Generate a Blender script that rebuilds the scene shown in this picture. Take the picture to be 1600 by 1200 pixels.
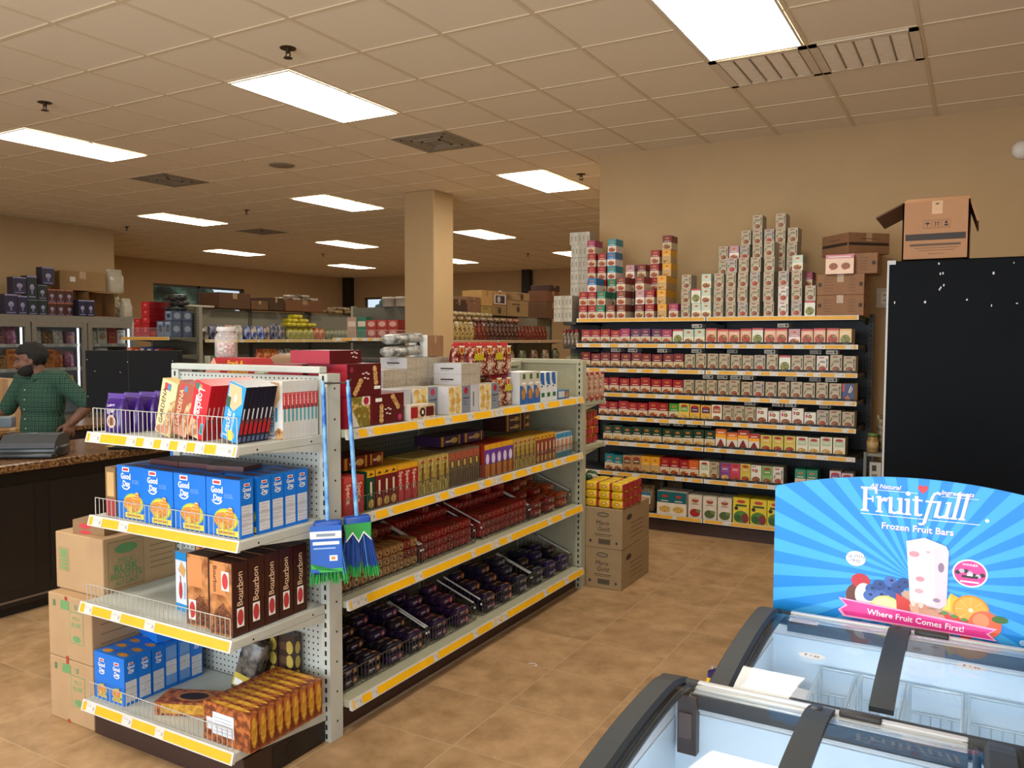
import bpy, bmesh, math, random
from mathutils import Vector, Matrix
for o in list(bpy.data.objects): bpy.data.objects.remove(o)
SC = bpy.context.scene
COL = SC.collection
rnd = random.Random(7)
PI = math.pi
def R(d): return math.radians(d)

# ------------------------------------------------------------------ camera
cam = bpy.data.cameras.new('camera'); camo = bpy.data.objects.new('camera', cam); COL.objects.link(camo)
cam.sensor_fit = 'HORIZONTAL'; cam.sensor_width = 36.0; cam.lens = 1273.98/1600*36
cam.clip_start = 0.05; cam.clip_end = 100
def cam_matrix(loc, pitch, yaw, roll):
    fw = Vector((-math.sin(yaw)*math.cos(pitch), math.cos(yaw)*math.cos(pitch), math.sin(pitch)))
    rt = Vector((math.cos(yaw), math.sin(yaw), 0)); up = rt.cross(fw)
    r2 = rt*math.cos(roll)+up*math.sin(roll); u2 = r2.cross(fw)
    M = Matrix((r2, u2, -fw)).transposed().to_4x4(); M.translation = loc
    return M
camo.matrix_world = cam_matrix(Vector((0, 0, 1.65)), R(-3.136), R(29.696), R(.148))
SC.camera = camo

# ------------------------------------------------------------------ world, daylight, exposure
world = bpy.data.worlds.new('world'); SC.world = world; world.use_nodes = True
bg = world.node_tree.nodes['Background']
bg.inputs[0].default_value = (0.72, 0.85, 1.0, 1); bg.inputs[1].default_value = 1.2
def area(name, loc, rot, sx, sy, power, color):
    l = bpy.data.lights.new(name, 'AREA'); l.shape = 'RECTANGLE'; l.size = sx; l.size_y = sy
    l.energy = power; l.color = color
    o = bpy.data.objects.new(name, l); o.location = loc; o.rotation_euler = rot; COL.objects.link(o); return o
# daylight through the three storefront windows behind the camera (y = -2)
for nm, x in (('daylight_storefront', 0.6), ('daylight_storefront', -2.9), ('daylight_storefront', -6.4)):
    area(nm, (x, -1.93, 1.45), (R(90), 0, 0), 3.0, 2.3, {0.6: 92, -2.9: 126, -6.4: 35}[x], (0.86, 0.93, 1.0))
SC.view_settings.view_transform = 'Standard'; SC.view_settings.look = 'None'
SC.view_settings.gamma = 1.0; SC.view_settings.use_curve_mapping = False
SC.view_settings.exposure = 0.0
LAMP = 23.0          # radiance of the ceiling light diffusers

# ------------------------------------------------------------------ materials
def lin(c): return c/12.92 if c <= .04045 else ((c+.055)/1.055)**2.4
def hexc(h): return tuple(lin(int(h[i:i+2], 16)/255) for i in (0, 2, 4))
MATS = {}
def M(h, rough=.5, metal=0., var=.06, scale=18., coat=0., emit=0., spec=None):
    key = (h, rough, metal, var, scale, coat, emit, spec)
    if key in MATS: return MATS[key]
    m = bpy.data.materials.new('m_'+h); m.use_nodes = True; nt = m.node_tree; b = nt.nodes['Principled BSDF']
    c = hexc(h)
    b.inputs['Roughness'].default_value = rough; b.inputs['Metallic'].default_value = metal
    if coat: b.inputs['Coat Weight'].default_value = coat; b.inputs['Coat Roughness'].default_value = .15
    if spec is not None: b.inputs['Specular IOR Level'].default_value = spec
    tc = nt.nodes.new('ShaderNodeTexCoord'); nz = nt.nodes.new('ShaderNodeTexNoise'); nz.inputs['Scale'].default_value = scale
    nz.inputs['Detail'].default_value = 3
    nt.links.new(tc.outputs['Object'], nz.inputs['Vector'])
    rp = nt.nodes.new('ShaderNodeValToRGB'); rp.color_ramp.elements[0].position = .3; rp.color_ramp.elements[1].position = .7
    rp.color_ramp.elements[0].color = (*[x*(1-var) for x in c], 1); rp.color_ramp.elements[1].color = (*[min(1, x*(1+var)) for x in c], 1)
    nt.links.new(nz.outputs['Fac'], rp.inputs['Fac']); nt.links.new(rp.outputs['Color'], b.inputs['Base Color'])
    if emit:
        b.inputs['Emission Color'].default_value = (*c, 1); b.inputs['Emission Strength'].default_value = emit
    MATS[key] = m; return m
def blob(h1, h2, scale=40., rough=.45, h3=None, stretch=(1, 1, 1), lo=.4, hi=.6):
    """two- or three-tone mottled material (food pictures, granite, foliage ...)"""
    key = ('b', h1, h2, scale, rough, h3, stretch, lo, hi)
    if key in MATS: return MATS[key]
    m = bpy.data.materials.new('m_mottled_'+h1); m.use_nodes = True; nt = m.node_tree; b = nt.nodes['Principled BSDF']
    b.inputs['Roughness'].default_value = rough
    tc = nt.nodes.new('ShaderNodeTexCoord'); mp = nt.nodes.new('ShaderNodeMapping'); mp.inputs['Scale'].default_value = stretch
    nz = nt.nodes.new('ShaderNodeTexNoise'); nz.inputs['Scale'].default_value = scale; nz.inputs['Detail'].default_value = 4
    rp = nt.nodes.new('ShaderNodeValToRGB'); e = rp.color_ramp.elements
    e[0].position = lo; e[0].color = (*hexc(h1), 1); e[1].position = hi; e[1].color = (*hexc(h2), 1)
    if h3:
        x = e.new((lo+hi)/2); x.color = (*hexc(h3), 1)
    nt.links.new(tc.outputs['Object'], mp.inputs['Vector']); nt.links.new(mp.outputs['Vector'], nz.inputs['Vector'])
    nt.links.new(nz.outputs['Fac'], rp.inputs['Fac']); nt.links.new(rp.outputs['Color'], b.inputs['Base Color'])
    MATS[key] = m; return m
def glassy(tint=(1, 1, 1), refl=1.0, rough=.02, key='glass', ior=1.45):
    if key in MATS: return MATS[key]
    m = bpy.data.materials.new('m_'+key); m.use_nodes = True; nt = m.node_tree
    for n in list(nt.nodes): nt.nodes.remove(n)
    out = nt.nodes.new('ShaderNodeOutputMaterial'); mix = nt.nodes.new('ShaderNodeMixShader')
    tr = nt.nodes.new('ShaderNodeBsdfTransparent'); tr.inputs[0].default_value = (*tint, 1)
    gl = nt.nodes.new('ShaderNodeBsdfGlossy'); gl.inputs['Roughness'].default_value = rough
    fr = nt.nodes.new('ShaderNodeFresnel'); fr.inputs['IOR'].default_value = ior
    mu = nt.nodes.new('ShaderNodeMath'); mu.operation = 'MULTIPLY'; mu.inputs[1].default_value = refl
    nt.links.new(fr.outputs[0], mu.inputs[0]); nt.links.new(mu.outputs[0], mix.inputs[0])
    nt.links.new(tr.outputs[0], mix.inputs[1]); nt.links.new(gl.outputs[0], mix.inputs[2]); nt.links.new(mix.outputs[0], out.inputs[0])
    MATS[key] = m; return m
def film(h, alpha, rough=.25, key=None):
    """clear plastic film / jar plastic: part tinted wrapper, part see-through"""
    key = key or ('film', h, alpha, rough)
    if key in MATS: return MATS[key]
    m = bpy.data.materials.new('m_film'); m.use_nodes = True; b = m.node_tree.nodes['Principled BSDF']
    b.inputs['Base Color'].default_value = (*hexc(h), 1); b.inputs['Roughness'].default_value = rough
    nz = m.node_tree.nodes.new('ShaderNodeTexNoise'); nz.inputs['Scale'].default_value = 30
    mr = m.node_tree.nodes.new('ShaderNodeMapRange'); mr.inputs[3].default_value = max(0, alpha-.15); mr.inputs[4].default_value = min(1, alpha+.15)
    m.node_tree.links.new(nz.outputs['Fac'], mr.inputs[0]); m.node_tree.links.new(mr.outputs[0], b.inputs['Alpha'])
    MATS[key] = m; return m

# ------------------------------------------------------------------ mesh builder
TXT = {}
def txt(s, bold):
    if 'M' in s: bold = 0.
    k = (s, bold)
    if k in TXT: return TXT[k]
    cu = bpy.data.curves.new('t', 'FONT'); cu.body = s; cu.offset = bold; cu.resolution_u = 2
    ob = bpy.data.objects.new('t', cu); COL.objects.link(ob)
    me = bpy.data.meshes.new_from_object(ob.evaluated_get(bpy.context.evaluated_depsgraph_get()))
    vs = [(v.co.x, v.co.y) for v in me.vertices]; fs = [tuple(p.vertices) for p in me.polygons]
    # keep faces turned to +z
    fs = [f if sum(vs[f[i]][0]*vs[f[(i+1) % len(f)]][1]-vs[f[(i+1) % len(f)]][0]*vs[f[i]][1] for i in range(len(f))) > 0 else f[::-1] for f in fs]
    xs = [v[0] for v in vs] or [0, 1]; ys = [v[1] for v in vs] or [0, 1]
    bpy.data.objects.remove(ob); bpy.data.curves.remove(cu); bpy.data.meshes.remove(me)
    TXT[k] = (vs, fs, min(xs), max(xs), min(ys), max(ys)); return TXT[k]

class MB:
    def __init__(s): s.v = []; s.f = []; s.m = []; s.sm = []; s.mats = []
    def mi(s, mat):
        if mat not in s.mats: s.mats.append(mat)
        return s.mats.index(mat)
    def add(s, vs, fs, mat, X=None, smooth=False):
        n = len(s.v); i = s.mi(mat)
        s.v += [tuple(X @ Vector(v)) if X else tuple(v) for v in vs]
        for f in fs: s.f.append(tuple(n+k for k in f)); s.m.append(i); s.sm.append(smooth)
        return s
    def box(s, a, b, mat, X=None, mats=None):
        x0, y0, z0 = a; x1, y1, z1 = b
        vs = [(x0, y0, z0), (x1, y0, z0), (x1, y1, z0), (x0, y1, z0), (x0, y0, z1), (x1, y0, z1), (x1, y1, z1), (x0, y1, z1)]
        fs = [(0, 3, 2, 1), (4, 5, 6, 7), (0, 1, 5, 4), (1, 2, 6, 5), (2, 3, 7, 6), (3, 0, 4, 7)]
        return s.add(vs, fs, mat, X)
    def rbox(s, a, b, r, mat, X=None, seg=2, smooth=True):
        bm = bmesh.new(); bmesh.ops.create_cube(bm, size=1)
        for v in bm.verts: v.co = Vector([(a[i]+b[i])/2+v.co[i]*(b[i]-a[i]) for i in range(3)])
        bmesh.ops.bevel(bm, geom=bm.edges[:], offset=r, segments=seg, affect='EDGES', profile=.5)
        bm.verts.index_update()
        s.add([tuple(v.co) for v in bm.verts], [tuple(v.index for v in f.verts) for f in bm.faces], mat, X, smooth); bm.free(); return s
    def cyl(s, p0, p1, r0, mat, r1=None, n=10, cap=True, smooth=True, X=None):
        r1 = r0 if r1 is None else r1
        p0 = Vector(p0); p1 = Vector(p1); d = (p1-p0).normalized()
        u = d.orthogonal().normalized(); w = d.cross(u)
        vs = []; 
        for p, r in ((p0, r0), (p1, r1)):
            for k in range(n):
                a = 2*PI*k/n; vs.append(tuple(p+u*r*math.cos(a)+w*r*math.sin(a)))
        fs = [(k, (k+1) % n, n+(k+1) % n, n+k) for k in range(n)]
        s.add(vs, fs, mat, X, smooth)
        if cap: s.add(vs, [tuple(range(n-1, -1, -1)), tuple(range(n, 2*n))], mat, X)
        return s
    def tube(s, pts, r, mat, n=5, closed=False, X=None):
        pts = [Vector(p) for p in pts]
        q = pts+[pts[0]] if closed else pts
        for a, b in zip(q, q[1:]): s.cyl(a, b, r, mat, n=n, cap=False, X=X)
        return s
    def lathe(s, prof, mat, n=16, c=(0, 0, 0), X=None, smooth=True):
        vs = []; fs = []
        for r, z in prof:
            for k in range(n):
                a = 2*PI*k/n; vs.append((c[0]+r*math.cos(a), c[1]+r*math.sin(a), c[2]+z))
        for j in range(len(prof)-1):
            for k in range(n): fs.append((j*n+k, j*n+(k+1) % n, (j+1)*n+(k+1) % n, (j+1)*n+k))
        fs.append(tuple(range(n-1, -1, -1))); fs.append(tuple((len(prof)-1)*n+k for k in range(n)))
        return s.add(vs, fs, mat, X, smooth)
    def ell(s, c, r, mat, n=12, m=8, X=None):
        vs = [(c[0], c[1], c[2]-r[2])]; fs = []
        for j in range(1, m):
            t = -PI/2+PI*j/m
            for k in range(n):
                a = 2*PI*k/n; vs.append((c[0]+r[0]*math.cos(t)*math.cos(a), c[1]+r[1]*math.cos(t)*math.sin(a), c[2]+r[2]*math.sin(t)))
        vs.append((c[0], c[1], c[2]+r[2])); L = len(vs)-1
        for k in range(n): fs.append((0, 1+(k+1) % n, 1+k)); fs.append((L, L-n+k, L-n+(k+1) % n))
        for j in range(m-2):
            for k in range(n):
                a = 1+j*n+k; b = 1+j*n+(k+1) % n; fs.append((a, b, b+n, a+n))
        return s.add(vs, fs, mat, X, True)
    def prism(s, poly, o, u, v, t, mat, matside=None):
        """polygon (2-D) on a frame, extruded backwards by t"""
        o = Vector(o); u = Vector(u); v = Vector(v); n = u.cross(v).normalized(); k = len(poly)
        A = [tuple(o+u*p[0]+v*p[1]) for p in poly]; B = [tuple(Vector(a)-n*t) for a in A]
        s.add(A+B, [tuple(range(k)), tuple(range(2*k-1, k-1, -1))], mat)
        s.add(A+B, [(i, k+i, k+(i+1) % k, (i+1) % k) for i in range(k)], matside or mat); return s
    def frame(s, o, u, v, w, h): return FR(s, o, u, v, w, h)
    def mesh(s, name):
        me = bpy.data.meshes.new(name); me.from_pydata(s.v, [], s.f)
        for m in s.mats: me.materials.append(m)
        me.polygons.foreach_set('material_index', s.m); me.polygons.foreach_set('use_smooth', s.sm)
        me.update(); return me

class FR:
    """printing on a flat face: coordinates are fractions of the face, sizes of text in metres"""
    def __init__(s, mb, o, u, v, w, h):
        s.mb = mb; s.o = Vector(o); s.u = Vector(u).normalized(); s.v = Vector(v).normalized(); s.n = s.u.cross(s.v); s.w = w; s.h = h; s.k = 0
    def P(s, x, y, L): return tuple(s.o+s.u*(x*s.w)+s.v*(y*s.h)+s.n*(.00035*L+.00001*(s.k % 33)))
    def poly(s, pts, mat, L=1):
        a = sum(pts[i][0]*pts[(i+1) % len(pts)][1]-pts[(i+1) % len(pts)][0]*pts[i][1] for i in range(len(pts)))
        if a < 0: pts = pts[::-1]
        s.k += 1
        s.mb.add([s.P(x, y, L) for x, y in pts], [tuple(range(len(pts)))], mat); return s
    def rect(s, x0, y0, x1, y1, mat, L=1): return s.poly([(x0, y0), (x1, y0), (x1, y1), (x0, y1)], mat, L)
    def ell(s, cx, cy, rx, ry, mat, L=1, n=14, a0=0, a1=360):
        """rx, ry in metres"""
        k = [R(a0+(a1-a0)*i/(n if a1-a0 == 360 else n-1)) for i in range(n)]
        return s.poly([(cx+rx*math.cos(a)/s.w, cy+ry*math.sin(a)/s.h) for a in k], mat, L)
    def text(s, t, cx, cy, h, mat, L=2, rot=0, bold=.0, shear=0, maxw=None):
        vs, fs, x0, x1, y0, y1 = txt(t, bold)
        sc = h/.72; sx = sc
        if maxw and (x1-x0)*sx > maxw: sx = maxw/(x1-x0)
        s.k += 1; mx = (x0+x1)/2; my = .36; c, sn = math.cos(R(rot)), math.sin(R(rot)); out = []
        for x, y in vs:
            X = (x-mx)*sx+shear*(y-my)*sc; Y = (y-my)*sc
            out.append(tuple(s.o+s.u*(cx*s.w+X*c-Y*sn)+s.v*(cy*s.h+X*sn+Y*c)+s.n*(.00035*L+.00001*(s.k % 33))))
        s.mb.add(out, fs, mat); return s

def faces(mb, w, d, h):
    """print frames of a carton standing on z = 0 with its front to -y"""
    return {'f': FR(mb, (-w/2, -d/2, 0), (1, 0, 0), (0, 0, 1), w, h), 'r': FR(mb, (w/2, -d/2, 0), (0, 1, 0), (0, 0, 1), d, h),
            'l': FR(mb, (-w/2, d/2, 0), (0, -1, 0), (0, 0, 1), d, h), 'b': FR(mb, (w/2, d/2, 0), (-1, 0, 0), (0, 0, 1), w, h),
            't': FR(mb, (-w/2, -d/2, h), (1, 0, 0), (0, 1, 0), w, d)}
def carton(w, d, h, mat):
    mb = MB(); mb.box((-w/2, -d/2, 0), (w/2, d/2, h), mat); return mb, faces(mb, w, d, h)

# ------------------------------------------------------------------ objects
def tag(o, label=None, cat=None, group=None, kind=None):
    if label: o['label'] = label
    if cat: o['category'] = cat
    if group: o['group'] = group
    if kind: o['kind'] = kind
    return o
def obj(name, me, loc=(0, 0, 0), rz=0, parent=None, rot=None):
    if isinstance(me, MB): me = me.mesh(name)
    o = bpy.data.objects.new(name, me); COL.objects.link(o); o.location = loc
    o.rotation_euler = rot if rot else (0, 0, rz)
    if parent: o.parent = parent
    return o
def thing(name, me, label, cat, loc=(0, 0, 0), rz=0, group=None, rot=None):
    return tag(obj(name, me, loc, rz, None, rot), label, cat, group)
def empty(name, label, cat, loc=(0, 0, 0), rz=0, group=None):
    o = bpy.data.objects.new(name, None); COL.objects.link(o); o.location = loc; o.rotation_euler = (0, 0, rz); o.empty_display_size = .1
    return tag(o, label, cat, group)
def dup(root, loc, rz, label, group=None):
    r = root.copy(); COL.objects.link(r); r.location = loc; r.rotation_euler = (0, 0, rz)
    tag(r, label, None, group)
    for ch in root.children:
        c = ch.copy(); COL.objects.link(c); c.parent = r
        for g in ch.children:
            q = g.copy(); COL.objects.link(q); q.parent = c
    return r
def struct(name, mb, **k):
    o = obj(name, mb, **k); o['kind'] = 'structure'; return o
ORD = ['zeroth', 'first', 'second', 'third', 'fourth', 'fifth', 'sixth', 'seventh', 'eighth', 'ninth', 'tenth', 'eleventh', 'twelfth', 'thirteenth',
       'fourteenth', 'fifteenth', 'sixteenth', 'seventeenth', 'eighteenth', 'nineteenth', 'twentieth', 'twenty-first', 'twenty-second', 'twenty-third',
       'twenty-fourth', 'twenty-fifth', 'twenty-sixth', 'twenty-seventh', 'twenty-eighth']
WHITE = M('F2F1EC', .4); INK = M('2A2522', .5); GREEN_INK = M('5C8A55', .6)
# ------------------------------------------------------------------ room shell
def node_mat(name, fn):
    m = bpy.data.materials.new(name); m.use_nodes = True; fn(m.node_tree, m.node_tree.nodes['Principled BSDF']); return m
def floor_nodes(nt, b):
    N = nt.nodes.new; Lk = nt.links.new
    tc = N('ShaderNodeTexCoord'); sp = N('ShaderNodeSeparateXYZ'); Lk(tc.outputs['Object'], sp.inputs[0])
    def edge(out, off, pitch):
        a = N('ShaderNodeMath'); a.operation = 'ADD'; a.inputs[1].default_value = off; Lk(out, a.inputs[0])
        d = N('ShaderNodeMath'); d.operation = 'DIVIDE'; d.inputs[1].default_value = pitch; Lk(a.outputs[0], d.inputs[0])
        f = N('ShaderNodeMath'); f.operation = 'FRACT'; Lk(d.outputs[0], f.inputs[0])
        g = N('ShaderNodeMath'); g.operation = 'PINGPONG'; g.inputs[1].default_value = .5; Lk(f.outputs[0], g.inputs[0])
        l = N('ShaderNodeMath'); l.operation = 'LESS_THAN'; l.inputs[1].default_value = .006; Lk(g.outputs[0], l.inputs[0])
        fl = N('ShaderNodeMath'); fl.operation = 'FLOOR'; Lk(d.outputs[0], fl.inputs[0])
        return l.outputs[0], fl.outputs[0]
    ex, ix = edge(sp.outputs[0], 1.805, .447); ey, iy = edge(sp.outputs[1], -2.688+.0, .44)
    mx = N('ShaderNodeMath'); mx.operation = 'MAXIMUM'; Lk(ex, mx.inputs[0]); Lk(ey, mx.inputs[1])
    cv = N('ShaderNodeCombineXYZ'); Lk(ix, cv.inputs[0]); Lk(iy, cv.inputs[1])
    wn = N('ShaderNodeTexWhiteNoise'); wn.noise_dimensions = '3D'; Lk(cv.outputs[0], wn.inputs['Vector'])
    ad = N('ShaderNodeVectorMath'); ad.operation = 'MULTIPLY_ADD'; ad.inputs[1].default_value = (9, 9, 9); Lk(wn.outputs['Color'], ad.inputs[0]); Lk(tc.outputs['Object'], ad.inputs[2])
    n1 = N('ShaderNodeTexNoise'); n1.inputs['Scale'].default_value = 6; n1.inputs['Detail'].default_value = 7; n1.inputs['Roughness'].default_value = .65; Lk(ad.outputs[0], n1.inputs['Vector'])
    rp = N('ShaderNodeValToRGB'); e = rp.color_ramp.elements; e[0].position = .33; e[0].color = (*hexc('94744F'), 1); e[1].position = .68; e[1].color = (*hexc('BC9870'), 1)
    Lk(n1.outputs['Fac'], rp.inputs['Fac'])
    hs = N('ShaderNodeHueSaturation'); mr = N('ShaderNodeMapRange'); mr.inputs[3].default_value = .93; mr.inputs[4].default_value = 1.06
    Lk(wn.outputs['Value'], mr.inputs[0]); Lk(mr.outputs[0], hs.inputs['Value']); Lk(rp.outputs['Color'], hs.inputs['Color'])
    mix = N('ShaderNodeMix'); mix.data_type = 'RGBA'; mix.inputs['B'].default_value = (*hexc('B79B78'), 1)
    Lk(mx.outputs[0], mix.inputs['Factor']); Lk(hs.outputs['Color'], mix.inputs['A']); Lk(mix.outputs['Result'], b.inputs['Base Color'])
    b.inputs['Roughness'].default_value = .42
    bp = N('ShaderNodeBump'); bp.inputs['Strength'].default_value = .12; bp.inputs['Distance'].default_value = .01; Lk(n1.outputs['Fac'], bp.inputs['Height']); Lk(bp.outputs[0], b.inputs['Normal'])
FLOOR = node_mat('m_floor_tile', floor_nodes)
WALL = M('BA9C72', .8, var=.03, scale=3.)
WALLP = M('B89C72', .8, var=.03, scale=3.)
TILE = blob('E6D8BE', 'ECDFC6', 220., .9)
BAR = M('DCCBAC', .6, var=.02)
mb = MB(); mb.box((-17, -2.2, -.1), (2.8, 19, 0), FLOOR); struct('floor', mb)
CZ = 3.435
mb = MB(); mb.box((-17, -2.2, CZ), (2.8, 19, CZ+.1), TILE)
GX, GY, GP = -4.0, 4.032, .61
for i in range(-21, 12):
    x = GX+GP*i; mb.box((x-.012, -2.1, CZ-.006), (x+.012, 18.6 if x < -3.3 else 7.45, CZ+.002), BAR)
for j in range(-10, 24):
    y = GY+GP*j; mb.box((-16.2, y-.012, CZ-.005), (-3.3 if y > 7.45 else 2.6, y+.012, CZ+.002), BAR)
struct('ceiling', mb)
mb = MB(); mb.box((-3.24, 7.4, 0), (2.8, 19, CZ), WALL); struct('wall_back', mb)
def wall_with_holes(name, mat, axis, pos, t, u0, u1, z0, z1, holes):
    """wall across x (axis 'x', at y = pos) or across y (axis 'y', at x = pos)"""
    mb = MB(); us = sorted({u0, u1, *[h[0] for h in holes], *[h[1] for h in holes]})
    for a, b in zip(us, us[1:]):
        hz = [(h[2], h[3]) for h in holes if h[0] <= a and h[1] >= b]
        zs = [(z0, z1)] if not hz else [(z0, hz[0][0]), (hz[0][1], z1)]
        for c, d in zs:
            if axis == 'x': mb.box((a, pos, c), (b, pos+t, d), mat)
            else: mb.box((pos, a, c), (pos+t, b, d), mat)
    return struct(name, mb)
mb = MB(); mb.box((-12.7, -2.1, 0), (-12.4, 8.5, CZ), WALL); mb.box((-16.4, 8.3, 0), (-12.7, 8.5, CZ), WALL); struct('wall_left', mb)
wall_with_holes('wall_recess', WALL, 'y', -16.4, .2, 8.5, 18.8, 0, CZ, [(12.05, 14.7, 2.1, 2.9)])
wall_with_holes('wall_far', WALL, 'x', 18.6, .2, -16.4, -3.2, 0, CZ, [(-15.6, -13.4, 2.1, 2.85)])
mb = MB(); mb.box((2.6, -2.1, 0), (2.8, 7.4, CZ), WALL); struct('wall_right', mb)
holes = [(-7.95, -4.85, .25, 2.7), (-4.45, -1.35, .25, 2.7), (-.95, 2.15, .25, 2.7)]
wall_with_holes('wall_front', WALL, 'x', -2.2, .2, -12.7, 2.8, 0, CZ, holes)
FRAME = M('5B5A55', .5); PANE = glassy((.97, .98, .97), 1, .02, 'window_pane')
def window(n, axis, pos, u0, u1, z0, z1, mull):
    e = bpy.data.objects.new('window_%d' % n, None); COL.objects.link(e); e['kind'] = 'structure'
    mb = MB(); P = lambda a, b, c, d: ((a, pos-.03, c), (b, pos+.03, d)) if axis == 'x' else ((pos-.03, a, c), (pos+.03, b, d))
    for a, b, c, d in [(u0, u1, z0, z0+.05), (u0, u1, z1-.05, z1), (u0, u0+.05, z0, z1), (u1-.05, u1, z0, z1)]+[(m-.03, m+.03, z0, z1) for m in mull]:
        mb.box(*P(a, b, c, d), FRAME)
    obj('window_frame', mb, parent=e)
    g = MB(); q = P(u0, u1, z0, z1)
    if axis == 'x': g.box((q[0][0], pos-.004, z0), (q[1][0], pos+.004, z1), PANE)
    else: g.box((pos-.004, q[0][1], z0), (pos+.004, q[1][1], z1), PANE)
    obj('window_pane', g, parent=e)
for k, h in enumerate(holes): window(k+1, 'x', -2.1, *h, [(h[0]+h[1])/2])
window(4, 'y', -16.3, 12.05, 14.7, 2.1, 2.9, [13.35])
window(5, 'x', 18.7, -15.6, -13.4, 2.1, 2.85, [-14.5])
# greenery outside the far windows
LEAF = blob('1B2E22', '7FA08A', 2.6, .8, '3D5C49', lo=.35, hi=.7)
for k, (loc, size, lab) in enumerate([((-18.2, 13.4, 0), (.8, 2.6, 3.6), 'green hedge outside the window above the shelves at left'),
                                      ((-14.4, 20.4, 0), (2.4, .8, 3.4), 'green hedge outside the small window in the far wall')]):
    bm = bmesh.new(); bmesh.ops.create_icosphere(bm, subdivisions=5, radius=1)
    from mathutils import noise as _nz
    for v in bm.verts:
        n = _nz.noise(v.co*5+Vector((k*9, 0, 0)))*.25+_nz.noise(v.co*14)*.12
        v.co = Vector((v.co.x*size[0], v.co.y*size[1], (v.co.z+1)*size[2]/2))*(1+n*.35)
        v.co.z = max(v.co.z, 0)
    me = bpy.data.meshes.new('hedge'); bm.to_mesh(me); bm.free(); me.materials.append(LEAF)
    thing('hedge', me, lab, 'hedge', loc)
# structural column and dark posts in the far corners
mb = MB(); mb.rbox((-6.13, 8.08, 0), (-5.69, 8.50, CZ), .012, WALLP, smooth=False); struct('pillar', mb)
DARKP = M('241E18', .6)
mb = MB(); mb.box((-16.19, 18.36, 0), (-15.95, 18.59, CZ), DARKP); struct('trim_1', mb)
mb = MB(); mb.box((-10.22, 18.4, 0), (-10.0, 18.59, CZ), DARKP); struct('trim_2', mb)

# ------------------------------------------------------------------ ceiling fittings
FIT = M('D8D2C4', .5)
def lamp_mat(f):
    m = bpy.data.materials.new('m_lamp'); m.use_nodes = True; b = m.node_tree.nodes['Principled BSDF']
    b.inputs['Base Color'].default_value = (1, 1, 1, 1); b.inputs['Emission Color'].default_value = (1, .93, .80, 1); b.inputs['Emission Strength'].default_value = LAMP*f
    tc = m.node_tree.nodes.new('ShaderNodeTexNoise'); tc.inputs['Scale'].default_value = 300
    mr = m.node_tree.nodes.new('ShaderNodeMapRange'); mr.inputs[3].default_value = .25; mr.inputs[4].default_value = .35
    m.node_tree.links.new(tc.outputs['Fac'], mr.inputs[0]); m.node_tree.links.new(mr.outputs[0], b.inputs['Roughness'])
    return m
LM = [lamp_mat(f) for f in (1., .58, .5)]      # emission set lower towards the far left to keep that side darker
fr = MB()
for a, b in (((-.29, -.595, -.006), (-.275, .595, .0)), ((.275, -.595, -.006), (.29, .595, 0)), ((-.29, -.595, -.006), (.29, -.58, 0)), ((-.29, .58, -.006), (.29, .595, 0))): fr.box(a, b, FIT)
fr = fr.mesh('frame'); df = [MB().add([(-.275, -.58, -.004), (.275, -.58, -.004), (.275, .58, -.004), (-.275, .58, -.004)], [(0, 3, 2, 1)], q_).mesh('diffuser') for q_ in LM]
rows = {-6: 'beside the storefront', 0: 'in the front row', 6: 'in the middle row', 12: 'in the row behind the column', 18: 'in the farthest row'}
cols = {-16: 'fifth from the right', -11: 'fourth from the right', -6: 'third from the right', -1: 'second from the right', 4: 'farthest right'}
for j in rows:
    for i in cols:
        if i == 4 and j > 0: continue
        if i == -16 and j < 12: continue
        if i == -1 and j == 18: continue
        e = empty('ceiling_light', 'recessed fluorescent ceiling light panel %s, %s' % (rows[j], cols[i]), 'ceiling light', (GX+GP*(i+.5), GY+GP*(j+1), CZ-.006), 0, 'fluorescent ceiling panels')
        obj('frame', fr, parent=e); obj('diffuser', df[0 if i >= -1 and j < 12 else 1 if i >= -6 and j < 18 else 2], parent=e)
def louvre(i, j, lab):
    e = empty('ceiling_vent', lab, 'vent', (GX+GP*(i+.5), GY+GP*(j+.5), CZ-.006))
    mb = MB(); W = M('DCCFB8', .5)
    for a, b in (((-.3, -.3, -.008), (.3, -.26, .002)), ((-.3, .26, -.008), (.3, .3, .002)), ((-.3, -.3, -.008), (-.25, .3, .002)), ((.25, -.3, -.008), (.3, .3, .002))): mb.box(a, b, W)
    obj('frame', mb, parent=e)
    for k in range(5):
        s = MB(); x = -.2+.1*k
        s.add([(x-.046, -.26, -.004), (x+.04, -.26, -.009), (x+.04, .26, -.009), (x-.046, .26, -.004)], [(0, 3, 2, 1)], M('F4EBDA', .45)); s.box((x+.041, -.26, -.009), (x+.044, .26, 0), W)
        obj('slat', s, parent=e)
louvre(4, 2, 'white louvred air vent touching the end of the large light'); louvre(5, 2, 'white louvred air vent nearest the right edge of the ceiling')
def diffuser_vent(i, j, lab):
    e = empty('ceiling_vent', lab, 'vent', (GX+GP*(i+.5), GY+GP*(j+.5), CZ-.006)); D = M('8C8474', .6)
    mb = MB(); mb.box((-.3, -.3, -.004), (.3, .3, 0), D); obj('plate', mb, parent=e)
    for k, s in enumerate((.24, .17, .1)):
        mb = MB(); q = M('9A9282', .6) if k % 2 else D
        for a, b in (((-s, -s), (s, -s+.02)), ((-s, s-.02), (s, s)), ((-s, -s), (-s+.02, s)), ((s-.02, -s), (s, s))): mb.box((*a, -.006-.003*k), (*b, -.003), q)
        obj('ring', mb, parent=e)
diffuser_vent(-1, 3, 'grey square air diffuser behind the brightest front light'); diffuser_vent(-7, 3, 'grey square air diffuser near the left wall'); diffuser_vent(-11, 9, 'grey square air diffuser far back near the dark light')
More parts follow.
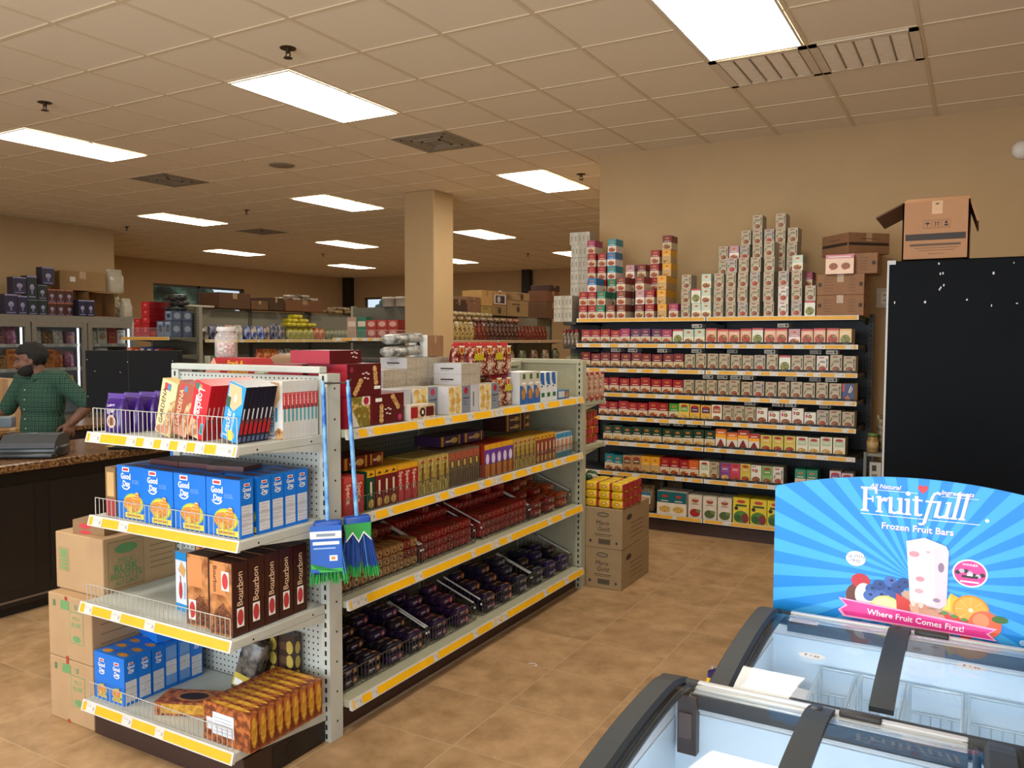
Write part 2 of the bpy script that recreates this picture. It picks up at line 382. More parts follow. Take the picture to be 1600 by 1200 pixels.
SPK = [((-3.737, 3.761), 'ceiling sprinkler just in front of the second front light'), ((-6.199, 3.706), 'ceiling sprinkler at the upper left, in front of the left light'),
       ((-8.876, 8.106), 'ceiling sprinkler between the two middle row lights'), ((-3.776, 8.117), 'ceiling sprinkler beside the corner of the beige wall'), ((-11.877, 8.374), 'ceiling sprinkler by the end of the left wall'),
       ((-8.181, 15.003), 'ceiling sprinkler far back beyond the column'), ((-11.956, 12.972), 'ceiling sprinkler far back left of the column')]
sp0 = None
for (x, y), lab in SPK:
    e = empty('sprinkler', lab, 'sprinkler', (x, y, CZ), 0, 'ceiling sprinklers')
    BR = M('4A3B2A', .4, .6)
    if sp0 is None:
        a = MB(); a.lathe([(.05, -.004), (.05, 0)], BR, 14, smooth=False); a = a.mesh('plate')
        b = MB(); b.cyl((0, 0, 0), (0, 0, -.03), .014, BR); b.tube([(.012, 0, -.03), (.02, 0, -.045), (0, 0, -.06), (-.02, 0, -.045), (-.012, 0, -.03)], .004, BR); b.lathe([(.028, -.062), (.028, -.059)], BR, 12, smooth=False); b = b.mesh('head'); sp0 = (a, b)
    obj('plate', sp0[0], parent=e); obj('sprinkler_head', sp0[1], parent=e)
mb = MB(); mb.lathe([(.02, -.006), (.12, -.005), (.13, 0)], M('8C8272', .6), 20); thing('ceiling_speaker', mb, 'round grey speaker grille in the ceiling left of centre', 'speaker', (-6.28, 6.211, CZ-.004))
mb = MB(); mb.lathe([(.07, 0), (.07, -.03), (.045, -.06), (.01, -.075)], M('E8E2D6', .4), 16, X=Matrix.Rotation(R(90), 4, 'X') @ Matrix.Rotation(R(180), 4, 'Y')); thing('alarm_light', mb, 'white alarm light high on the beige wall at the right edge', 'alarm', (.25, 7.4, 3.1), rot=(0, 0, 0))
mb = MB(); mb.box((-.11, -.012, -.08), (.11, 0, .08), M('D8CDB8', .5)); f = FR(mb, (-.11, -.012, -.08), (1, 0, 0), (0, 0, 1), .22, .16)
for cx in (.28, .72):
    f.rect(cx-.12, .2, cx+.12, .8, M('EDE6D8', .4), 1)
    for cy in (.36, .64): f.rect(cx-.04, cy-.05, cx-.015, cy+.05, INK, 2); f.rect(cx+.015, cy-.05, cx+.04, cy+.05, INK, 2)
thing('wall_socket', mb, 'double wall socket plate between wall shelving and black cabinet', 'socket', (-.63, 7.4, 2.0))
# ------------------------------------------------------------------ shelving
PAINT = M('BFC2B9', .45, var=.03); PAINT2 = M('ACAA92', .45, var=.03)
BROWN = M('3A241C', .5); YEL = M('F4B90F', .4); YELS = M('DDAB1A', .4); TAGW = M('D0CCC4', .45); SLOT = M('15140F', .7)
DKG = M('3A3B3B', .5); DKG2 = M('2A2B2B', .55)
WIRE = M('C9C7C0', .35, .5); WIRED = M('6E6A62', .35, .8)
def peg(name, base, pitch=.0254, rad=.11):
    def fn(nt, b):
        N = nt.nodes.new; Lk = nt.links.new
        tc = N('ShaderNodeTexCoord'); sc = N('ShaderNodeVectorMath'); sc.operation = 'SCALE'; sc.inputs['Scale'].default_value = 1/pitch; Lk(tc.outputs['Object'], sc.inputs[0])
        fr = N('ShaderNodeVectorMath'); fr.operation = 'FRACTION'; Lk(sc.outputs[0], fr.inputs[0])
        sb = N('ShaderNodeVectorMath'); sb.operation = 'SUBTRACT'; sb.inputs[1].default_value = (.5, .5, .5); Lk(fr.outputs[0], sb.inputs[0])
        mu = N('ShaderNodeVectorMath'); mu.operation = 'MULTIPLY'; Lk(sb.outputs[0], mu.inputs[0]); mu.inputs[1].default_value = (1, 0, 1)
        ln = N('ShaderNodeVectorMath'); ln.operation = 'LENGTH'; Lk(mu.outputs[0], ln.inputs[0])
        lt = N('ShaderNodeMath'); lt.operation = 'LESS_THAN'; lt.inputs[1].default_value = rad; Lk(ln.outputs['Value'], lt.inputs[0])
        mx = N('ShaderNodeMix'); mx.data_type = 'RGBA'; mx.inputs['A'].default_value = (*hexc(base), 1); mx.inputs['B'].default_value = (.006, .006, .005, 1)
        Lk(lt.outputs[0], mx.inputs['Factor']); Lk(mx.outputs['Result'], b.inputs['Base Color']); b.inputs['Roughness'].default_value = .5
    return node_mat(name, fn)
PEG = peg('m_pegboard', 'BFC2B9', .0254, .16); PEGD = peg('m_pegboard_dark', '34363A', .0254, .2)
PEGS = peg('m_pegboard_grey', '8B8D82', .0254, .14)      # darker grey boards of the long sides
def slab(w, d, t, mat, lip=None):
    mb = MB(); mb.rbox((-w/2, -d, -t), (w/2, 0, 0), .004, mat, smooth=False)
    # tapering side brackets
    for s in (-1, 1):
        x = s*(w/2-.003)
        mb.prism([(0, -t), (d*.75, -t), (0, -t-.035)], (x, 0, 0), (0, -1, 0), (0, 0, 1), .004, mat)
        mb.cyl((s*(w/2), -d*.15, -t*.6), (s*(w/2+.001), -d*.15, -t*.6), .004, SLOT, n=8); mb.cyl((s*(w/2), -d*.8, -t*.6), (s*(w/2+.001), -d*.8, -t*.6), .004, SLOT, n=8)
    return mb.mesh('shelf')
def strip(w, d, tags, col=YEL, h=.042, tagw=.05, tilt=.012):
    """price channel along the front edge: coloured paper with white tickets"""
    mb = MB(); y0 = -d-.003; z1 = .004; z0 = z1-h
    vs = [(-w/2, y0-tilt, z0), (w/2, y0-tilt, z0), (w/2, y0, z1), (-w/2, y0, z1), (-w/2, y0+.003, z0), (w/2, y0+.003, z0), (w/2, y0+.004, z1), (-w/2, y0+.004, z1)]
    mb.add(vs, [(0, 1, 2, 3), (5, 4, 7, 6), (4, 5, 1, 0), (3, 2, 6, 7), (4, 0, 3, 7), (1, 5, 6, 2)], TAGW)
    f = FR(mb, vs[0], (1, 0, 0), (0, tilt, h), w, math.hypot(tilt, h)); f.n = Vector((0, -h, tilt)).normalized()
    f.rect(.01, .1, .99, .86, col, 1)
    for t, tw in tags:
        f.rect(t-tw/2/w, .1, t+tw/2/w, .86, TAGW, 2)
        f.rect(t-tw*.4/w, .55, t+tw*.1/w, .72, M('C2BEB6', .6), 3); f.rect(t+tw*.2/w, .3, t+tw*.38/w, .62, M('A8A49C', .6), 3)
    return mb.mesh('price_strip')
def fence(w, d, h=.095, pitch=.022, mat=WIRE, r=.0016):
    mb = MB(); y = -d+.012; mb.tube([(-w/2, y, .003), (-w/2, y, h), (w/2, y, h), (w/2, y, .003), (-w/2, y, .003)], r*1.3, mat)
    n = int(w/pitch)
    for k in range(1, n): mb.tube([(-w/2+w*k/n, y, .003), (-w/2+w*k/n, y, h)], r, mat, n=4)
    return mb.mesh('wire_fence')
def post(h, mat, w=.045, d=.035, z0=0):
    """slotted upright, slots on the -y face"""
    mb = MB(); mb.box((-w/2, 0, z0), (w/2, d, h), mat)
    f = FR(mb, (-w/2, 0, z0), (1, 0, 0), (0, 0, 1), w, h-z0); n = int((h-z0)/.038)
    for k in range(n): f.rect(.38, (k+.25)/n, .62, (k+.8)/n, SLOT, 1)
    return mb
def side_holes(mb, x, y0, y1, h, nrm=1):
    f = FR(mb, (x, y0, 0), (0, 1, 0), (0, 0, 1), y1-y0, h)
    for k in range(12): f.ell(.55, (k+.6)/12, .005, .005, SLOT, 1, 8)
def shelf_part(root, sl, loc, rz, st=None, fe=None):
    s = obj('shelf', sl, loc, rz, root)
    if st: obj('price_strip', st, parent=s)
    if fe: obj('wire_fence', fe, parent=s)
    return s
def rtags(n, seed, tw=.05):
    q = random.Random(seed); return [((k+.5+q.uniform(-.3, .3))/n, tw*q.uniform(.7, 1.4)) for k in range(n)]

# --- near end cap (faces the camera)
EC = empty('endcap_shelf', 'light grey end-cap shelving holding blue biscuit boxes and wafers', 'shelf', (-2.72, 2.47, 0))
mb = MB(); mb.box((-.43, 0, .12), (.43, .02, 1.5), PEG); obj('back_panel', mb, parent=EC)
for s in (-1, 1):
    p = post(1.51, PAINT, .045, .075); 
    if s == 1: side_holes(p, .0225, .0, .075, 1.5)
    obj('upright', p, (s*.447-.0, -.012, 0), 0, EC)
mb = MB(); mb.rbox((-.47, -.014, 1.511), (.43, .03, 1.538), .004, PAINT, smooth=False); obj('top_rail', mb, parent=EC)
mb = MB(); mb.box((-.44, -.44, 0), (.44, .0, .115), BROWN); mb.box((.4405, -.3, .002), (.442, -.02, .1), M('1D1716', .4)); mb.cyl((.44, -.2, .055), (.443, -.2, .055), .035, M('14100F', .4), n=16); obj('kick_plate', mb, parent=EC)
up = slab(.88, .43, .035, PAINT); lo = slab(.89, .475, .035, PAINT)
fa = fence(.80, .43, .105, .03); fb = fence(.85, .43, .085, .03)
for z, hi, tg in ((1.265, 1, [(.07, .07), (.33, .06), (.45, .06), (.56, .05), (.67, .05), (.78, .05), (.93, .09)]), (.92, 1, [(.07, .06), (.26, .06)]), (.57, 0, [(.07, .05), (.27, .06), (.5, .06)]), (.16, 0, [(.07, .06), (.33, .06), (.55, .05)])):
    d = .43 if hi else .475
    shelf_part(EC, up if hi else lo, (-.0, -.01, z), 0, strip(.88 if hi else .89, d, tg, YELS), fence(.84, d, .1 if z > 1.2 else .075, .026))
# --- long double-sided run behind it
GO = empty('gondola_shelf', 'long grey double-sided shelving run with four yellow-edged shelves', 'shelf', (-2.72, 3.68, 0))
mb = MB(); mb.box((-.445, -1.14, 0), (.445, 1.165, .105), BROWN); mb.box((.4451, -1.14, 0), (.4475, 1.165, .012), M('9C8C76', .5)); obj('kick_plate', mb, parent=GO)
mb = MB(); mb.box((-1.14, -.02, .1), (1.165, .02, 1.47), PEGS); obj('back_panel', mb, (0, 0, 0), R(90), GO)
mb = MB(); mb.rbox((-.03, -1.14, 1.47), (.03, 1.165, 1.505), .004, PAINT2, smooth=False); obj('top_rail', mb, parent=GO)
for y in (-1.12, .01, 1.14):
    for s in (1, -1):
        obj('upright', post(1.47, PAINT2, .035, .012, .1), (s*.033, y, 0), R(90*s), GO)
S2 = slab(1.148, .465, .03, PAINT2); B2 = slab(1.148, .475, .03, PAINT2)
for side in (1, -1):
    for z, nt_ in ((1.275, 4), (.91, 5), (.565, 3), (.145, 3)):
        for sec in (-1, 1):
            sd = int(z*100)+sec*7
            w = 1.148; tg = [(.04, .05)]+rtags(nt_+(2 if sec == 1 and z > .8 else 0), sd, .05)
            fe = fence(w-.03, .465, .075, .022, WIRED) if side == 1 and abs(z-.91) < .01 else None
            shelf_part(GO, B2 if z < .2 else S2, (side*.022, .0125+sec*.576, z), R(90*side), strip(w, .475 if z < .2 else .465, tg, YEL), fe)
# --- far end cap
FE = empty('endcap_shelf', 'far end-cap shelving with plain grey panel beyond the long run', 'shelf', (-2.72, 4.87, 0))
mb = MB(); mb.box((-.455, 0, .1), (.455, .02, 1.5), M('A2A088', .5)); obj('back_panel', mb, parent=FE)
for s in (-1, 1): obj('upright', post(1.51, PAINT2, .045, .06), (s*.458, -.012, 0), 0, FE)
mb = MB(); mb.rbox((-.46, -.014, 1.49), (.46, .03, 1.52), .004, PAINT2, smooth=False); obj('top_rail', mb, parent=FE)
mb = MB(); mb.box((-.44, .02, 0), (.44, .42, .11), BROWN); obj('kick_plate', mb, parent=FE)
for z in (1.235, .93, .55, .16): shelf_part(FE, slab(.88, .43, .035, PAINT2), (0, .03, z), R(180), strip(.88, .43, rtags(4, int(z*90)), YEL))

# --- spice wall shelving
SX0, SX1, SXM, SY, SB = -3.13, -.785, -1.955, 6.66, 7.22
WS = empty('wall_shelving', 'dark grey wall shelving packed with rows of spice boxes', 'shelf', (-1.955, 7.0, 0))
def wl(x, y, z): return (x+1.955, y-7.0, z)
mb = MB(); mb.box((-1.175, 0, .1), (1.19, .03, 1.83), PEGD); obj('back_panel', mb, (0, SB-7.0, 0), 0, WS)
mb = MB(); mb.box((SX0+1.955, SY+.04-7, 0), (SX1+1.955, SB-7, .1), BROWN); obj('kick_plate', mb, parent=WS)
for x in (SX0-.02, SXM, SX1+.035): obj('upright', post(1.86, DKG, .035, .05), wl(x, SB-.055, 0), 0, WS)
SHZ = [1.835, 1.612, 1.395, 1.18, .972, .752, .485, .15]
for k, z in enumerate(SHZ):
    for sec in (0, 1):
        xa, xb = (SX0, SXM-.004) if sec == 0 else (SXM+.004, SX1)
        w = xb-xa; tg = rtags(7, k*5+sec, .06) if 0 < k < 7 else ([] if k == 0 else rtags(2, k+sec, .05))
        shelf_part(WS, slab(w, SB-SY, .028, DKG2), wl((xa+xb)/2, SB, z), 0, strip(w, SB-SY, tg, M('D9A127', .45), .035, tilt=.004))
# rounded dark end shelves at the left end
ES = empty('corner_shelf', 'dark rounded end shelves at the left end of the spice wall', 'shelf', (-3.15, 7.2, 0))
for z in (1.81, 1.59, 1.36, 1.1, .8, .48, .14):
    a = [(-.0, 0), (-.28, 0)]+[(-.0-.28*math.cos(t), -.52*math.sin(t)) for t in [R(x) for x in range(10, 91, 10)]]
    mb = MB(); mb.prism(a[::-1], (0, 0, z), (1, 0, 0), (0, 1, 0), .025, DKG); obj('shelf', mb, parent=ES)
mb = MB(); mb.box((-.3, 0, 0), (0, .02, 1.8), DKG2); obj('back_panel', mb, parent=ES)
# ------------------------------------------------------------------ spice boxes
def hx(h, **k): return M(h, .35, **k)
FOODB = blob('5A2A14', 'B06A32', 120., .4); FOODR = blob('7A1C10', 'C4552C', 120., .4); FOODG = blob('3E4A1C', 'A8A04A', 120., .4); FOODY = blob('A8762A', 'E2C06A', 120., .4)
CRM = M('C9BDA4', .35); WHT = M('D6CDBC', .35); GOLD = M('D9A03A', .4); SIDE = M('A49A86', .4)
FOODS = {'b': FOODB, 'r': FOODR, 'g': FOODG, 'y': FOODY}
def front(f, code):
    sp = SPEC[code]; st = sp[1]
    if st == 'band':      # coloured top half, picture below
        top, food, low = sp[2], sp[3], sp[4]
        f.rect(0, .5, 1, 1, M(top, .35), 1); f.rect(0, 0, 1, .49, M(low, .35), 1)
        f.ell(.5, .2, .033*sc_(f), .021*sc_(f), FOODS[food], 2); f.ell(.3, .16, .014*sc_(f), .012*sc_(f), FOODS['b'], 3, 8); f.ell(.7, .3, .012*sc_(f), .008*sc_(f), FOODS['y'], 3, 8)
        f.ell(.5, .8, .017*sc_(f), .008*sc_(f), GOLD, 2); f.ell(.5, .8, .013*sc_(f), .005*sc_(f), M('A3231C', .4), 3)
        f.rect(.2, .57, .8, .61, WHT, 2)
    elif st == 'cream':   # cream front, dish at the bottom, dark grinder and sprigs
        f.rect(0, 0, 1, 1, M(sp[2], .35), 1); f.ell(.5, .24, .03*sc_(f), .026*sc_(f), M('BFB398', .35), 2); f.ell(.5, .23, .025*sc_(f), .02*sc_(f), FOODS[sp[3]], 3)
        f.poly([(.82, .3), (.92, .3), (.9, .62), (.93, .78), (.86, .86), (.8, .78), (.84, .62)], M('4A4034', .5), 2)
        f.ell(.2, .5, .006*sc_(f), .008*sc_(f), M('6A6A42', .5), 2, 8); f.ell(.14, .4, .005*sc_(f), .007*sc_(f), M('6A6A42', .5), 2, 8)
        f.rect(.2, .86, .62, .92, M('8C2A1E', .4), 2); f.rect(.25, .6, .75, .66, M('6A5A46', .4), 2); f.rect(.3, .68, .68, .71, M('6A5A46', .4), 2)
    elif st == 'photo':   # full-bleed dish photograph
        f.rect(0, 0, 1, 1, M(sp[2], .3), 1); f.ell(.5, .34, .034*sc_(f), .034*sc_(f), FOODS[sp[3]], 2); f.ell(.62, .5, .015*sc_(f), .01*sc_(f), FOODS['g'], 3, 8)
        f.rect(0, .88, 1, 1, M(sp[4], .35), 2); f.rect(.2, .7, .8, .76, WHT, 2)
    elif st == 'panel':   # plain carton with a coloured title panel and picture
        f.rect(0, 0, 1, 1, M(sp[2], .35), 1); f.rect(.12, .5, .88, .86, M(sp[4], .35), 2); f.ell(.5, .86, .026*sc_(f), .01*sc_(f), M('A3231C', .4), 3)
        f.ell(.5, .2, .03*sc_(f), .02*sc_(f), FOODS[sp[3]], 2); f.rect(.25, .64, .75, .69, WHT, 3)
    elif st == 'peak':    # white carton with a pointed heap of powder
        f.rect(0, 0, 1, 1, WHT, 1); f.rect(0, .72, 1, 1, M(sp[2], .35), 2); f.poly([(0, .55), (1, .55), (1, .74), (0, .74)], M('E8A020', .35), 2)
        f.poly([(.12, .1), (.88, .1), (.62, .42), (.5, .5), (.38, .42)], M(sp[4], .6), 3); f.rect(.2, .8, .8, .86, WHT, 3)
    elif st == 'ring':    # white carton with a black ring emblem
        f.rect(0, 0, 1, 1, M('DCD6CA', .35), 1); f.ell(.5, .7, .013*sc_(f), .013*sc_(f), INK, 2); f.ell(.5, .7, .007*sc_(f), .007*sc_(f), GOLD, 3); f.ell(.2, .72, .008*sc_(f), .014*sc_(f), M('C44A6A', .4), 2)
        f.ell(.5, .22, .032*sc_(f), .024*sc_(f), FOODS[sp[3]], 2); f.rect(.1, .9, .5, .94, INK, 2)
    elif st == 'navy':
        f.rect(0, 0, 1, 1, M('1F2A66', .35), 1); f.rect(0, .55, .2, 1, M('B02A2A', .35), 2); f.poly([(.5, .5), (.58, .48), (.8, .88), (.72, .9)], WHT, 3); f.poly([(.66, .5), (.72, .48), (.88, .76), (.82, .78)], WHT, 3); f.poly([(.1, .08), (.8, .08), (.45, .35)], M('C9743A', .5), 3)
def sc_(f): return f.w/.08
SPEC = {
 'R': ('red-topped', 'band', '98161F', 'r', 'CDBDA4'), 'D': ('dark red-topped', 'band', '70141A', 'b', 'C6B692'), 'M': ('pink-topped', 'band', '9C285A', 'r', 'CDBDA4'),
 'P': ('purple-topped', 'band', '581A4C', 'r', 'CDBDA4'), 'S': ('pale sage-topped', 'band', 'B5C2AE', 'b', 'DCD6BE'), 'F': ('glossy red picture-front', 'photo', 'D9A27A', 'r', 'B8202A'),
 'H': ('white herb-picture', 'photo', 'D6D8C6', 'g', 'B8404A'), 'T': ('mauve-topped', 'band', 'B58A92', 'r', 'EADBD2'), 'Y': ('tan herb-picture', 'photo', 'E0BE82', 'g', 'D8A860'),
 'C': ('cream dish-picture', 'cream', 'AA9C7E', 'b'), 'c': ('grey-cream dish-picture', 'cream', 'A39A8C', 'r'), 'G': ('green-topped', 'band', '3E8A2A', 'b', 'CDBDA4'),
 'L': ('amber green-panelled', 'panel', 'DDB84A', 'y', '6FA04A'), 'V': ('amber purple-panelled', 'panel', 'DDA83A', 'y', '4A2456'), 'W': ('white brown-panelled', 'panel', 'E0D8C6', 'b', 'A8684A'),
 'K': ('white black-ring', 'ring', '', 'b'), 'N': ('dark green-topped', 'band', '17351F', 'y', 'CDBDA4'), 'O': ('orange powder-peak', 'peak', 'D2601E', '', '7A2414'), 'o': ('red powder-peak', 'peak', 'B01E1E', '', '7A1A14'),
 'J': ('yellow-green picture', 'panel', 'C9B84A', 'r', 'C9A83A'), 'Q': ('pale mint-panelled', 'panel', 'DDD6C0', 'y', 'A8BC96'), 'E': ('teal-topped', 'band', '17707A', 'b', 'CDBDA4'),
 'A': ('tan brown-panelled', 'panel', 'B08A5C', 'b', '6E4A2E'), 'B': ('amber-topped', 'band', 'D99A1E', 'y', 'B8966A'), 'U': ('orange-topped', 'band', 'CC5A24', 'r', 'CDBDA4'), 'p': ('purple', 'panel', '7A3A7C', 'y', '8C4A90'),
 'k': ('pink', 'panel', 'B8304C', 'r', 'C44A60'), 'g': ('light green', 'panel', '7FA85A', 'b', '5C8A3A'), 'w': ('white red-fruit', 'cream', 'CFC6BC', 'r'), 't': ('green-topped', 'band', '1C7A5C', 'r', 'CDBDA4'),
 'v': ('pale lilac-panelled', 'panel', 'C8B0B8', 'r', '7A4A86'), 'X': ('navy picture', 'navy'), 'Z': ('brown-topped', 'band', '7A3A2E', 'r', 'D9C2A8'), 'e': ('blue-topped', 'band', '1F6FA8', 'r', 'E6D6D2'), '2': ('turquoise-topped', 'band', '1C8A96', 'r', 'E3CFC6'),
}
SPM = {}
def spice_mesh(code, w, h, d):
    k = (code, round(w, 3), round(h, 3), round(d, 3))
    if k not in SPM:
        sp = SPEC[code]; base = SIDE if sp[1] in ('cream', 'ring', 'panel', 'photo') else M(sp[4] if len(sp) > 4 and sp[1] == 'band' else 'C9BCA6', .4)
        mb, F = carton(w, d, h, base); front(F['f'], code)
        if sp[1] == 'band':
            for s in 'rl': F[s].rect(0, .5, 1, 1, M(sp[2], .35), 1)
            F['t'].rect(0, 0, 1, 1, M(sp[2], .35), 1)
        SPM[k] = mb.mesh('spice_box')
    return SPM[k]
ROWS = [  # shelf index, name, x start, x end, codes left to right, box height
 (1, 'top shelf row', -3.10, -.83, 'RRRRMPPPMHSSFFFFHFFTFFFY', .128),
 (2, 'second shelf row', -3.10, -.80, 'DDDDDDDDDDCCCCCCcCHCCwCC', .135),
 (3, 'third shelf row', -2.92, -.80, 'RRRRRRRRCCCCCCcCCCCCCX', .135),
 (4, 'fourth shelf row', -2.92, -.80, 'RRRRRRRGLVVWCCCKKKKKcCC', .135),
 (5, 'fifth shelf row', -2.88, -.86, 'NNNNNNNNNNNOOooJJJQQQQ', .14),
 (6, 'sixth shelf row', -2.86, -.80, 'EEAABBRRRUQCpkJKgw.tt.vv', .15)]
for si, nm, xa, xb, codes, bh in ROWS:
    z = SHZ[si]; n = len(codes); p = (xb-xa)/n; vis = 0; jit = random.Random(si)
    tray = MB(); tray.box((xa, SY+.008, z+.0005), (xb, SY+.012, z+.022), M('1A1918', .5))
    for k in range(n):
        x = xa+(k+.5)*p; tray.box((x-.016, SY+.003, z+.004), (x+.016, SY+.0075, z+.02), M('4A453E', .5))
    thing('shelf_tray', tray, 'black divider tray holding the spice boxes on the '+nm, 'tray', group='shelf divider trays')
    for k, c in enumerate(codes):
        if c == '.': continue
        vis += 1; x = xa+(k+.5)*p; h = bh*jit.uniform(.94, 1.04)*(1.1 if c in 'Oo' and k % 2 else 1)*(.86 if c == 'K' and k % 3 else 1)
        h = round(h/.004)*.004; w = round(min(p-.004, .086), 3)
        thing('spice_box', spice_mesh(c, w, h, .17), '%s spice box, %s from the left in the %s' % (SPEC[c][0], ORD[vis], nm), 'box', (x, SY+.104+jit.uniform(0, .012), z+.001), jit.uniform(-.03, .03), 'spice boxes in the '+nm)
# flat white boxes lying on top of the rows
q = random.Random(3)
for si, nm, xs in ((2, 'second', [-2.78, -2.62, -2.35, -2.05, -1.75, -1.45, -1.1, -.98]), (3, 'third', [-1.95, -1.83, -1.72, -1.62, -1.28, -1.1, -.98]), (4, 'fourth', [-1.6, -1.38, -1.28, -1.02]), (5, 'fifth', [-2.32, -2.2, -2.08, -1.96]), (1, 'top', [-2.05, -1.35])):
    for k, x in enumerate(xs):
        mb, F = carton(.085, .12, .03, q.choice([M('CFC9BC', .45), M('8E8A82', .45), M('DAD4C8', .45)])); F['f'].rect(.1, .25, .6, .5, M('6E6A62', .5)); F['f'].rect(.7, .2, .9, .8, INK)
        hmax = {1: .128, 2: .135, 3: .135, 4: .135, 5: .14}[si]*1.04+.006
        thing('flat_box', mb, 'flat pale box lying on the %s row of spice boxes, %s from left' % (nm, ORD[k+1]), 'box', (x, SY+.12, SHZ[si]+hmax+(.012 if si == 5 else 0)), 0, 'flat boxes lying on the spice rows')
# bottom shelf of the spice wall
zb = SHZ[7]+.001
def big_front(f, kind):
    if kind == 'orange': f.rect(0, 0, 1, 1, M('C2501E', .4), 1); f.rect(0, .82, 1, 1, M('D9B01E', .4), 2); f.rect(.15, .56, .85, .7, M('E8C030', .4), 2); f.ell(.5, .3, .04, .035, FOODY, 2)
    if kind == 'red': f.rect(0, 0, 1, 1, M('B8301E', .4), 1); f.rect(.3, .5, .7, .7, WHT, 2); f.ell(.5, .25, .03, .025, FOODR, 2)
    if kind == 'teal':
        f.rect(0, .52, 1, 1, M('0F5C66', .4), 1); f.ell(.27, .24, .05, .028, FOODY, 2); f.ell(.73, .24, .05, .028, FOODY, 2)
        for x in (.27, .73): f.ell(x, .8, .026, .012, M('B03A1E', .4), 2); f.rect(x-.12, .58, x+.12, .62, WHT, 2)
    if kind in ('wr', 'wg'):
        f.ell(.5, .78, .03, .02, M('9C4A2A', .4), 2); f.rect(.3, .82, .7, .86, WHT, 3); f.rect(.25, .6, .75, .63, M('6A4A3A', .4), 2); f.ell(.5, .22, .045, .035, M('9C1A1E', .5) if kind == 'wr' else M('4A5A2A', .6), 2); f.ell(.75, .32, .02, .015, M('6A7A3A', .5), 3)
    if kind == 'yel':
        f.rect(0, 0, 1, 1, M('D9C22A', .4), 1); f.ell(.5, .86, .035, .014, M('B83A2A', .4), 2); f.rect(.15, .66, .85, .74, M('2A4A1E', .4), 2); f.ell(.2, .58, .016, .016, INK, 2); f.ell(.5, .25, .06, .05, M('4A7A2A', .5), 2); f.ell(.75, .2, .03, .04, M('7A2A2A', .5), 3); f.ell(.3, .18, .03, .03, M('2A5A2A', .5), 3)
BB = [('orange', -2.60, .1, .15, 0, 'orange noodle box with yellow top at the left end of the bottom spice shelf'), ('red', -2.74, .1, .16, .0, 'red box behind the yellow packets on the bottom spice shelf'),
      ('orange', -2.615, .09, .14, .151, 'orange yellow-topped box stacked on another orange box'), ('orange', -2.72, .1, .14, .161, 'orange yellow-topped box stacked on the red box'),
      ('teal', -2.235, .26, .20, 0, 'wide teal and white double box on the bottom spice shelf'), ('wr', -2.03, .115, .19, 0, 'white box with red spice heap on the bottom spice shelf'),
      ('wg', -1.905, .115, .19, 0, 'white box with green heap next to the red-heap box'), ('wg', -1.78, .115, .19, 0, 'white box with green heap next to the yellow boxes'),
      ('yel', -1.645, .13, .205, 0, 'yellow and green box leftmost of the yellow boxes on the bottom spice shelf'), ('yel', -1.505, .13, .205, 0, 'yellow and green box second of the yellow boxes on the bottom spice shelf'), ('yel', -1.37, .13, .205, 0, 'yellow and green box behind the edge of the blue sign')]
for kind, x, w, h, dz, lab in BB:
    mb, F = carton(w, .2, h, {'teal': M('DCD0BC', .4), 'yel': M('C9B42A', .4)}.get(kind, M('D2C6B4', .4) if kind[0] == 'w' else M('B8501E', .4))); big_front(F['f'], kind)
    thing('food_box', mb, lab, 'box', (x, SY+.12, zb+dz))
mb, F = carton(.34, .18, .12, M('26343A', .5)); F['f'].rect(.2, .45, .6, .8, M('8A959C', .4)); F['f'].rect(.65, .45, .8, .8, M('C6CCD0', .4))
thing('food_box', mb, 'dark blue box with grey label behind the teal box', 'box', (-2.04, SY+.36, zb))
def pouch(w, d, h, mat, lab=None, n=14, seed=0, top=.0, mat2=None):
    """standing soft bag: rounded body pinched to a flat seal at the top"""
    q = random.Random(seed); mb = MB(); vs = []; fs = []
    prof = [(0, .86, .9), (.06, .98, 1.0), (.3, 1.0, 1.0), (.55, .98, .9), (.75, .95, .62), (.88, .93, .3), (.93, .95, .05), (1, .96, .035)]
    for t, a, b in prof:
        for k in range(n):
            th = 2*PI*k/n; c, s = math.cos(th), math.sin(th); e = .55
            x = math.copysign(abs(c)**e, c)*w/2*a*(1+q.uniform(-.03, .03)); y = math.copysign(abs(s)**e, s)*d/2*b*(1+q.uniform(-.09, .09))
            vs.append((x, y, h*t))
    m = len(prof)
    body = [(j*n+k, j*n+(k+1) % n, (j+1)*n+(k+1) % n, (j+1)*n+k) for j in range(m-1) for k in range(n)]
    cut = (m-3)*n
    mb.add(vs, body[:cut]+[tuple(range(n-1, -1, -1))], mat, None, True); mb.add(vs, body[cut:]+[tuple((m-1)*n+k for k in range(n))], mat2 or mat, None, True)
    return mb
SEED = blob('4A3A24', 'A08A5C', 140., .3, '6A543A')
for x, y, w, h, dz, lab in ((-2.475, .1, .13, .23, 0, 'clear bag of brown seeds with a white and blue label on the bottom spice shelf'), (-2.30, .3, .15, .26, 0, 'clear bag of brown seeds behind the teal box'), (-2.47, .33, .14, .28, 0, 'clear bag of brown seeds behind the front seed bag')):
    mb = pouch(w, .1, h, SEED, seed=int(x*100))
    if y < .2: f = FR(mb, (-.04, -.056, .07), (1, 0, 0), (0, 0, 1), .08, .1); f.rect(0, 0, 1, .75, WHT, 1); f.rect(0, .75, 1, 1, M('2A6A9C', .4), 1)
    thing('seed_bag', mb, lab, 'bag', (x, SY+y, zb+dz))
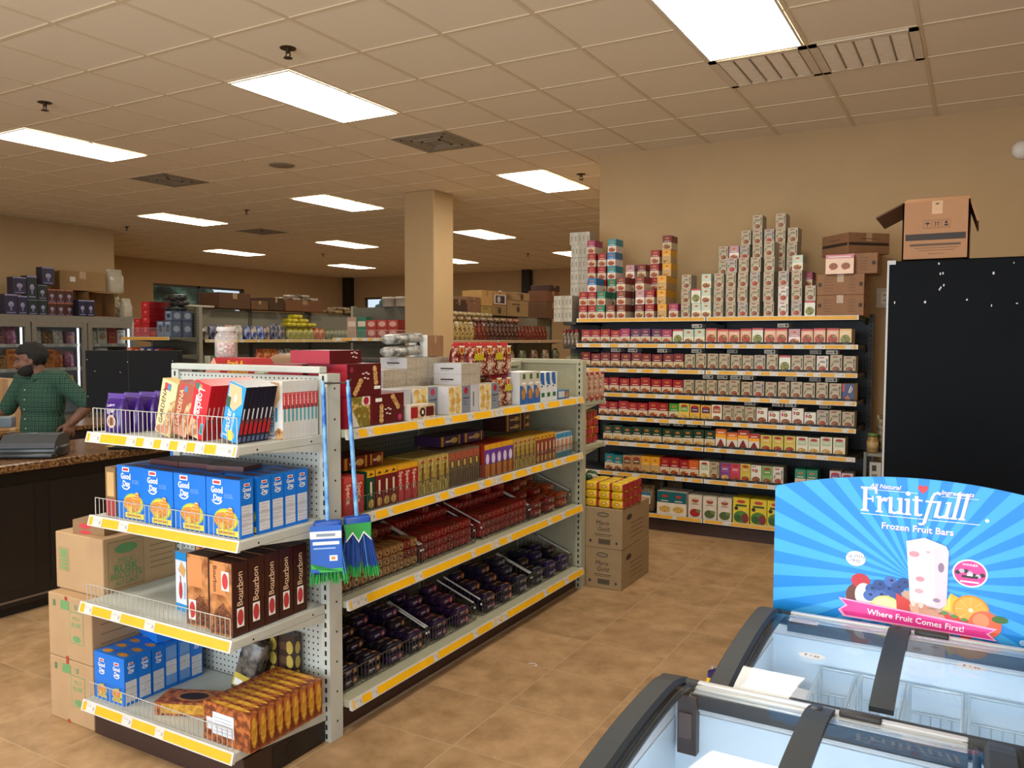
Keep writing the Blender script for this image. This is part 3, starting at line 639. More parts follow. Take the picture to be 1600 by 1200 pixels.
# ------------------------------------------------------------------ shrink-wrapped stacks on top of the spice wall
SHR = {}
def bundle(code, w=.078, h=.118, d=.17, side=False):
    k = (code, side, w, h, d)
    if k in SHR: return SHR[k]
    if side:   # seen edge-on: a row of narrow grey box spines
        mb, F = carton(w, d, h, M('9C9484', .4)); n = max(2, int(w/.034))
        for j in range(n): F['f'].rect((j+.06)/n, .02, (j+.94)/n, .98, M(['ACA594', 'B8B09E', 'A09886'][j % 3], .4), 1); F['f'].rect((j+.3)/n, .3, (j+.7)/n, .7, M('8E8676', .5), 2)
    else:
        sp = SPEC[code]; low = M(sp[4], .35) if sp[1] == 'band' else SIDE
        mb, F = carton(w, d, h, low); front(F['f'], code); n = 5
        for s in 'rl':
            if sp[1] == 'band': F[s].rect(0, .5, 1, 1, M(sp[2], .35), 1)
            for j in range(1, n): F[s].rect(j/n-.008, 0, j/n+.008, 1, M('5A5040', .5), 2)
        if sp[1] == 'band': F['t'].rect(0, 0, 1, 1, M(sp[2], .35), 1)
    SHR[k] = mb.mesh('spice_bundle'); return SHR[k]
TOPZ = SHZ[0]+.001; BH = .1195
def X1(px): # column position along the shelf from the photo's spacing, metres
    return -3.106+(px-905)*(2.321/437)
NB = {}
def stack(x, codes, where, y=0., first=0, w=.078):
    """codes from the shelf upwards"""
    for k, c in enumerate(codes):
        if c == ' ': continue
        lvl = k+first
        lab = '%s spice bundle %s, %s' % (SPEC[c][0], where, 'on the shelf' if lvl == 0 else ORD[lvl+1]+' level up')
        thing('spice_bundle', bundle(c, w), lab, 'box', (x+rnd.uniform(-.004, .004), SY+.1+y, TOPZ+BH*lvl), rnd.uniform(-.025, .025), 'shrink-wrapped spice stacks on the wall shelving')
stack(-3.075, 'RR', 'in the first column of the top stacks'); stack(-2.988, 'RRe', 'in the second column of the top stacks'); stack(-2.903, 'tt', 'in the third column of the top stacks')
stack(-3.085, 'RRRRRM', 'in the tall rear tower at the left', .19); stack(-2.885, 'ttt2e2', 'in the teal rear tower', .19); stack(-2.985, 'RRRRR', 'in the red rear column beside the tower', .2)
stack(-2.815, 'Z', 'beside the third column'); stack(-2.715, 'ZZZ', 'in the brown column of the top stacks'); stack(-2.71, 'ZZDT', 'in the rear brown column', .19)
stack(-2.545, 'DTZ', 'left of the yellow tower'); stack(-2.60, 'ZZZD', 'in the rear column left of the yellow tower', .19); stack(-2.448, 'RR', 'at the foot of the yellow tower, left side'); stack(-2.475, 'RRRRR', 'in the red rear column left of the yellow tower', .18)
stack(-2.345, 'BBB', 'in the yellow tower front'); stack(-2.365, 'BBBBBD', 'in the yellow tower rear', .18); stack(-2.245, 'M', 'alone right of the yellow tower')
stack(-2.135, 'CCC', 'in the cream column left of the gap'); stack(-2.047, 'SH', 'in the low column beside the cream column'); stack(-1.958, 'SSS', 'in the sage column'); stack(-2.06, 'S', 'under the sage column', .18)
PYR = [(-1.855, 'CCC', 'first'), (-1.757, 'CCCc', 'second'), (-1.66, 'cCCC', 'third'), (-1.565, 'CCcC', 'fourth'), (-1.458, 'CCCCC', 'fifth'), (-1.348, 'wwc', 'sixth'), (-1.24, 'cCCS', 'seventh'), (-1.146, 'HC', 'eighth')]
for x, cs, o in PYR: stack(x, cs, 'in the %s front column of the cream pyramid' % o)
stack(-1.875, 'CCCCC', 'in the leftmost rear column of the cream pyramid', .18); stack(-1.783, 'CCCCT', 'in the second rear column of the cream pyramid', .18); stack(-1.692, 'CCCCcC', 'in the third rear column of the cream pyramid', .18)
stack(-1.598, 'CCCCCCC', 'in the fourth rear column of the cream pyramid', .18); stack(-1.50, 'CCCcTc', 'in the fifth rear column of the cream pyramid', .18); stack(-1.41, 'CCCCCCC', 'in the sixth rear column of the cream pyramid', .18); stack(-1.318, 'CCCCCC', 'in the seventh rear column of the cream pyramid', .18); stack(-1.20, 'ccM', 'in the last rear column of the cream pyramid', .18)
# grey spine-out stacks on the rounded end shelf
EZ = 1.812
for k, (x, y, z, w, lab) in enumerate([(-3.315, 6.83, 0, .185, 'grey spine-out box stack at the lower left of the end shelf'), (-3.315, 6.83, BH, .185, 'grey spine-out box stack on the lower left end-shelf stack'),
   (-3.235, 7.02, 0, .19, 'grey spine-out stack at the back of the end shelf, bottom'), (-3.235, 7.02, BH, .19, 'grey spine-out stack at the back of the end shelf, second up'), (-3.235, 7.02, BH*2, .19, 'grey spine-out stack at the back of the end shelf, third up'),
   (-3.235, 7.02, BH*3, .19, 'grey spine-out stack at the back of the end shelf, fourth up'), (-3.235, 7.02, BH*4, .19, 'grey spine-out stack at the back of the end shelf, fifth up'), (-3.23, 7.02, BH*5, .19, 'grey spine-out stack at the back of the end shelf, sixth up'), (-3.245, 7.03, BH*6, .2, 'grey spine-out stack topmost on the end shelf')]):
    thing('spice_bundle', bundle('C', w, .118, .16, True), lab, 'box', (x, y, EZ+z), rnd.uniform(-.03, .03), 'grey spine-out stacks on the end shelf')
# bottles on the next rounded shelf
for k in range(4):
    e = empty('spice_jar', 'clear jar with red lid, %s from the left on the end shelf' % ORD[k+1], 'jar', (-3.385+.068*k, 6.96-.06*k, 1.592), 0, 'spice jars on the end shelf')
    mb = MB(); mb.lathe([(.027, 0), (.029, .01), (.029, .1), (.02, .118), (.02, .125)], M('6E5A44', .15, coat=1), 12); obj('jar_body', mb, parent=e)
    mb = MB(); mb.lathe([(.022, .125), (.023, .128), (.023, .15), (.02, .153)], M('8C1F1C', .4), 12); obj('lid', mb, parent=e)
mb = pouch(.12, .08, .16, blob('3A4A2A', '8A8A6A', 60., .5)); thing('herb_bag', mb, 'bag of green herbs on the third rounded end shelf', 'bag', (-3.27, 6.95, 1.362))
mb = pouch(.1, .08, .13, blob('6A4A2A', 'B09A7A', 60., .5)); thing('herb_bag', mb, 'bag of brown herbs at the left on the third end shelf', 'bag', (-3.37, 7.05, 1.362))
# ------------------------------------------------------------------ brown cartons at the right end of the wall shelving
KR = M('8A6242', .7, var=.05); KRD = M('6E4A30', .7, var=.05); TAPE = M('A98A68', .25)
def kraft(w, d, h, mat=KR, tape=True):
    mb = MB(); mb.rbox((-w/2, -d/2, 0), (w/2, d/2, h), .004, mat, smooth=False); F = faces(mb, w, d, h)
    if tape: F['t'].rect(.42, 0, .58, 1, TAPE, 1); F['f'].rect(.43, .62, .57, 1, TAPE, 1)
    return mb, F
for k, (x, y, z, w, d, h, rz, lab) in enumerate([(-.925, .17, 0, .34, .3, .158, 0, 'brown carton lowest of the stack beside the spice bundles'), (-.925, .17, .159, .34, .3, .158, .0, 'brown carton second in the stack beside the spice bundles'), (-.855, .2, .318, .37, .3, .155, .0, 'brown carton behind the pink box, third in the stack')]):
    mb, F = kraft(w, d, h)
    for s in (.07, .93): F['f'].rect(s-.035, .42, s+.035, .6, M('2E2019', .6), 1)
    for j in range(5): F['f'].rect(.15, .2+.14*j, .32+.03*(j % 3), .22+.14*j, M('5A3E2A', .6), 1); F['f'].rect(.68, .2+.14*j, .82, .22+.14*j, M('5A3E2A', .6), 1)
    F['r'].rect(.1, .4, .3, .62, M('2E2019', .6), 1)
    thing('carton', mb, lab, 'box', (x, SY+y, TOPZ+z), rz)
mb, F = kraft(.36, .34, .16, M('7E583A', .7))
for s in 'flrb': F[s].rect(.02, .4, .98, .54, M('2A1C14', .6), 1); F[s].rect(.3, .7, .7, .74, M('5A3E2A', .6), 1)
thing('carton', mb, 'brown carton with a dark band turned cornerwise on top of the stack', 'box', (-.86, SY+.29, TOPZ+.475), R(42))
mb, F = carton(.2, .05, .145, M('D9A0A0', .35)); f = F['f']; f.rect(0, .8, 1, 1, M('C8788A', .35), 1); f.rect(0, 0, 1, .8, M('E3C2A8', .35), 1)
for x in (.28, .72): f.ell(x, .4, .032, .026, FOODB, 2); f.ell(x-.05, .3, .012, .012, FOODR, 3)
f.rect(.1, .86, .9, .92, WHT, 2)
thing('snack_box', mb, 'pink box with two dishes pictured, propped against the brown cartons', 'box', (-.93, SY+.02, TOPZ+.318), .0)
# ------------------------------------------------------------------ stock on the near end cap
BLUE = M('1573D6', .35, var=.02); BLUED = M('0E5BB4', .35); LOGO = M('C23A3E', .4)
COOK = blob('B86A1E', 'E8B04A', 160., .5); HONEY = M('E0862A', .4)
def cookie(f, cx, cy, s, L=2):
    f.ell(cx, cy, .047*s, .031*s, M('A6BE3E', .5), L, 18); f.ell(cx, cy, .043*s, .027*s, M('D9C84A', .5), L+1, 18); f.ell(cx-.006*s/f.w, cy-.003*s/f.h, .039*s, .023*s, COOK, L+2, 18); f.ell(cx-.024*s/f.w, cy+.004*s/f.h, .017*s, .014*s, M('D98A3A', .5), L+2, 12)
    for k in range(5):
        r_ = (.016, .021, .02, .015, .009)[k]; f.ell(cx+(.008+.003*k)*s/f.w, cy+(-.004+.0085*k)*s/f.h, r_*s, .0062*s, HONEY, L+3+k, 12); f.ell(cx+(.008+.003*k)*s/f.w, cy+(.0*s-.001*s+.0085*k*s)/f.h, r_*.8*s, .0016*s, M('F4CFA0', .4), L+4+k, 10)
    f.ell(cx-.012*s/f.w, cy-.017*s/f.h, .011*s, .010*s, M('E9B84A', .5), L+8, 10)
    f.rect(cx-.036*s/f.w, cy-.043*s/f.h, cx+.05*s/f.w, cy-.027*s/f.h, M('E8D24A', .4), L+8); f.rect(cx-.03*s/f.w, cy-.038*s/f.h, cx+.035*s/f.w, cy-.032*s/f.h, M('B8843A', .4), L+9)
def goodday(f, s, cxl, cyl_):
    f.rect(cxl-.022*s/f.w, cyl_+.036*s/f.h, cxl+.022*s/f.w, cyl_+.054*s/f.h, WHITE, 2); f.rect(cxl-.017*s/f.w, cyl_+.04*s/f.h, cxl+.017*s/f.w, cyl_+.05*s/f.h, LOGO, 3)
    f.text('Good', cxl, cyl_+.018*s/f.h, .024*s, WHITE, 2, 0, .03, 0, .062*s); f.text('Day', cxl+.004*s/f.w, cyl_-.012*s/f.h, .024*s, WHITE, 2, 0, .03, 0, .046*s)
    a = [R(x) for x in range(200, 341, 14)]
    f.poly([(cxl+.03*s*math.cos(t)/f.w, cyl_-.014*s/f.h+.024*s*math.sin(t)/f.h) for t in a]+[(cxl+.027*s*math.cos(t)/f.w, cyl_-.014*s/f.h+.019*s*math.sin(t)/f.h) for t in reversed(a)], WHITE, 2)
def nutri(f, y0, y1, n=9):
    f.rect(.08, y0, .92, y1, M('D5D6DC', .45), 1); q = random.Random(2)
    for k in range(n): yy = y0+(y1-y0)*(k+.6)/(n+.4); f.rect(.14, yy, .14+q.uniform(.4, .72), yy+.006, M('8A8C98', .5), 2)
    for k in (3, 6): yy = y0+(y1-y0)*(k+.1)/(n+.4); f.rect(.08, yy, .92, yy+.005, INK, 2)
def gd_big():
    mb, F = carton(.178, .062, .215, BLUE); f = F['f']; goodday(f, 1.0, .32, .72); f.text('BUTTER', .66, .73, .008, M('7FB4EC', .4), 2); f.text('COOKIES', .66, .69, .008, M('7FB4EC', .4), 2); cookie(f, .58, .30, 1.35)
    goodday(F['r'], .62, .5, .78); nutri(F['r'], .06, .56); F['b'].rect(0, 0, 1, 1, BLUED); F['t'].rect(.02, .1, .98, .9, M('1A5FB0', .4)); F['t'].rect(.4, .25, .75, .75, M('6A4A4A', .5), 2)
    return mb.mesh('biscuit_box')
g = gd_big()
rowname = ['front row', 'second row', 'third row', 'fourth row', 'fifth row', 'sixth row']
for c, (x, y0) in enumerate([(-2.945, 2.10), (-2.763, 2.088), (-2.58, 2.088), (-2.394, 2.086)]):
    for k in range(5 if c < 3 else 5):
        y = y0+.0655*k+(.02 if c == 3 and k else 0)
        thing('biscuit_box', g, 'tall blue biscuit box, %s column from the left, %s, second end-cap shelf' % (ORD[c+1], rowname[k]), 'box', (x, y, .921), rnd.uniform(-.012, .012), 'tall blue biscuit boxes')
mb, F = carton(.06, .2, .2, M('8A6A44', .5)); F['f'].rect(0, 0, 1, .35, M('A83A34', .4)); F['f'].rect(.15, .4, .85, .9, M('C9A46A', .5)); F['r'].rect(.08, .05, .92, .95, M('8C949C', .5)); 
for k in range(10): F['r'].rect(.14, .12+.08*k, .8, .14+.08*k, M('5E666E', .5), 2)
thing('biscuit_box', mb, 'brown and red box with grey panel, left end of the second end-cap shelf', 'box', (-3.085, 2.17, .921), .05)
for k in range(3):
    mb, F = carton(.17, .12, .018, M('5A3230', .35))
    thing('snack_pack', mb, 'flat brown pack lying on the blue boxes, %s from left' % ORD[k+1], 'pack', (-2.86+.16*k, 2.22+.01*k, 1.137), .1*k, 'flat brown packs on the blue boxes')
# lower blue boxes
def gd_small():
    mb, F = carton(.098, .06, .195, BLUE); goodday(F['f'], .72, .5, .68); cookie(F['f'], .5, .22, .72); goodday(F['r'], .5, .5, .75); nutri(F['r'], .06, .5); F['t'].ell(.5, .5, .03, .016, COOK); 
    return mb.mesh('biscuit_box')
def gd_back():
    mb, F = carton(.098, .06, .195, BLUE); F['r'].rect(.08, .08, .92, .92, M('6E9CD8', .4)); nutri(F['r'], .3, .6, 5); F['t'].ell(.5, .5, .03, .016, COOK)
    return mb.mesh('biscuit_box')
gs, gb = gd_small(), gd_back()
for c, x in enumerate((-3.103, -3.0)):
    for k in range(6):
        thing('biscuit_box', gb if k in (3, 4) and c else gs, 'small blue biscuit box, %s column, %s of the bottom end-cap shelf' % (['left', 'right'][c], rowname[k]), 'box', (x+rnd.uniform(-.003, .003), 2.055+.0635*k, .161), rnd.uniform(-.03, .03), 'small blue biscuit boxes')
thing('biscuit_box', gs, 'small blue biscuit box lying on top of the other small blue boxes', 'box', (-2.975, 2.25, .358+.03), 0, None, (R(-90), 0, R(75)))
# brown cream-biscuit boxes
CHOC = M('3A1712', .35); CHOCP = blob('8A5028', 'C88A52', 18., .4)
def bourbon(flip):
    mb, F = carton(.125, .07, .27, CHOC); f = F['f']; f.rect(.04, 0, .96, 1, CHOCP, 1); f.poly([(.1, .02), (.95, .02), (.95, .3), (.6, .45), (.25, .32)], blob('4A2414', '8A5230', 90., .4), 2)
    f.rect(.05, .55, .7, .95, M('D08A54', .4), 2)
    if flip: f.rect(.1, .08, .42, .36, WHITE, 4); f.ell(.26, .22, .016, .032, LOGO, 5); f.text('Bourbon', .72, .24, .022, M('5A2A14', .4), 4, 90, .01)
    else: f.rect(.55, .62, .86, .88, WHITE, 4); f.ell(.7, .75, .016, .03, LOGO, 5); f.text('Bourbon', .28, .76, .02, M('5A2A14', .4), 4, -90, .01)
    r = F['r']; r.text('Bourbon', .45, .64, .026, M('E0C2A0', .4), 2, 90, .008); r.rect(.64, .52, .68, .74, M('C9A27A', .4), 2); r.rect(.25, .12, .72, .38, WHITE, 2); r.ell(.48, .25, .014, .03, LOGO, 3)
    return mb.mesh('biscuit_box')
bo, bf = bourbon(False), bourbon(True)
for k in range(5): thing('biscuit_box', bo, 'dark brown chocolate biscuit box, right column, %s on the third end-cap shelf' % rowname[k], 'box', (-2.362, 2.045+.0755*k, .571), rnd.uniform(-.02, .02), 'dark brown chocolate biscuit boxes')
for k in range(4): thing('biscuit_box', bf, 'dark brown chocolate biscuit box with logo at the bottom, middle column, %s' % rowname[k], 'box', (-2.51, 2.065+.0755*k, .571), rnd.uniform(-.02, .02), 'dark brown chocolate biscuit boxes')
for k in range(3): thing('biscuit_box', bo, 'dark brown chocolate biscuit box, left column, %s behind the light blue box' % rowname[k], 'box', (-2.645, 2.215+.0755*k, .571), .03, 'dark brown chocolate biscuit boxes')
mb, F = carton(.095, .05, .235, M('DCE4EC', .3)); f = F['f']; f.rect(0, .86, 1, 1, M('1C8CD0', .35)); f.rect(0, 0, 1, .12, M('1C8CD0', .35)); f.poly([(.2, .68), (.6, .58), (.75, .72), (.4, .84)], M('D9A860', .5), 2); f.ell(.35, .35, .012, .036, LOGO, 3); f.rect(.32, .5, .38, .6, LOGO, 3); f.rect(.58, .22, .72, .5, M('A9B4BE', .4), 2)
thing('wafer_box', mb, 'light blue and white box left of the dark brown boxes', 'box', (-2.70, 2.14, .571), -.1)
# bottom shelf right: almond cake boxes on edge
ALM = blob('6A3018', 'B86A34', 46., .4, '8C4A22'); CAKE = blob('B8801E', 'D9A63A', 60., .5)
mb, F = carton(.245, .038, .142, ALM); F['f'].rect(.06, .3, .26, .62, M('D2D8E2', .4), 1); F['f'].rect(.2, .22, .66, .8, M('DDE2EA', .4), 2)
for k in range(5): F['f'].rect(.24, .3+.09*k, .62, .32+.09*k, M('A8B0BC', .5), 3)
F['r'].poly([(.5+.36*math.cos(a), .5+.4*math.sin(a)) for a in [R(t) for t in range(0, 360, 20)]], CAKE, 1); F['t'].poly([(.5+.42*math.cos(a), .5+.32*math.sin(a)) for a in [R(t) for t in range(0, 360, 20)]], CAKE, 1); me = mb.mesh('cake_box')
for k in range(9): thing('cake_box', me, 'brown almond cake box standing on edge, %s from the front of the bottom end-cap shelf' % ORD[k+1], 'box', (-2.345, 2.03+.0415*k, .161), rnd.uniform(-.008, .008), 'almond cake boxes on edge')
mb, F = carton(.27, .12, .055, ALM); F['f'].rect(.1, .15, .92, .85, CAKE, 1); t = F['t']; t.ell(.5, .5, .075, .045, M('B87A4A', .4), 1, 20); t.ell(.5, .5, .06, .032, M('2A1A14', .4), 2, 20)
for s in (-.16, 0, .16): t.rect(.06, .48+s*.6, .3, .52+s*.6, M('9C6238', .5), 1); t.rect(.7, .48+s*.6, .94, .52+s*.6, M('9C6238', .5), 1)
thing('cake_box', mb, 'brown cake box lying flat in front of the dark bag on the bottom end-cap shelf', 'box', (-2.69, 2.15, .161), R(24))
mb = MB(); mb.rbox((-.06, -.03, 0), (.06, .03, .24), .02, blob('2A2622', '6E665C', 30., .2)); f = FR(mb, (-.05, -.0305, .03), (1, 0, 0), (0, 0, 1), .08, .055); f.rect(0, 0, 1, 1, M('C9B03A', .4), 1); f.rect(.1, .1, .6, .6, WHITE, 2)
thing('cake_bag', mb, 'dark glossy bag with yellow price label leaning behind the cake boxes', 'bag', (-2.61, 2.33, .176), 0, None, (R(-8), R(14), R(6)))
for k in range(2):
    mb, F = carton(.085, .04, .27, M('3A2A22', .3)); 
    for j in range(4): F['f'].ell(.7, .15+.22*j, .02, .028, M('B8A24A', .4), 1); F['f'].rect(.1, .1+.22*j, .5, .22+.22*j, M('5A3A2A', .4), 1); F['r'].ell(.5, .15+.22*j, .014, .026, M('B8A24A', .4), 1)
    thing('cake_box', mb, 'dark box with yellow cake slices pictured, %s behind the almond cake boxes' % ORD[k+1], 'box', (-2.535+.094*k, 2.427, .161), 0, 'dark cake boxes at the back')
# wafers on the top end-cap shelf
def wafer(w, h, t, front_c, side_c, fn, sfn=None):
    mb, F = carton(w, t, h, M(side_c, .3)); F['f'].rect(0, 0, 1, 1, M(front_c, .3), 1); fn(F['f'])
    if sfn: sfn(F['r'])
    return mb.mesh('wafer_pack')
HAZ = blob('A8683C', 'E0B888', 50., .4); TEAL = M('1E7A6A', .4); REDL = M('C9202A', .35)
def w_gard(f, dark):
    f.rect(.2, .82, .62, .95, LOGO, 2); f.rect(.42, .83, .6, .94, M('3A8AB0', .4), 3); f.text('GARDENA', .25, .52, .022, M('4A2A1A', .4) if not dark else M('E8CFA0', .4), 3, 90, .008); f.poly([(.35, .02), (.98, .02), (.98, .7), (.7, .62), (.55, .35)], HAZ, 2); f.ell(.3, .08, .02, .016, M('B87A5A', .5), 3); f.ell(.6, .1, .022, .018, M('C98A6A', .5), 3)
def w_red(f):
    f.text('Loacker', .5, .62, .034, WHITE, 3, -90, .012, 0, .115); f.rect(.2, .4, .3, .75, WHITE, 2); f.ell(.35, .9, .016, .014, HAZ, 2); f.rect(.1, .86, .3, .97, TEAL, 2); f.poly([(.0, .0), (.7, 0), (.5, .3), (.1, .34)], HAZ, 2); f.rect(.72, .1, .95, .3, M('5AA0C0', .4), 2); f.rect(.78, .13, .92, .27, TEAL, 3)
def w_blue(f):
    f.poly([(.05, .97), (.75, .97), (.9, .7), (.5, .52), (.1, .62)], M('D9B486', .5), 2); f.ell(.5, .75, .006, .014, WHITE, 3); f.rect(0, .56, .25, .74, M('2A5A4A', .4), 3); f.text('Loacker', .25, .3, .028, WHITE, 3, 90, .01, 0, .1); f.rect(.5, .16, .62, .5, M('9CD0F0', .4), 2); f.ell(.55, .1, .02, .02, M('D9D24A', .4), 3)
def w_white(f):
    f.poly([(.05, .98), (.8, .98), (.85, .7), (.5, .55), (.1, .68)], M('E0B888', .5), 2); f.ell(.5, .78, .008, .014, WHITE, 3); f.rect(.02, .56, .34, .78, TEAL, 2); f.rect(.04, .58, .3, .76, M('5AA0C0', .4), 3); f.text('Loacker', .28, .28, .032, M('1C8CC8', .4), 3, 90, .012, 0, .105); f.rect(.55, .3, .68, .54, M('3AA0D8', .4), 2); f.poly([(.5, 0), (1, 0), (1, .15), (.7, .2), (.5, .12)], HAZ, 2)
def s_red(r): r.rect(.3, .36, .6, .6, M('E8B8B4', .4), 1); r.rect(.2, .28, .8, .38, M('6A4A4A', .4), 1); r.rect(.1, .02, .9, .25, M('A01820', .35), 1)
def s_navy(r): r.rect(.3, .4, .6, .62, M('E4E6F0', .4), 1); r.rect(.15, .16, .85, .42, REDL, 1); r.rect(.25, .36, .8, .43, M('7A4A4A', .4), 2); r.rect(.2, .03, .8, .12, M('5A6A9C', .4), 1)
def s_white(r): r.rect(0, .52, 1, .8, REDL, 1); r.rect(.2, .52, .8, .58, M('7A4A4A', .4), 2); r.text('Loacker', .5, .68, .010, WHITE, 2, -90, .01, 0, .05); r.rect(.3, .3, .75, .52, M('4AA0A8', .4), 1)
gA = wafer(.09, .215, .028, 'EAD79A', 'DCC37E', lambda f: w_gard(f, False)); gB = wafer(.085, .21, .028, 'A8523A', '8C2A24', lambda f: w_gard(f, True))
rA = wafer(.088, .215, .02, 'CF2028', 'C41E26', w_red, s_red); bA = wafer(.088, .215, .02, '2196DC', '16182E', w_blue, s_navy); wA = wafer(.085, .222, .02, 'EFEFEC', 'D2D2CE', w_white, s_white)
TH = R(15)
def lean(me, x, y, lab, grp, th=TH, w=.088): thing('wafer_pack', me, lab, 'wafer pack', (x, y, 1.2665+w/2*math.sin(th)), 0, grp, (0, th, 0))
for k in range(2): lean(gA, -2.752, 2.087+.03*k, 'cream hazelnut wafer pack leaning right, %s' % ['at the front', 'behind the front one'][k], 'cream wafer packs')
for k in range(2): lean(gB, -2.652, 2.085+.03*k, 'brown-red wafer pack between the cream and red packs, %s' % ['at the front', 'behind the front one'][k], 'brown wafer packs')
for k in range(12): lean(rA, -2.552, 2.072+.0215*k, 'red wafer pack leaning right, %s from the front' % ORD[k+1], 'red wafer packs')
bB = wafer(.088, .215, .02, '16182E', '16182E', w_blue, s_navy)
for k in range(7): lean(bA if k == 0 else bB, -2.372+.0*k, 2.075+.0215*k, 'light blue wafer pack leaning in front of the navy ones' if k == 0 else 'navy wafer pack leaning right, %s behind the light blue one' % ORD[k], 'navy wafer packs')
for k in range(9): thing('wafer_pack', wA, 'white wafer pack standing upright, %s from the front' % ORD[k+1], 'wafer pack', (-2.330, 2.262+.0212*k, 1.266), 0, 'white wafer packs')
PUR = M('35146A', .25, coat=.3); PURD = M('4A2A8A', .3)
for k in range(6):
    mb = pouch(.115, .06, .16, PUR, seed=k, mat2=PURD)
    if k == 0:
        f = FR(mb, (-.0525, -.0325, .0), (1, 0, 0), (0, 0, 1), .105, .16); f.text('Cadbury', .56, .72, .010, WHITE, 2, 8, .006, .2, .055); f.text('Eclair', .56, .58, .017, WHITE, 2, 12, .01, .2, .062); f.ell(.55, .3, .027, .027, M('D9B89A', .4), 2); f.ell(.55, .3, .019, .017, M('7A4A2A', .4), 3)
    thing('candy_bag', mb, 'purple foil candy bag on the top end-cap shelf, %s from the front' % ORD[k+1], 'bag', (-3.045+.01*k, 2.085+.064*k, 1.266), rnd.uniform(-.05, .05), 'purple candy bags')
# things standing behind the end-cap's top rail
mb = MB(); mb.prism([(-.2, 0), (.2, 0), (.2, .2), (.12, .285), (-.12, .285), (-.2, .2)], (0, -.1, 0), (1, 0, 0), (0, 0, 1), .12, M('B01E22', .4)); f = FR(mb, (-.2, -.1, 0), (1, 0, 0), (0, 0, 1), .4, .285)
f.text('Fresh &', .56, .92, .024, M('E8B41E', .4), 2, 0, .02, .2); f.text('Delicious', .6, .8, .026, M('E8B41E', .4), 2, 0, .02, .2, .15); f.poly([(.0, .68), (.2, 1), (.34, .68)], M('E8A48A', .4), 1)
thing('display_box', mb, 'red display box with yellow lettering behind the end-cap top rail', 'box', (-2.99, 2.73, 1.276))
e = empty('candy_jar', 'clear plastic jar of pink and white candies on the red display box', 'jar', (-3.095, 2.69, 1.5615))
mb = MB(); mb.lathe([(.046, 0), (.052, .008), (.052, .095), (.042, .113), (.037, .116), (.037, .122)], film('E8E2DC', .35, .1), 18); obj('jar_body', mb, parent=e)
mb = MB(); mb.lathe([(.041, .1222), (.043, .124), (.043, .14), (.04, .144)], film('E6E2DC', .6, .2), 18); obj('lid', mb, parent=e)
mb = MB()
for k in range(90):
    a, r_, zz = rnd.uniform(0, 6.28), .038*math.sqrt(rnd.random()), rnd.uniform(.014, .07)
    mb.ell((r_*math.cos(a), r_*math.sin(a), zz), (.009, .008, .007), [M('E6A8A0', .4), M('EDE2DA', .4), M('D98A8A', .4), M('B8C8A8', .4)][k % 4], 6, 4)
o = obj('candies', mb, parent=e); o['kind'] = 'stuff'
mb, F = kraft(.3, .26, .225, M('8C6A4A', .7)); thing('carton', mb, 'brown carton under the brown dome on the left side of the run', 'box', (-3.04, 3.06, 1.276))
mb = MB(); mb.lathe([(.12, 0), (.12, .02), (.105, .045), (.06, .07), (.01, .075)], M('8C6E52', .6), 18); thing('basket_dome', mb, 'low brown dome behind the red display box', 'dome', (-3.06, 3.06, 1.5015))
# ------------------------------------------------------------------ top shelf of the long run (faces +x)
ZT = 1.276; XF = -2.262
def rt(name, mb, lab, cat, y, z, d, grp=None, xf=XF, dr=0): return thing(name, mb, lab, cat, (xf-d/2, y, z), R(90)+dr, grp)
MAR = M('5A1218', .35); MARR = M('A01E30', .35); BISC = blob('A8743A', 'E0B878', 120., .5)
def maroon(w, d, h, var):
    mb, F = carton(w, d, h, MAR); F['l'].rect(0, 0, 1, 1, MARR, 1); F['t'].rect(0, 0, 1, 1, M('7A1A24', .35), 1); f = F['f']
    def bis(cx, cy, s, rot):
        c, sn = math.cos(R(rot)), math.sin(R(rot))
        for k in range(4):
            dx, dy = 0, (k-1.5)*.02*s
            f.ell(cx+(dx*c-dy*sn)/w, cy+(dx*sn+dy*c)/h, .015*s, .013*s, BISC, 2+k, 12)
    def scr(cx, cy, s):
        for k, (a, b) in enumerate(((-.02, .012), (0, .016), (.014, .01), (-.01, -.006), (.01, -.01))): f.ell(cx+a*s/w, cy+b*s/h, .009*s, .0035*s, M('E6D2CE', .4), 2, 8)
    if var == 0: bis(.82, .62, 1, 10); bis(.3, .28, 1, -35); scr(.55, .6, 1); f.rect(.78, .18, .97, .28, WHITE, 2); f.ell(.12, .82, .012, .012, M('8C2A44', .4), 2)
    if var == 1: bis(.28, .36, 1, 0); bis(.72, .72, 1, 40); scr(.5, .4, 1); f.rect(.1, .76, .3, .88, WHITE, 2); f.ell(.86, .18, .014, .014, M('B83A6A', .4), 2)
    if var == 2: scr(.78, .6, .9)
    if var == 3: f.rect(.04, .02, .98, .98, blob('8C6A2A', 'D9B06A', 40., .4, '6A7A2A'), 1); f.poly([(.04, .02), (.5, .02), (.2, .5), (.04, .6)], M('E6DED2', .4), 2); f.rect(.62, .7, .98, .98, M('E8E0D6', .4), 2); f.ell(.8, .84, .017, .017, M('B01E3E', .4), 3)
    return mb
rt('cookie_box', maroon(.145, .22, .132, 3), 'maroon box with a food picture panel at the near end of the top shelf', 'box', 2.665, ZT, .22)
rt('cookie_box', maroon(.225, .22, .132, 1), 'maroon biscuit box with two biscuits pictured, on the top shelf', 'box', 2.86, ZT, .22)
rt('cookie_box', maroon(.22, .22, .135, 0), 'maroon biscuit box stacked above the food picture box', 'box', 2.70, ZT+.1335, .22)
rt('cookie_box', maroon(.2, .22, .055, 2), 'flat maroon box lying topmost on the maroon boxes', 'box', 2.66, ZT+.27, .22, None, -2.33)
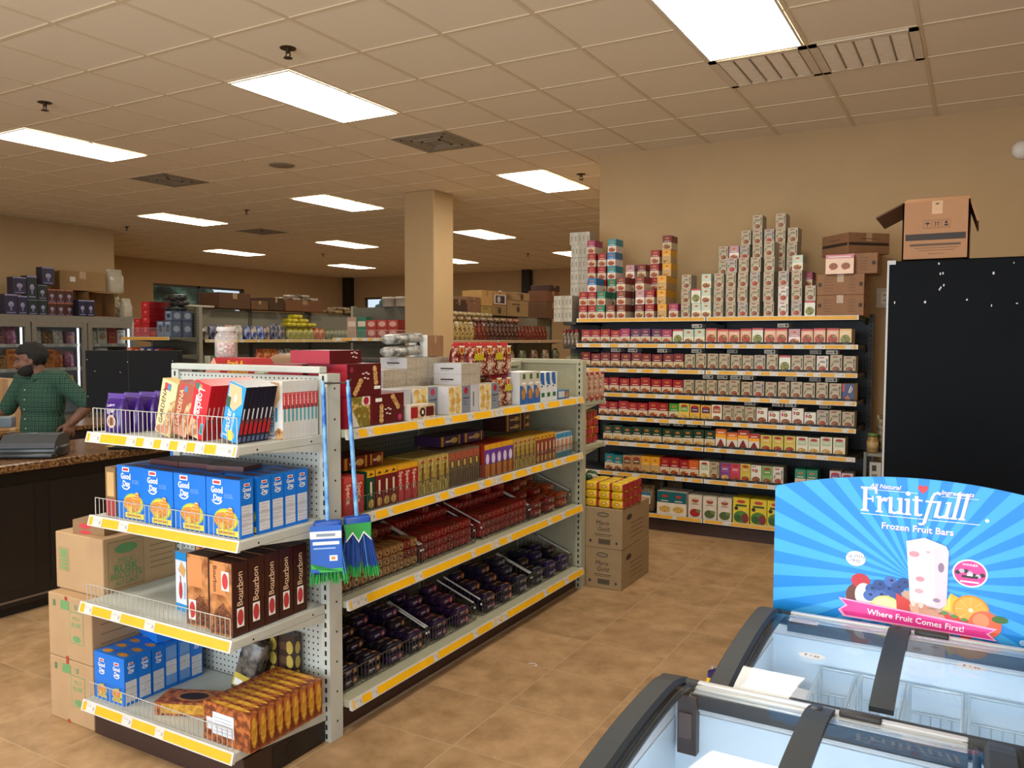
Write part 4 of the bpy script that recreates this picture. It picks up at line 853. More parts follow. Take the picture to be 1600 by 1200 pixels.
for k in range(2): rt('cookie_box', maroon(.13, .2, .13, 2), 'maroon box with bright red end behind the stack, %s' % ['lower', 'upper'][k], 'box', 2.63, ZT+.1335*k, .2, 'maroon boxes behind the stack', -2.487)
LIN = blob('A89C88', 'B8AE9C', 90., .7); WC = M('BDBCC0', .45)
def whitecarton(w=.182, d=.17, h=.055):
    mb, F = carton(w, d, h, LIN); F['l'].rect(0, 0, 1, 1, WC, 1); F['l'].rect(.25, .45, .72, .58, INK, 2); F['l'].rect(.25, .3, .55, .35, M('8A8A90', .5), 2); F['t'].rect(0, 0, 1, 1, M('B8B4AC', .5), 1); return mb.mesh('pastry_carton')
wc = whitecarton()
# row behind the cookie boxes: supports at the back, stacked three to five high
n = 0
for y, lv in ((3.215, 4), (3.405, 5), (3.595, 5), (3.785, 4)):
    for k in range(lv):
        n += 1; thing('pastry_carton', wc, 'pale linen pastry carton, %s level of the %s back stack on the top shelf' % (ORD[k+1], ORD[[3.215, 3.405, 3.595, 3.785].index(y)+1]), 'box', (-2.585, y+rnd.uniform(-.003, .003), ZT+.0558*k), R(90), 'pale pastry cartons')
for k in range(2): thing('pastry_carton', wc, 'white-ended pastry carton in front of the back stacks, %s' % ['lower one', 'upper one'][k], 'box', (-2.36, 3.56, ZT+.139+.0558*k), R(90), 'pale pastry cartons')
CREAMP = blob('C9A04A', 'EAD08A', 34., .5)
def puffs(w):
    mb, F = carton(w, .15, .138, M('C9C8CC', .4)); f = F['f']; a = .60 if w > .15 else .0
    f.rect(0, 0, a, 1, M('E8DCC0', .4), 1)
    for k, (x, y) in enumerate(((.16, .2), (.42, .18), (.2, .5), (.44, .5), (.14, .8), (.42, .82))): f.ell(x, y, .024, .023, CREAMP, 2+k % 3, 12)
    f.rect(a, 0, 1, 1, M('7E8796', .4), 1); f.ell((a+1)/2, .82, .018, .018, M('B01E3E', .4), 2); f.rect(a+.06, .52, .96, .56, M('3A3A44', .5), 2); f.rect(a+.06, .4, .8, .43, M('5A5A64', .5), 2); f.rect(a+.06, .3, .85, .33, M('5A5A64', .5), 2)
    f = F['l']; f.rect(.42, .2, .5, .75, M('3A3A40', .5), 1); F['t'].rect(0, 0, 1, 1, M('BDB8AE', .5)); return mb.mesh('pastry_box')
pf = puffs(.2)
for k, y in enumerate((3.228, 3.432, 3.72)): rt('pastry_box', pf, 'grey and white box with cream puffs pictured, %s from the near end' % ORD[k+1], 'box', y, ZT, .15, 'cream puff boxes', -2.325 if k == 0 else -2.262)
mb, F = carton(.078, .15, .138, M('C2C2C8', .45)); F['f'].rect(.3, .2, .42, .75, M('5A5A62', .5)); rt('pastry_box', mb, 'narrow white pastry box between the second and third cream puff boxes', 'box', 3.575, ZT, .15)
mb, F = carton(.12, .14, .138, M('BEBEC4', .45)); F['f'].rect(.35, .15, .42, .7, M('6A6A72', .5)); F['f'].rect(.48, 0, .52, 1, M('8E8E94', .5)); rt('pastry_box', mb, 'plain white pastry box turned edge-on beside the maroon box', 'box', 3.05, ZT, .14, None, -2.325)
mb, F = carton(.19, .08, .068, M('D9D2C8', .4)); f = F['f']; f.rect(0, 0, 1, 1, blob('C9A878', 'E6D8C0', 60., .5), 1); f.rect(.0, .15, .28, .9, M('A81C24', .4), 2); f.ell(.48, .5, .022, .022, M('4A1A14', .4), 3); f.ell(.48, .5, .008, .01, WHITE, 4); f.rect(.62, .2, .95, .85, M('5A1218', .4), 3)
rt('candy_box', mb, 'small red and cream candy box in front of the plain white pastry box', 'box', 3.09, ZT, .08, None, -2.240)
GREYF = blob('5A5C58', 'B8B8B0', 24., .3)
for k, (x, y, z, r_) in enumerate([(-2.585, 3.38, ZT+.288, R(90)), (-2.585, 3.39, ZT+.352, R(90))]):
    mb = MB(); mb.rbox((-.13, -.05, 0), (.13, .05, .05), .024, GREYF); thing('foil_bag', mb, 'shiny grey foil bag lying on the linen cartons, %s' % ['lower', 'upper'][k], 'bag', (x, y, z), 0, 'grey foil bags', (0, R(-3), r_))
mb, F = kraft(.15, .12, .115, M('8E6A48', .6)); F['l'].rect(0, 0, 1, 1, WHITE, 1); F['l'].rect(.3, .82, .7, .9, M('B82A2A', .4), 2); F['l'].ell(.5, .55, .012, .016, INK, 2); F['l'].ell(.5, .25, .012, .016, INK, 2)
thing('carton', mb, 'small brown carton with a white end standing on the linen cartons', 'box', (-2.585, 3.60, ZT+.2805), R(90))
# red and gold snack pouches
SNK = blob('4A1210', 'D6BCA0', 44., .25, '8C2A1E', lo=.36, hi=.66); CHK = None
def snackpouch(seed):
    mb = pouch(.103, .058, .178, SNK, seed=seed, mat2=M('B0262A', .3)); f = FR(mb, (-.044, -.0315, .0), (1, 0, 0), (0, 0, 1), .088, .178)
    f.ell(.5, .76, .022, .022, M('E8C050', .4), 2); f.ell(.5, .76, .015, .015, M('B04A2A', .4), 3); f.poly([(.1, .2), (.5, .1), (.9, .24), (.8, .4), (.2, .42)], blob('D9C9B0', '7A3A1E', 60., .4), 2); f.rect(.2, .86, .8, .9, WHITE, 2)
    if seed % 2: 
        f.rect(.0, .46, 1, .66, M('D9C21E', .4), 3)
        for i in range(8):
            for j in range(4):
                if (i+j) % 2: f.rect(i/8, .46+.05*j, (i+.7)/8, .46+.05*j+.03, INK, 4)
    return mb.mesh('snack_pouch')
sp_ = [snackpouch(k) for k in range(4)]
for b in range(2):
    for lv in range(2):
        for k in range(4):
            if b == 0 and lv == 0 and k < 2: continue
            thing('snack_pouch', sp_[(k+lv+b) % 4], 'red and gold snack pouch, %s along, %s layer, %s rank' % (ORD[k+1], ['lower', 'upper'][lv], ['front', 'rear'][b]), 'pouch', (-2.335-.11*b, 3.685+.105*k, ZT+.1785*lv), R(90)+rnd.uniform(-.04, .04), 'red and gold snack pouches')
CY = M('D8DCE0', .35); BLU2 = M('1E5FA8', .35)
def crack(kind):
    mb, F = carton(.073 if kind else .082, .14, .185 if kind == 0 else .175, CY); f = F['f']
    if kind == 0: f.rect(0, 0, 1, 1, M('C9C4B4', .35), 1); f.poly([(0, 0), (1, 0), (1, .3), (.5, .55), (0, .6)], BLU2, 2); f.ell(.5, .32, .026, .034, blob('8C5224', 'C48A4A', 90.), 3); f.rect(.4, .78, .8, .95, M('3A6A3A', .4), 2); f.rect(.3, .62, .85, .68, WHITE, 3)
    if kind == 1: f.poly([(0, 1), (.6, 1), (.75, .55), (.2, .6), (0, .75)], BLU2, 1); f.rect(.2, .15, .75, .3, M('2A6A3A', .4), 1); f.rect(.15, .5, .4, .55, INK, 2); F['l'].poly([(0, 1), (.7, 1), (.8, .4), (.4, .5)], BLU2, 1); F['l'].rect(.3, .1, .7, .4, INK, 1)
    return mb.mesh('cracker_box')
c0, c1 = crack(0), crack(1)
for k, y in enumerate((4.098, 4.182, 4.266)): rt('cracker_box', c0, 'blue and cream cracker box right of the snack pouches, %s' % ORD[k+1], 'box', y, ZT, .14, 'cracker boxes')
for k, y in enumerate((4.345, 4.42, 4.495)): rt('cracker_box', c1, 'white and blue cracker box, %s of three near the far end' % ORD[k+1], 'box', y, ZT, .14, 'cracker boxes')
mb, F = carton(.17, .1, .055, M('3A6A9C', .4)); F['f'].rect(.1, .2, .6, .9, M('C9CED2', .4)); F['f'].ell(.78, .5, .026, .022, blob('8C5224', 'C48A4A', 90.), 2); rt('cracker_box', mb, 'low blue box at the far end of the top shelf', 'box', 4.62, ZT, .1)
# ------------------------------------------------------------------ second shelf: slim boxes, spines outward
ZS = .911
def spine(col, style, w=.052, h=.168, lid='E0A41E'):
    mb, F = carton(w, .19, h, M(col, .35)); f = F['f']
    if style == 'lid': f.rect(0, .84, 1, 1, M(lid, .35), 1); f.poly([(.2, .88), (.8, .9), (.5, .96)], INK, 2); f.rect(.38, .35, .62, .72, M('E6D2B0', .4), 2); f.ell(.5, .15, w*.36, .02, FOODY, 2); F['t'].rect(0, 0, 1, 1, M(lid, .35), 1)
    if style == 'spec': f.rect(0, .86, 1, 1, M(lid, .35), 1); f.text('Special', .5, .55, w*.5, M('F0DCC0', .4), 2, -90, .01, 0, .09); f.ell(.5, .16, w*.4, .024, M('C8404A', .4), 2); F['t'].rect(0, 0, 1, 1, M(lid, .35), 1)
    if style == 'grain': f.rect(.1, .04, .9, .96, blob('8C7A34', 'C9B46A', 60., .5), 1); f.rect(.35, .3, .65, .75, M('6A4A1E', .4), 2); f.rect(.25, .86, .75, .92, M('A83A24', .4), 2)
    if style == 'tea': f.rect(.05, .55, .95, .95, M(lid, .4), 1); f.rect(.05, .05, .95, .45, M('5A4A34', .4), 1); f.ell(.5, .62, w*.4, .024, M('1E4A34', .4), 2); f.ell(.5, .62, w*.2, .018, FOODY, 3)
    if style == 'vio': f.rect(0, .84, 1, 1, M('E0A41E', .35), 1); f.rect(0, .4, 1, .84, M('6A3A9C', .35), 1); f.ell(.5, .55, w*.3, .03, M('E0D2EA', .4), 2); f.rect(.2, 0, .8, .38, M('C9862A', .4), 1)
    if style == 'blue': f.rect(0, .8, 1, 1, M('2A8AB8', .35), 1); f.rect(0, 0, 1, .2, M('2A8AA0', .35), 1); f.ell(.5, .5, w*.35, .04, M('C98A5A', .4), 2)
    return mb.mesh('slim_box')
SP = {'green': spine('14482E', 'lid'), 'maroon': spine('6A1A1E', 'lid'), 'special': spine('A01E26', 'spec'), 'grain': spine('B09A4E', 'grain', .06, .175), 'tea': spine('6E5A44', 'tea', .056, .18, 'A8523A'), 'violet': spine('A0301E', 'vio', .06, .175), 'amber': spine('C0963E', 'grain', .052, .17), 'brown': spine('8A3A24', 'lid', .05, .165), 'white': spine('D0D2D0', 'blue', .056, .15), 'red': spine('B8342E', 'spec', .055, .16, 'C9504A')}
DESC = {'green': 'green slim box with yellow lid', 'maroon': 'maroon slim box with yellow lid', 'special': 'red slim box with vertical lettering', 'grain': 'yellow-green grain-pattern slim box', 'tea': 'two-picture brown slim box', 'violet': 'violet and orange slim box', 'amber': 'amber slim box', 'brown': 'brown-red slim box', 'white': 'white and blue slim box', 'red': 'pale red slim box'}
runs = [(2.56, 2.70, 2, 'red'), (2.71, 2.768, 1, 'green'), (2.772, 2.922, 3, 'maroon'), (2.925, 3.08, 3, 'special'), (3.086, 3.338, 4, 'grain'), (3.34, 3.625, 5, 'tea'), (3.675, 3.985, 5, 'violet'), (3.99, 4.255, 5, 'amber'), (4.26, 4.52, 5, 'brown'), (4.525, 4.76, 4, 'white')]
for a, b, n, kd in runs:
    p = (b-a)/n
    for k in range(n): rt('slim_box', SP[kd], '%s, %s of its kind on the second long shelf' % (DESC[kd], ORD[k+1]), 'box', a+(k+.5)*p, ZS, .19, 'slim boxes on the second shelf', -2.262-.002, rnd.uniform(-.008, .008))
def lying(w, h, col, fn=None):
    mb, F = carton(w, .16, h, M(col, .35)); f = F['f']; f.rect(.06, 0, .16, 1, M('C9962A', .4)); f.ell(.65, .5, w*.16, h*.3, FOODY, 2); f.rect(.25, .35, .5, .55, M('D9C2A8', .4), 2); f.rect(.86, 0, .92, 1, M('C9962A', .4)); return mb
rt('slim_box', lying(.17, .052, '6A1A1E'), 'maroon box lying across the slim boxes near the broom', 'box', 2.72, ZS+.176, .16, None, -2.33); rt('slim_box', lying(.1, .052, '6A1A1E'), 'second maroon box lying across the slim boxes near the broom', 'box', 2.86, ZS+.176, .16, None, -2.33)
rt('slim_box', lying(.2, .05, '3A2444'), 'dark violet box lying across the two-picture boxes', 'box', 3.5, ZS+.188, .16, None, -2.36); rt('slim_box', lying(.2, .05, '4A2A5A'), 'violet box lying behind the violet slim boxes', 'box', 3.72, ZS+.188, .16, None, -2.36)
for k in range(3): rt('slim_box', lying(.2, .045, '3E1E1A'), 'dark brown box lying in the pile at the back of the second shelf, %s up' % ORD[k+1], 'box', 4.27, ZS+.188+.0465*k, .16, 'dark boxes in the back pile', -2.42)
for k in range(3): rt('slim_box', lying(.08, .045, '5A2E24'), 'short brown box in the pile beside the dark boxes, %s up' % ORD[k+1], 'box', 4.43, ZS+.188+.0465*k, .16, 'dark boxes in the back pile', -2.42)
# ------------------------------------------------------------------ wire bins and wrapped packets
def wire_bin(L, d=.36, hf=.085, hb=.2):
    """wire basket: low front (-y), high back"""
    mb = MB(); r = .0014
    def prof(x): return [(x, -d, .004), (x, -d, hf), (x, -d*.12, hb), (x, 0, hb), (x, 0, .004)]
    for x in (-L/2, L/2): mb.tube(prof(x), r*1.5, WIRED, n=4, closed=True)
    mb.tube([(-L/2, -d, hf), (L/2, -d, hf)], r*1.6, WIRED); mb.tube([(-L/2, -d, .004), (L/2, -d, .004)], r*1.5, WIRED); mb.tube([(-L/2, 0, hb), (L/2, 0, hb)], r*1.5, WIRED)
    n = int(L/.024)
    for k in range(1, n): x = -L/2+L*k/n; mb.tube([(x, -d, .004), (x, -d, hf)], r, WIRED, n=4)
    for s in (-L/2, L/2):
        for k in range(1, 13):
            y = -d*k/13; h = hb if y > -d*.12 else hf+(hb-hf)*(y+d)/(d*.88); mb.tube([(s, y, .004), (s, y, h)], r, WIRED, n=4)
    return mb.mesh('wire_basket')
def rail(L, s, d=.36, hf=.085, hb=.2):
    mb = MB(); mb.cyl((s*L/2, -d*.96, hf+.006), (s*L/2, -d*.3, hb-.022), .0045, M('D8D8D4', .3), n=8); mb.ell((s*L/2, -d*.98, hf-.02), (.006, .006, .006), M('E6E6E2', .4), 8, 6); return mb.mesh('bin_rail')
def packet(col, band, pic, L=.142, w=.046, h=.043, col2=None):
    mb = MB(); n = 10; m = [(-L/2, .95, .06), (-L/2+.012, .95, .08), (-L/2+.018, .9, .85), (-L/2+.03, 1, 1), (0, 1, 1), (L/2-.03, 1, 1), (L/2-.018, .9, .85), (L/2-.012, .95, .08), (L/2, .95, .06)]
    vs = []; fs = []
    for x, a, b in m:
        for k in range(n):
            t = 2*PI*(k+.5)/n; c, s = math.cos(t), math.sin(t)
            vs.append((x, math.copysign(abs(c)**.38, c)*w/2*a, h/2+math.copysign(abs(s)**.38, s)*h/2*b))
    for j in range(len(m)-1):
        for k in range(n): fs.append((j*n+k, (j+1)*n+k, (j+1)*n+(k+1) % n, j*n+(k+1) % n))
    mb.add(vs, [f[::-1] for f in fs]+[tuple(range(n)), tuple(range(len(m)*n-1, len(m)*n-n-1, -1))], M(col, .36), None, True)
    for fr in (FR(mb, (-L/2+.028, -w/2-.0012, h*.12), (1, 0, 0), (0, 0, 1), L-.056, h*.76), FR(mb, (-L/2+.028, -w*.38, h+.0008), (1, 0, 0), (0, 1, 0), L-.056, w*.76)):
        fr.rect(.0, .1, 1, .9, M(band, .3), 1); fr.ell(.82, .5, .015, .015, M(pic, .4), 2, 10); fr.ell(.82, .5, .008, .008, M('B89A74', .4), 3, 8); fr.rect(.12, .45, .55, .68, M('B8AEB8', .4), 2); fr.rect(.12, .25, .42, .33, M('8A8090', .4), 2)
    return mb.mesh('biscuit_packet')
PK = {'brown': packet('8A5E34', '74461F', '4A2410'), 'redbrown': packet('7A221C', '6A1A14', '3E140C'), 'red': packet('8E1A1C', '7E1618', 'B07A44'), 'orange': packet('B04A1E', 'A02A1C', 'D9A04A'), 'black': packet('1E1826', '221A2E', '7A4A2A'), 'purple': packet('241638', '2E1A46', '8A3A60'), 'pink': packet('2E1A3E', '5A2248', 'C44A72'), 'amber': packet('261A38', '3A2440', 'C9742A'), 'blue': packet('262838', '343C52', '6A8AA0'), 'violet': packet('281A50', '2E2060', '7A6AB0')}
CN = {'brown': 'brown wrapped biscuit packet', 'redbrown': 'dark red biscuit packet', 'red': 'red biscuit packet', 'orange': 'orange-red foil packet', 'black': 'black biscuit packet', 'purple': 'dark purple biscuit packet', 'pink': 'purple packet with pink end', 'amber': 'purple packet with orange end', 'blue': 'blue-grey biscuit packet', 'violet': 'violet biscuit packet'}
def roll(col, end, ring):
    """small packet seen end-on: its crimped disc end faces the aisle (-y)"""
    L, w, h = .15, .047, .042; mb = MB(); mb.rbox((-w/2, -L/2, 0), (w/2, L/2, h), .009, M(col, .38))
    f = FR(mb, (-w/2, -L/2-.0004, 0), (1, 0, 0), (0, 0, 1), w, h); f.ell(.5, .5, .017, .016, M(end, .45), 1, 12); f.ell(.5, .5, .010, .009, M(ring, .5), 2, 10); f.ell(.56, .56, .004, .004, M('E0C8A0', .5), 3, 6)
    f = FR(mb, (-w/2, -L/2, h+.0004), (1, 0, 0), (0, 1, 0), w, L); f.rect(.15, .08, .85, .5, M(end, .4), 1); f.rect(.25, .55, .75, .8, M(ring, .4), 1); return mb.mesh('biscuit_packet')
RL_ = {'brown': roll('9A6E40', 'C49A64', '4A2814'), 'redbrown': roll('7A221C', 'A0402C', '4A140E'), 'red': roll('8E1A1C', 'B03A2C', '5A1010')}
def fill(y0, y1, z, kinds, nm, depth=6, top=(2, 4), seed=0):
    q = random.Random(seed); L = y1-y0; e = empty('wire_bin', 'sloping wire bin %s' % nm, 'bin', (-2.655, (y0+y1)/2, z), R(90), 'sloping wire bins')
    obj('wire_basket', wire_bin(L-.012), parent=e); obj('bin_rail', rail(L-.012, -1), parent=e); obj('bin_rail', rail(L-.012, 1), parent=e)
    if z > .4 and seed < 4:      # packets standing end-on in tight layers
        n = int((L-.03)/.0495); p = (L-.03)/n
        for c in range(n):
            kd0 = kinds[min(len(kinds)-1, int(c*len(kinds)/n))]
            for r_ in range(2):
                hl = (3 if r_ == 0 else 3+(c > n*.45)*1 if seed == 1 else 3+r_+(q.random() < .35))
                for l in range(hl):
                    if r_ == 1 and l < hl-2: continue
                    kd = q.choice(kd0)
                    thing('biscuit_packet', RL_[kd], '%s in the wire bin %s' % (CN[kd], nm), 'packet', (-2.655+.36-.092-.154*r_, y0+.015+(c+.5)*p, z+.0075+.0424*l), R(90), '%ss in the wire bin %s' % (CN[kd], nm))
        return
    cols = max(1, int((L-.016)/.143)); pitch = (L-.02)/cols; xfr = -2.655+.36-.031
    for c in range(cols):
        kd0 = kinds[min(len(kinds)-1, int(c*len(kinds)/cols))]
        for r_ in range(depth):
            hl = top[0] if r_ == 0 else min(top[1], top[0]+int(r_*.75))
            if r_ > 2 and q.random() < .25: hl -= 1
            for l in range(hl):
                if r_ > 0 and l < hl-2: continue
                kd = q.choice(kd0)
                o = thing('biscuit_packet', PK[kd], '%s in the wire bin %s' % (CN[kd], nm), 'packet', (xfr-.0505*r_+q.uniform(-.0015, .0015), y0+.01+(c+.5)*pitch, z+.0075+.0438*l), 0, '%ss in the wire bin %s' % (CN[kd], nm), (0, 0, R(90)+q.uniform(-.03, .03)))
Z3, Z4 = .567, .147
fill(2.55, 3.16, Z3, [['brown'], ['brown'], ['brown'], ['brown', 'redbrown']], 'at the near end of the third shelf', 6, (2, 3), 1)
fill(3.165, 3.64, Z3, [['redbrown', 'red'], ['redbrown', 'red'], ['red']], 'second from near on the third shelf', 6, (2, 4), 2)
fill(3.70, 4.25, Z3, [['red', 'redbrown'], ['redbrown', 'red'], ['red']], 'third from near on the third shelf', 6, (2, 4), 3)
fill(4.255, 4.815, Z3, [['red'], ['orange', 'red'], ['orange']], 'at the far end of the third shelf', 6, (2, 4), 4)
fill(2.55, 3.205, Z4, [['black'], ['black'], ['black', 'purple'], ['black', 'purple']], 'at the near end of the bottom shelf', 6, (2, 4), 5)
fill(3.21, 3.645, Z4, [['purple', 'pink'], ['pink']], 'second from near on the bottom shelf', 6, (2, 4), 6)
fill(3.70, 4.28, Z4, [['amber', 'purple'], ['amber'], ['amber', 'blue']], 'third from near on the bottom shelf', 6, (2, 4), 7)
fill(4.285, 4.83, Z4, [['blue', 'black'], ['violet', 'blue'], ['violet', 'black']], 'at the far end of the bottom shelf', 6, (2, 3), 8)
# ------------------------------------------------------------------ brooms hanging on the end-cap upright
def broom(seed, label_card):
    e = empty('broom', '', 'broom'); q = random.Random(seed)
    BH_ = blob('1F66C0', '8AC4F0', 26., .35, stretch=(1, 1, .5))
    mb = MB(); mb.cyl((0, 0, .12), (0, 0, .62), .0085, BH_, n=10); mb.cyl((0, 0, .62), (0, 0, .645), .006, BH_, n=10); obj('handle', mb, parent=e)
    mb = MB(); mb.rbox((-.05, -.022, .07), (.05, .022, .135), .01, M('1A4FA8', .4)); mb.prism([(-.045, .0), (-.02, .03), (0, -.005), (.02, .03), (.045, .0), (.05, .06), (-.05, .06)], (0, -.0235, .05), (1, 0, 0), (0, 0, 1), .003, M('2EA04A', .4)); mb.prism([(-.047, -.008), (-.02, .022), (0, -.013), (.02, .022), (.047, -.008), (.047, -.002), (.02, .03), (0, -.005), (-.02, .03), (-.047, -.002)], (0, -.0245, .05), (1, 0, 0), (0, 0, 1), .002, WHITE); obj('broom_head', mb, parent=e)
    mb = MB(); B1, B2 = M('1E4AA0', .4), M('2FA84A', .4)
    for k in range(150):
        a = q.uniform(-1, 1); b = q.uniform(-1, 1); p0 = Vector((a*.045, b*.016, .08)); L = q.uniform(.15, .185); d = Vector((a*.16, b*.08, -1)).normalized(); p1 = p0+d*L*.8; p2 = p0+d*L
        mb.cyl(p0, p1, .0018, B1 if k % 6 else M('5A9AE0', .4), n=4, cap=False); mb.cyl(p1, p2, .0018, B2, n=4, cap=False)
    obj('bristles', mb, parent=e)
    if label_card:
        mb = MB(); mb.box((-.062, -.0275, -.05), (.05, -.0265, .12), M('1C5FC0', .4)); f = FR(mb, (-.062, -.0275, -.05), (1, 0, 0), (0, 0, 1), .112, .17)
        f.rect(0, .72, 1, .88, M('E6ECF2', .4), 1); f.rect(.2, .77, .8, .83, M('8A98A8', .4), 2); f.rect(.08, .59, .92, .66, WHITE, 2); f.rect(.1, .5, .8, .53, M('9CC0F0', .4), 2); f.rect(.6, .24, .85, .36, WHITE, 2); f.rect(.65, .27, .78, .33, M('D98A4A', .4), 3); f.poly([(0, .2), (.3, .0), (1, 0), (1, .08), (0, .08)], M('35B050', .4), 2)
        obj('label_card', mb, parent=e)
    return e
b1 = broom(1, True); b1.location = (-2.203, 2.405, .79); b1.rotation_euler = (R(-2), R(-1.5), R(38)); b1['label'] = 'blue and green broom with a blue label card hanging on the end-cap post'
b2 = broom(2, False); b2.location = (-2.16, 2.535, .79); b2.rotation_euler = (R(0), R(-3.2), R(46)); b2['label'] = 'blue broom with green collar hanging behind the labelled broom'
b1.scale = b2.scale = (1.08,)*3
tag(b1, None, None, 'brooms on the end-cap post'); tag(b2, None, None, 'brooms on the end-cap post')
bpy.context.view_layer.update(); t1 = b1.matrix_world @ Vector((0, 0, .635)); t2 = b2.matrix_world @ Vector((0, 0, .635))
mb = MB(); mb.tube([(-2.2495, 2.48, t1.z), tuple(t1), tuple(t2), tuple(t2+Vector((0, .02, .012)))], .004, WIRED); thing('wire_hook', mb, 'small wire hook on the end-cap post holding the brooms', 'hook')
mb = MB(); mb.cyl((-3.235, 2.475, .84), (-3.205, 2.475, 1.25), .011, M('2F7FD0', .4), n=10); thing('broom', mb, 'blue broom stick leaning behind the left post of the end cap', 'broom')
# ------------------------------------------------------------------ cartons on the floor left of the end cap
TAN = M('B4926A', .7, var=.05, scale=8.); TAND = M('A98A64', .7, var=.05, scale=8.)
def rusk(top):
    mb = MB(); d2 = .18 if top else .205; h = .25 if top else .275; w2 = .168 if top else .153
    mb.rbox((-w2, -d2, 0), (w2, d2, h), .005, TAN, smooth=False); F = faces(mb, 2*w2, 2*d2, h); f = F['f']; G = M('6E9A62', .6)
    if top:
        f.rect(.06, .32, .3, .74, M('A08A5E', .7), 1); f.ell(.18, .66, .022, .012, G, 2)
        for k in range(4): f.rect(.1, .36+.07*k, .27, .39+.07*k, G, 2)
        f.text('', .5, .5, .01, G)
        r = F['r']; r.rect(.06, .1, .54, .93, M('8A7A54', .7), 1); r.rect(.068, .12, .532, .91, TAND, 2); r.ell(.3, .78, .055, .022, GREEN_INK, 3); r.text('MILK', .3, .58, .026, GREEN_INK, 3, 0, .02); r.text('RUSK', .3, .45, .034, GREEN_INK, 3, 0, .03); r.text('BISCOTTE', .3, .32, .026, GREEN_INK, 3, 0, .02, 0, .15); r.text('AU LAIT', .3, .2, .022, GREEN_INK, 3, 0, .01, 0, .12)
        for k in range(5): r.rect(.62, .3+.1*k, .95, .32+.1*k, M('8A7450', .7), 1)
    else:
        f.rect(.5, .28, .82, .78, M('7A9A66', .7), 1); f.rect(.515, .295, .805, .765, TAN, 2); f.text('MILK', .66, .68, .018, G, 3); f.text('RUSK', .66, .58, .02, G, 3, 0, .02); f.ell(.66, .36, .028, .014, G, 3); f.rect(.3, .78, .5, .92, G, 2); f.rect(.12, .8, .18, .9, M('5A7A52', .6), 2); f.rect(.62, .82, .68, .9, M('7A8A62', .6), 2)
        for s in (.96, .02): f.rect(.4, s-.03, .46, s+.03, M('A8402A', .5), 3)
        for k in range(3): F['r'].rect(.1, .3+.15*k, .5, .32+.15*k, M('8A7450', .7), 1)
    F['t'].rect(0, .46, 1, .54, M('C0A27A', .3), 1)
    return mb
for k, (x, z, rz, lab) in enumerate([(-3.327, 0, .0, 'tan rusk carton at the bottom of the floor stack left of the end cap'), (-3.327, .2765, .0, 'tan rusk carton in the middle of the floor stack left of the end cap'), (-3.338, .553, .0, 'tan rusk carton with large green lettering on top of the floor stack')]):
    thing('carton', rusk(k == 2), lab, 'box', (x, 2.268 if k == 2 else 2.238, z), rz)
for k, (x, y, z) in enumerate([(-3.32, 2.17, .804), (-3.27, 2.32, .804)]):
    mb, F = carton(.17, .11, .06 if k == 0 else .05, M('8A6A44', .5)); F['f'].ell(.4, .6, .035, .012, LOGO, 1); F['f'].ell(.4, .15, .035, .008, LOGO, 1); F['r'].ell(.5, .5, .03, .012, LOGO, 1); F['l'].ell(.5, .5, .03, .012, LOGO, 1)
    thing('biscuit_packet', mb, 'brown biscuit pack with red badge lying on the top rusk carton, %s' % ['nearer', 'farther'][k], 'pack', (x, y, z), R(12+8*k), 'brown packs on the rusk carton')
# ------------------------------------------------------------------ far end cap stock and floor cartons beyond it
REDP = blob('A8644A', 'D9BEA6', 50., .35, 'C09078')
n = 0
for r_ in range(3):
    for k in range(4):
        mb, F = carton(.05, .14, .19, REDP); F['f'].rect(0, 0, 1, .1, M('9A2A20', .4)); F['f'].rect(0, .9, 1, 1, M('9A2A20', .4)); F['f'].rect(.2, .3, .8, .8, M('C9A48A', .4)); F['r'].rect(.1, .12, .9, .88, M('BE9A84', .4), 1); F['l'].rect(.1, .12, .9, .88, M('BE9A84', .4), 1); n += 1
        thing('snack_pack', mb, 'red and tan snack pack on the far end cap, %s from the right, rank %s' % (ORD[r_+1], ORD[k+1]), 'pack', (-2.345-.15*r_, 5.0+.09*k, 1.237), R(90), 'red and tan packs on the far end cap')
YP = M('D9B41E', .3, coat=.2); YPR = M('A8242A', .35)
def ypack(L=.13):
    mb = MB(); mb.rbox((-L/2, -.04, 0), (L/2, .04, .056), .016, YP, seg=3); mb.box((L/2-.004, -.034, .006), (L/2+.006, .034, .05), YPR); mb.box((-L/2-.006, -.034, .006), (-L/2+.004, .034, .05), YPR)
    f = FR(mb, (-L/2+.02, -.0405, .016), (1, 0, 0), (0, 0, 1), L-.04, .026); f.ell(.5, .5, .02, .01, M('B8502A', .4), 1); f.ell(.5, .5, .014, .006, M('E8D060', .4), 2); return mb.mesh('biscuit_packet')
yp = ypack(.084); n = 0
for l in range(4):
    for k in range(4): thing('biscuit_packet', yp, 'yellow biscuit packet on the far end cap shelf, %s layer, %s along' % (ORD[l+1], ORD[k+1]), 'packet', (-2.36+rnd.uniform(-.006, .006), 4.965+.092*k, .932+.057*l), R(0)+rnd.uniform(-.06, .06), 'yellow packets on the far end cap')
mb = MB(); q = random.Random(4)
for k in range(60): mb.ell((q.uniform(-.07, .07), q.uniform(-.12, .12), .03+q.uniform(0, .13)), (.03, .03, .024), [M('CFC8B4', .5), M('2E5A34', .6), M('B8B49E', .5)][k % 3], 7, 5)
o = thing('garlic_bag', mb, 'bag of garlic and green herbs on the far end cap', 'bag', (-2.38, 5.15, .552)); 
KB = M('9C835F', .7, var=.05)
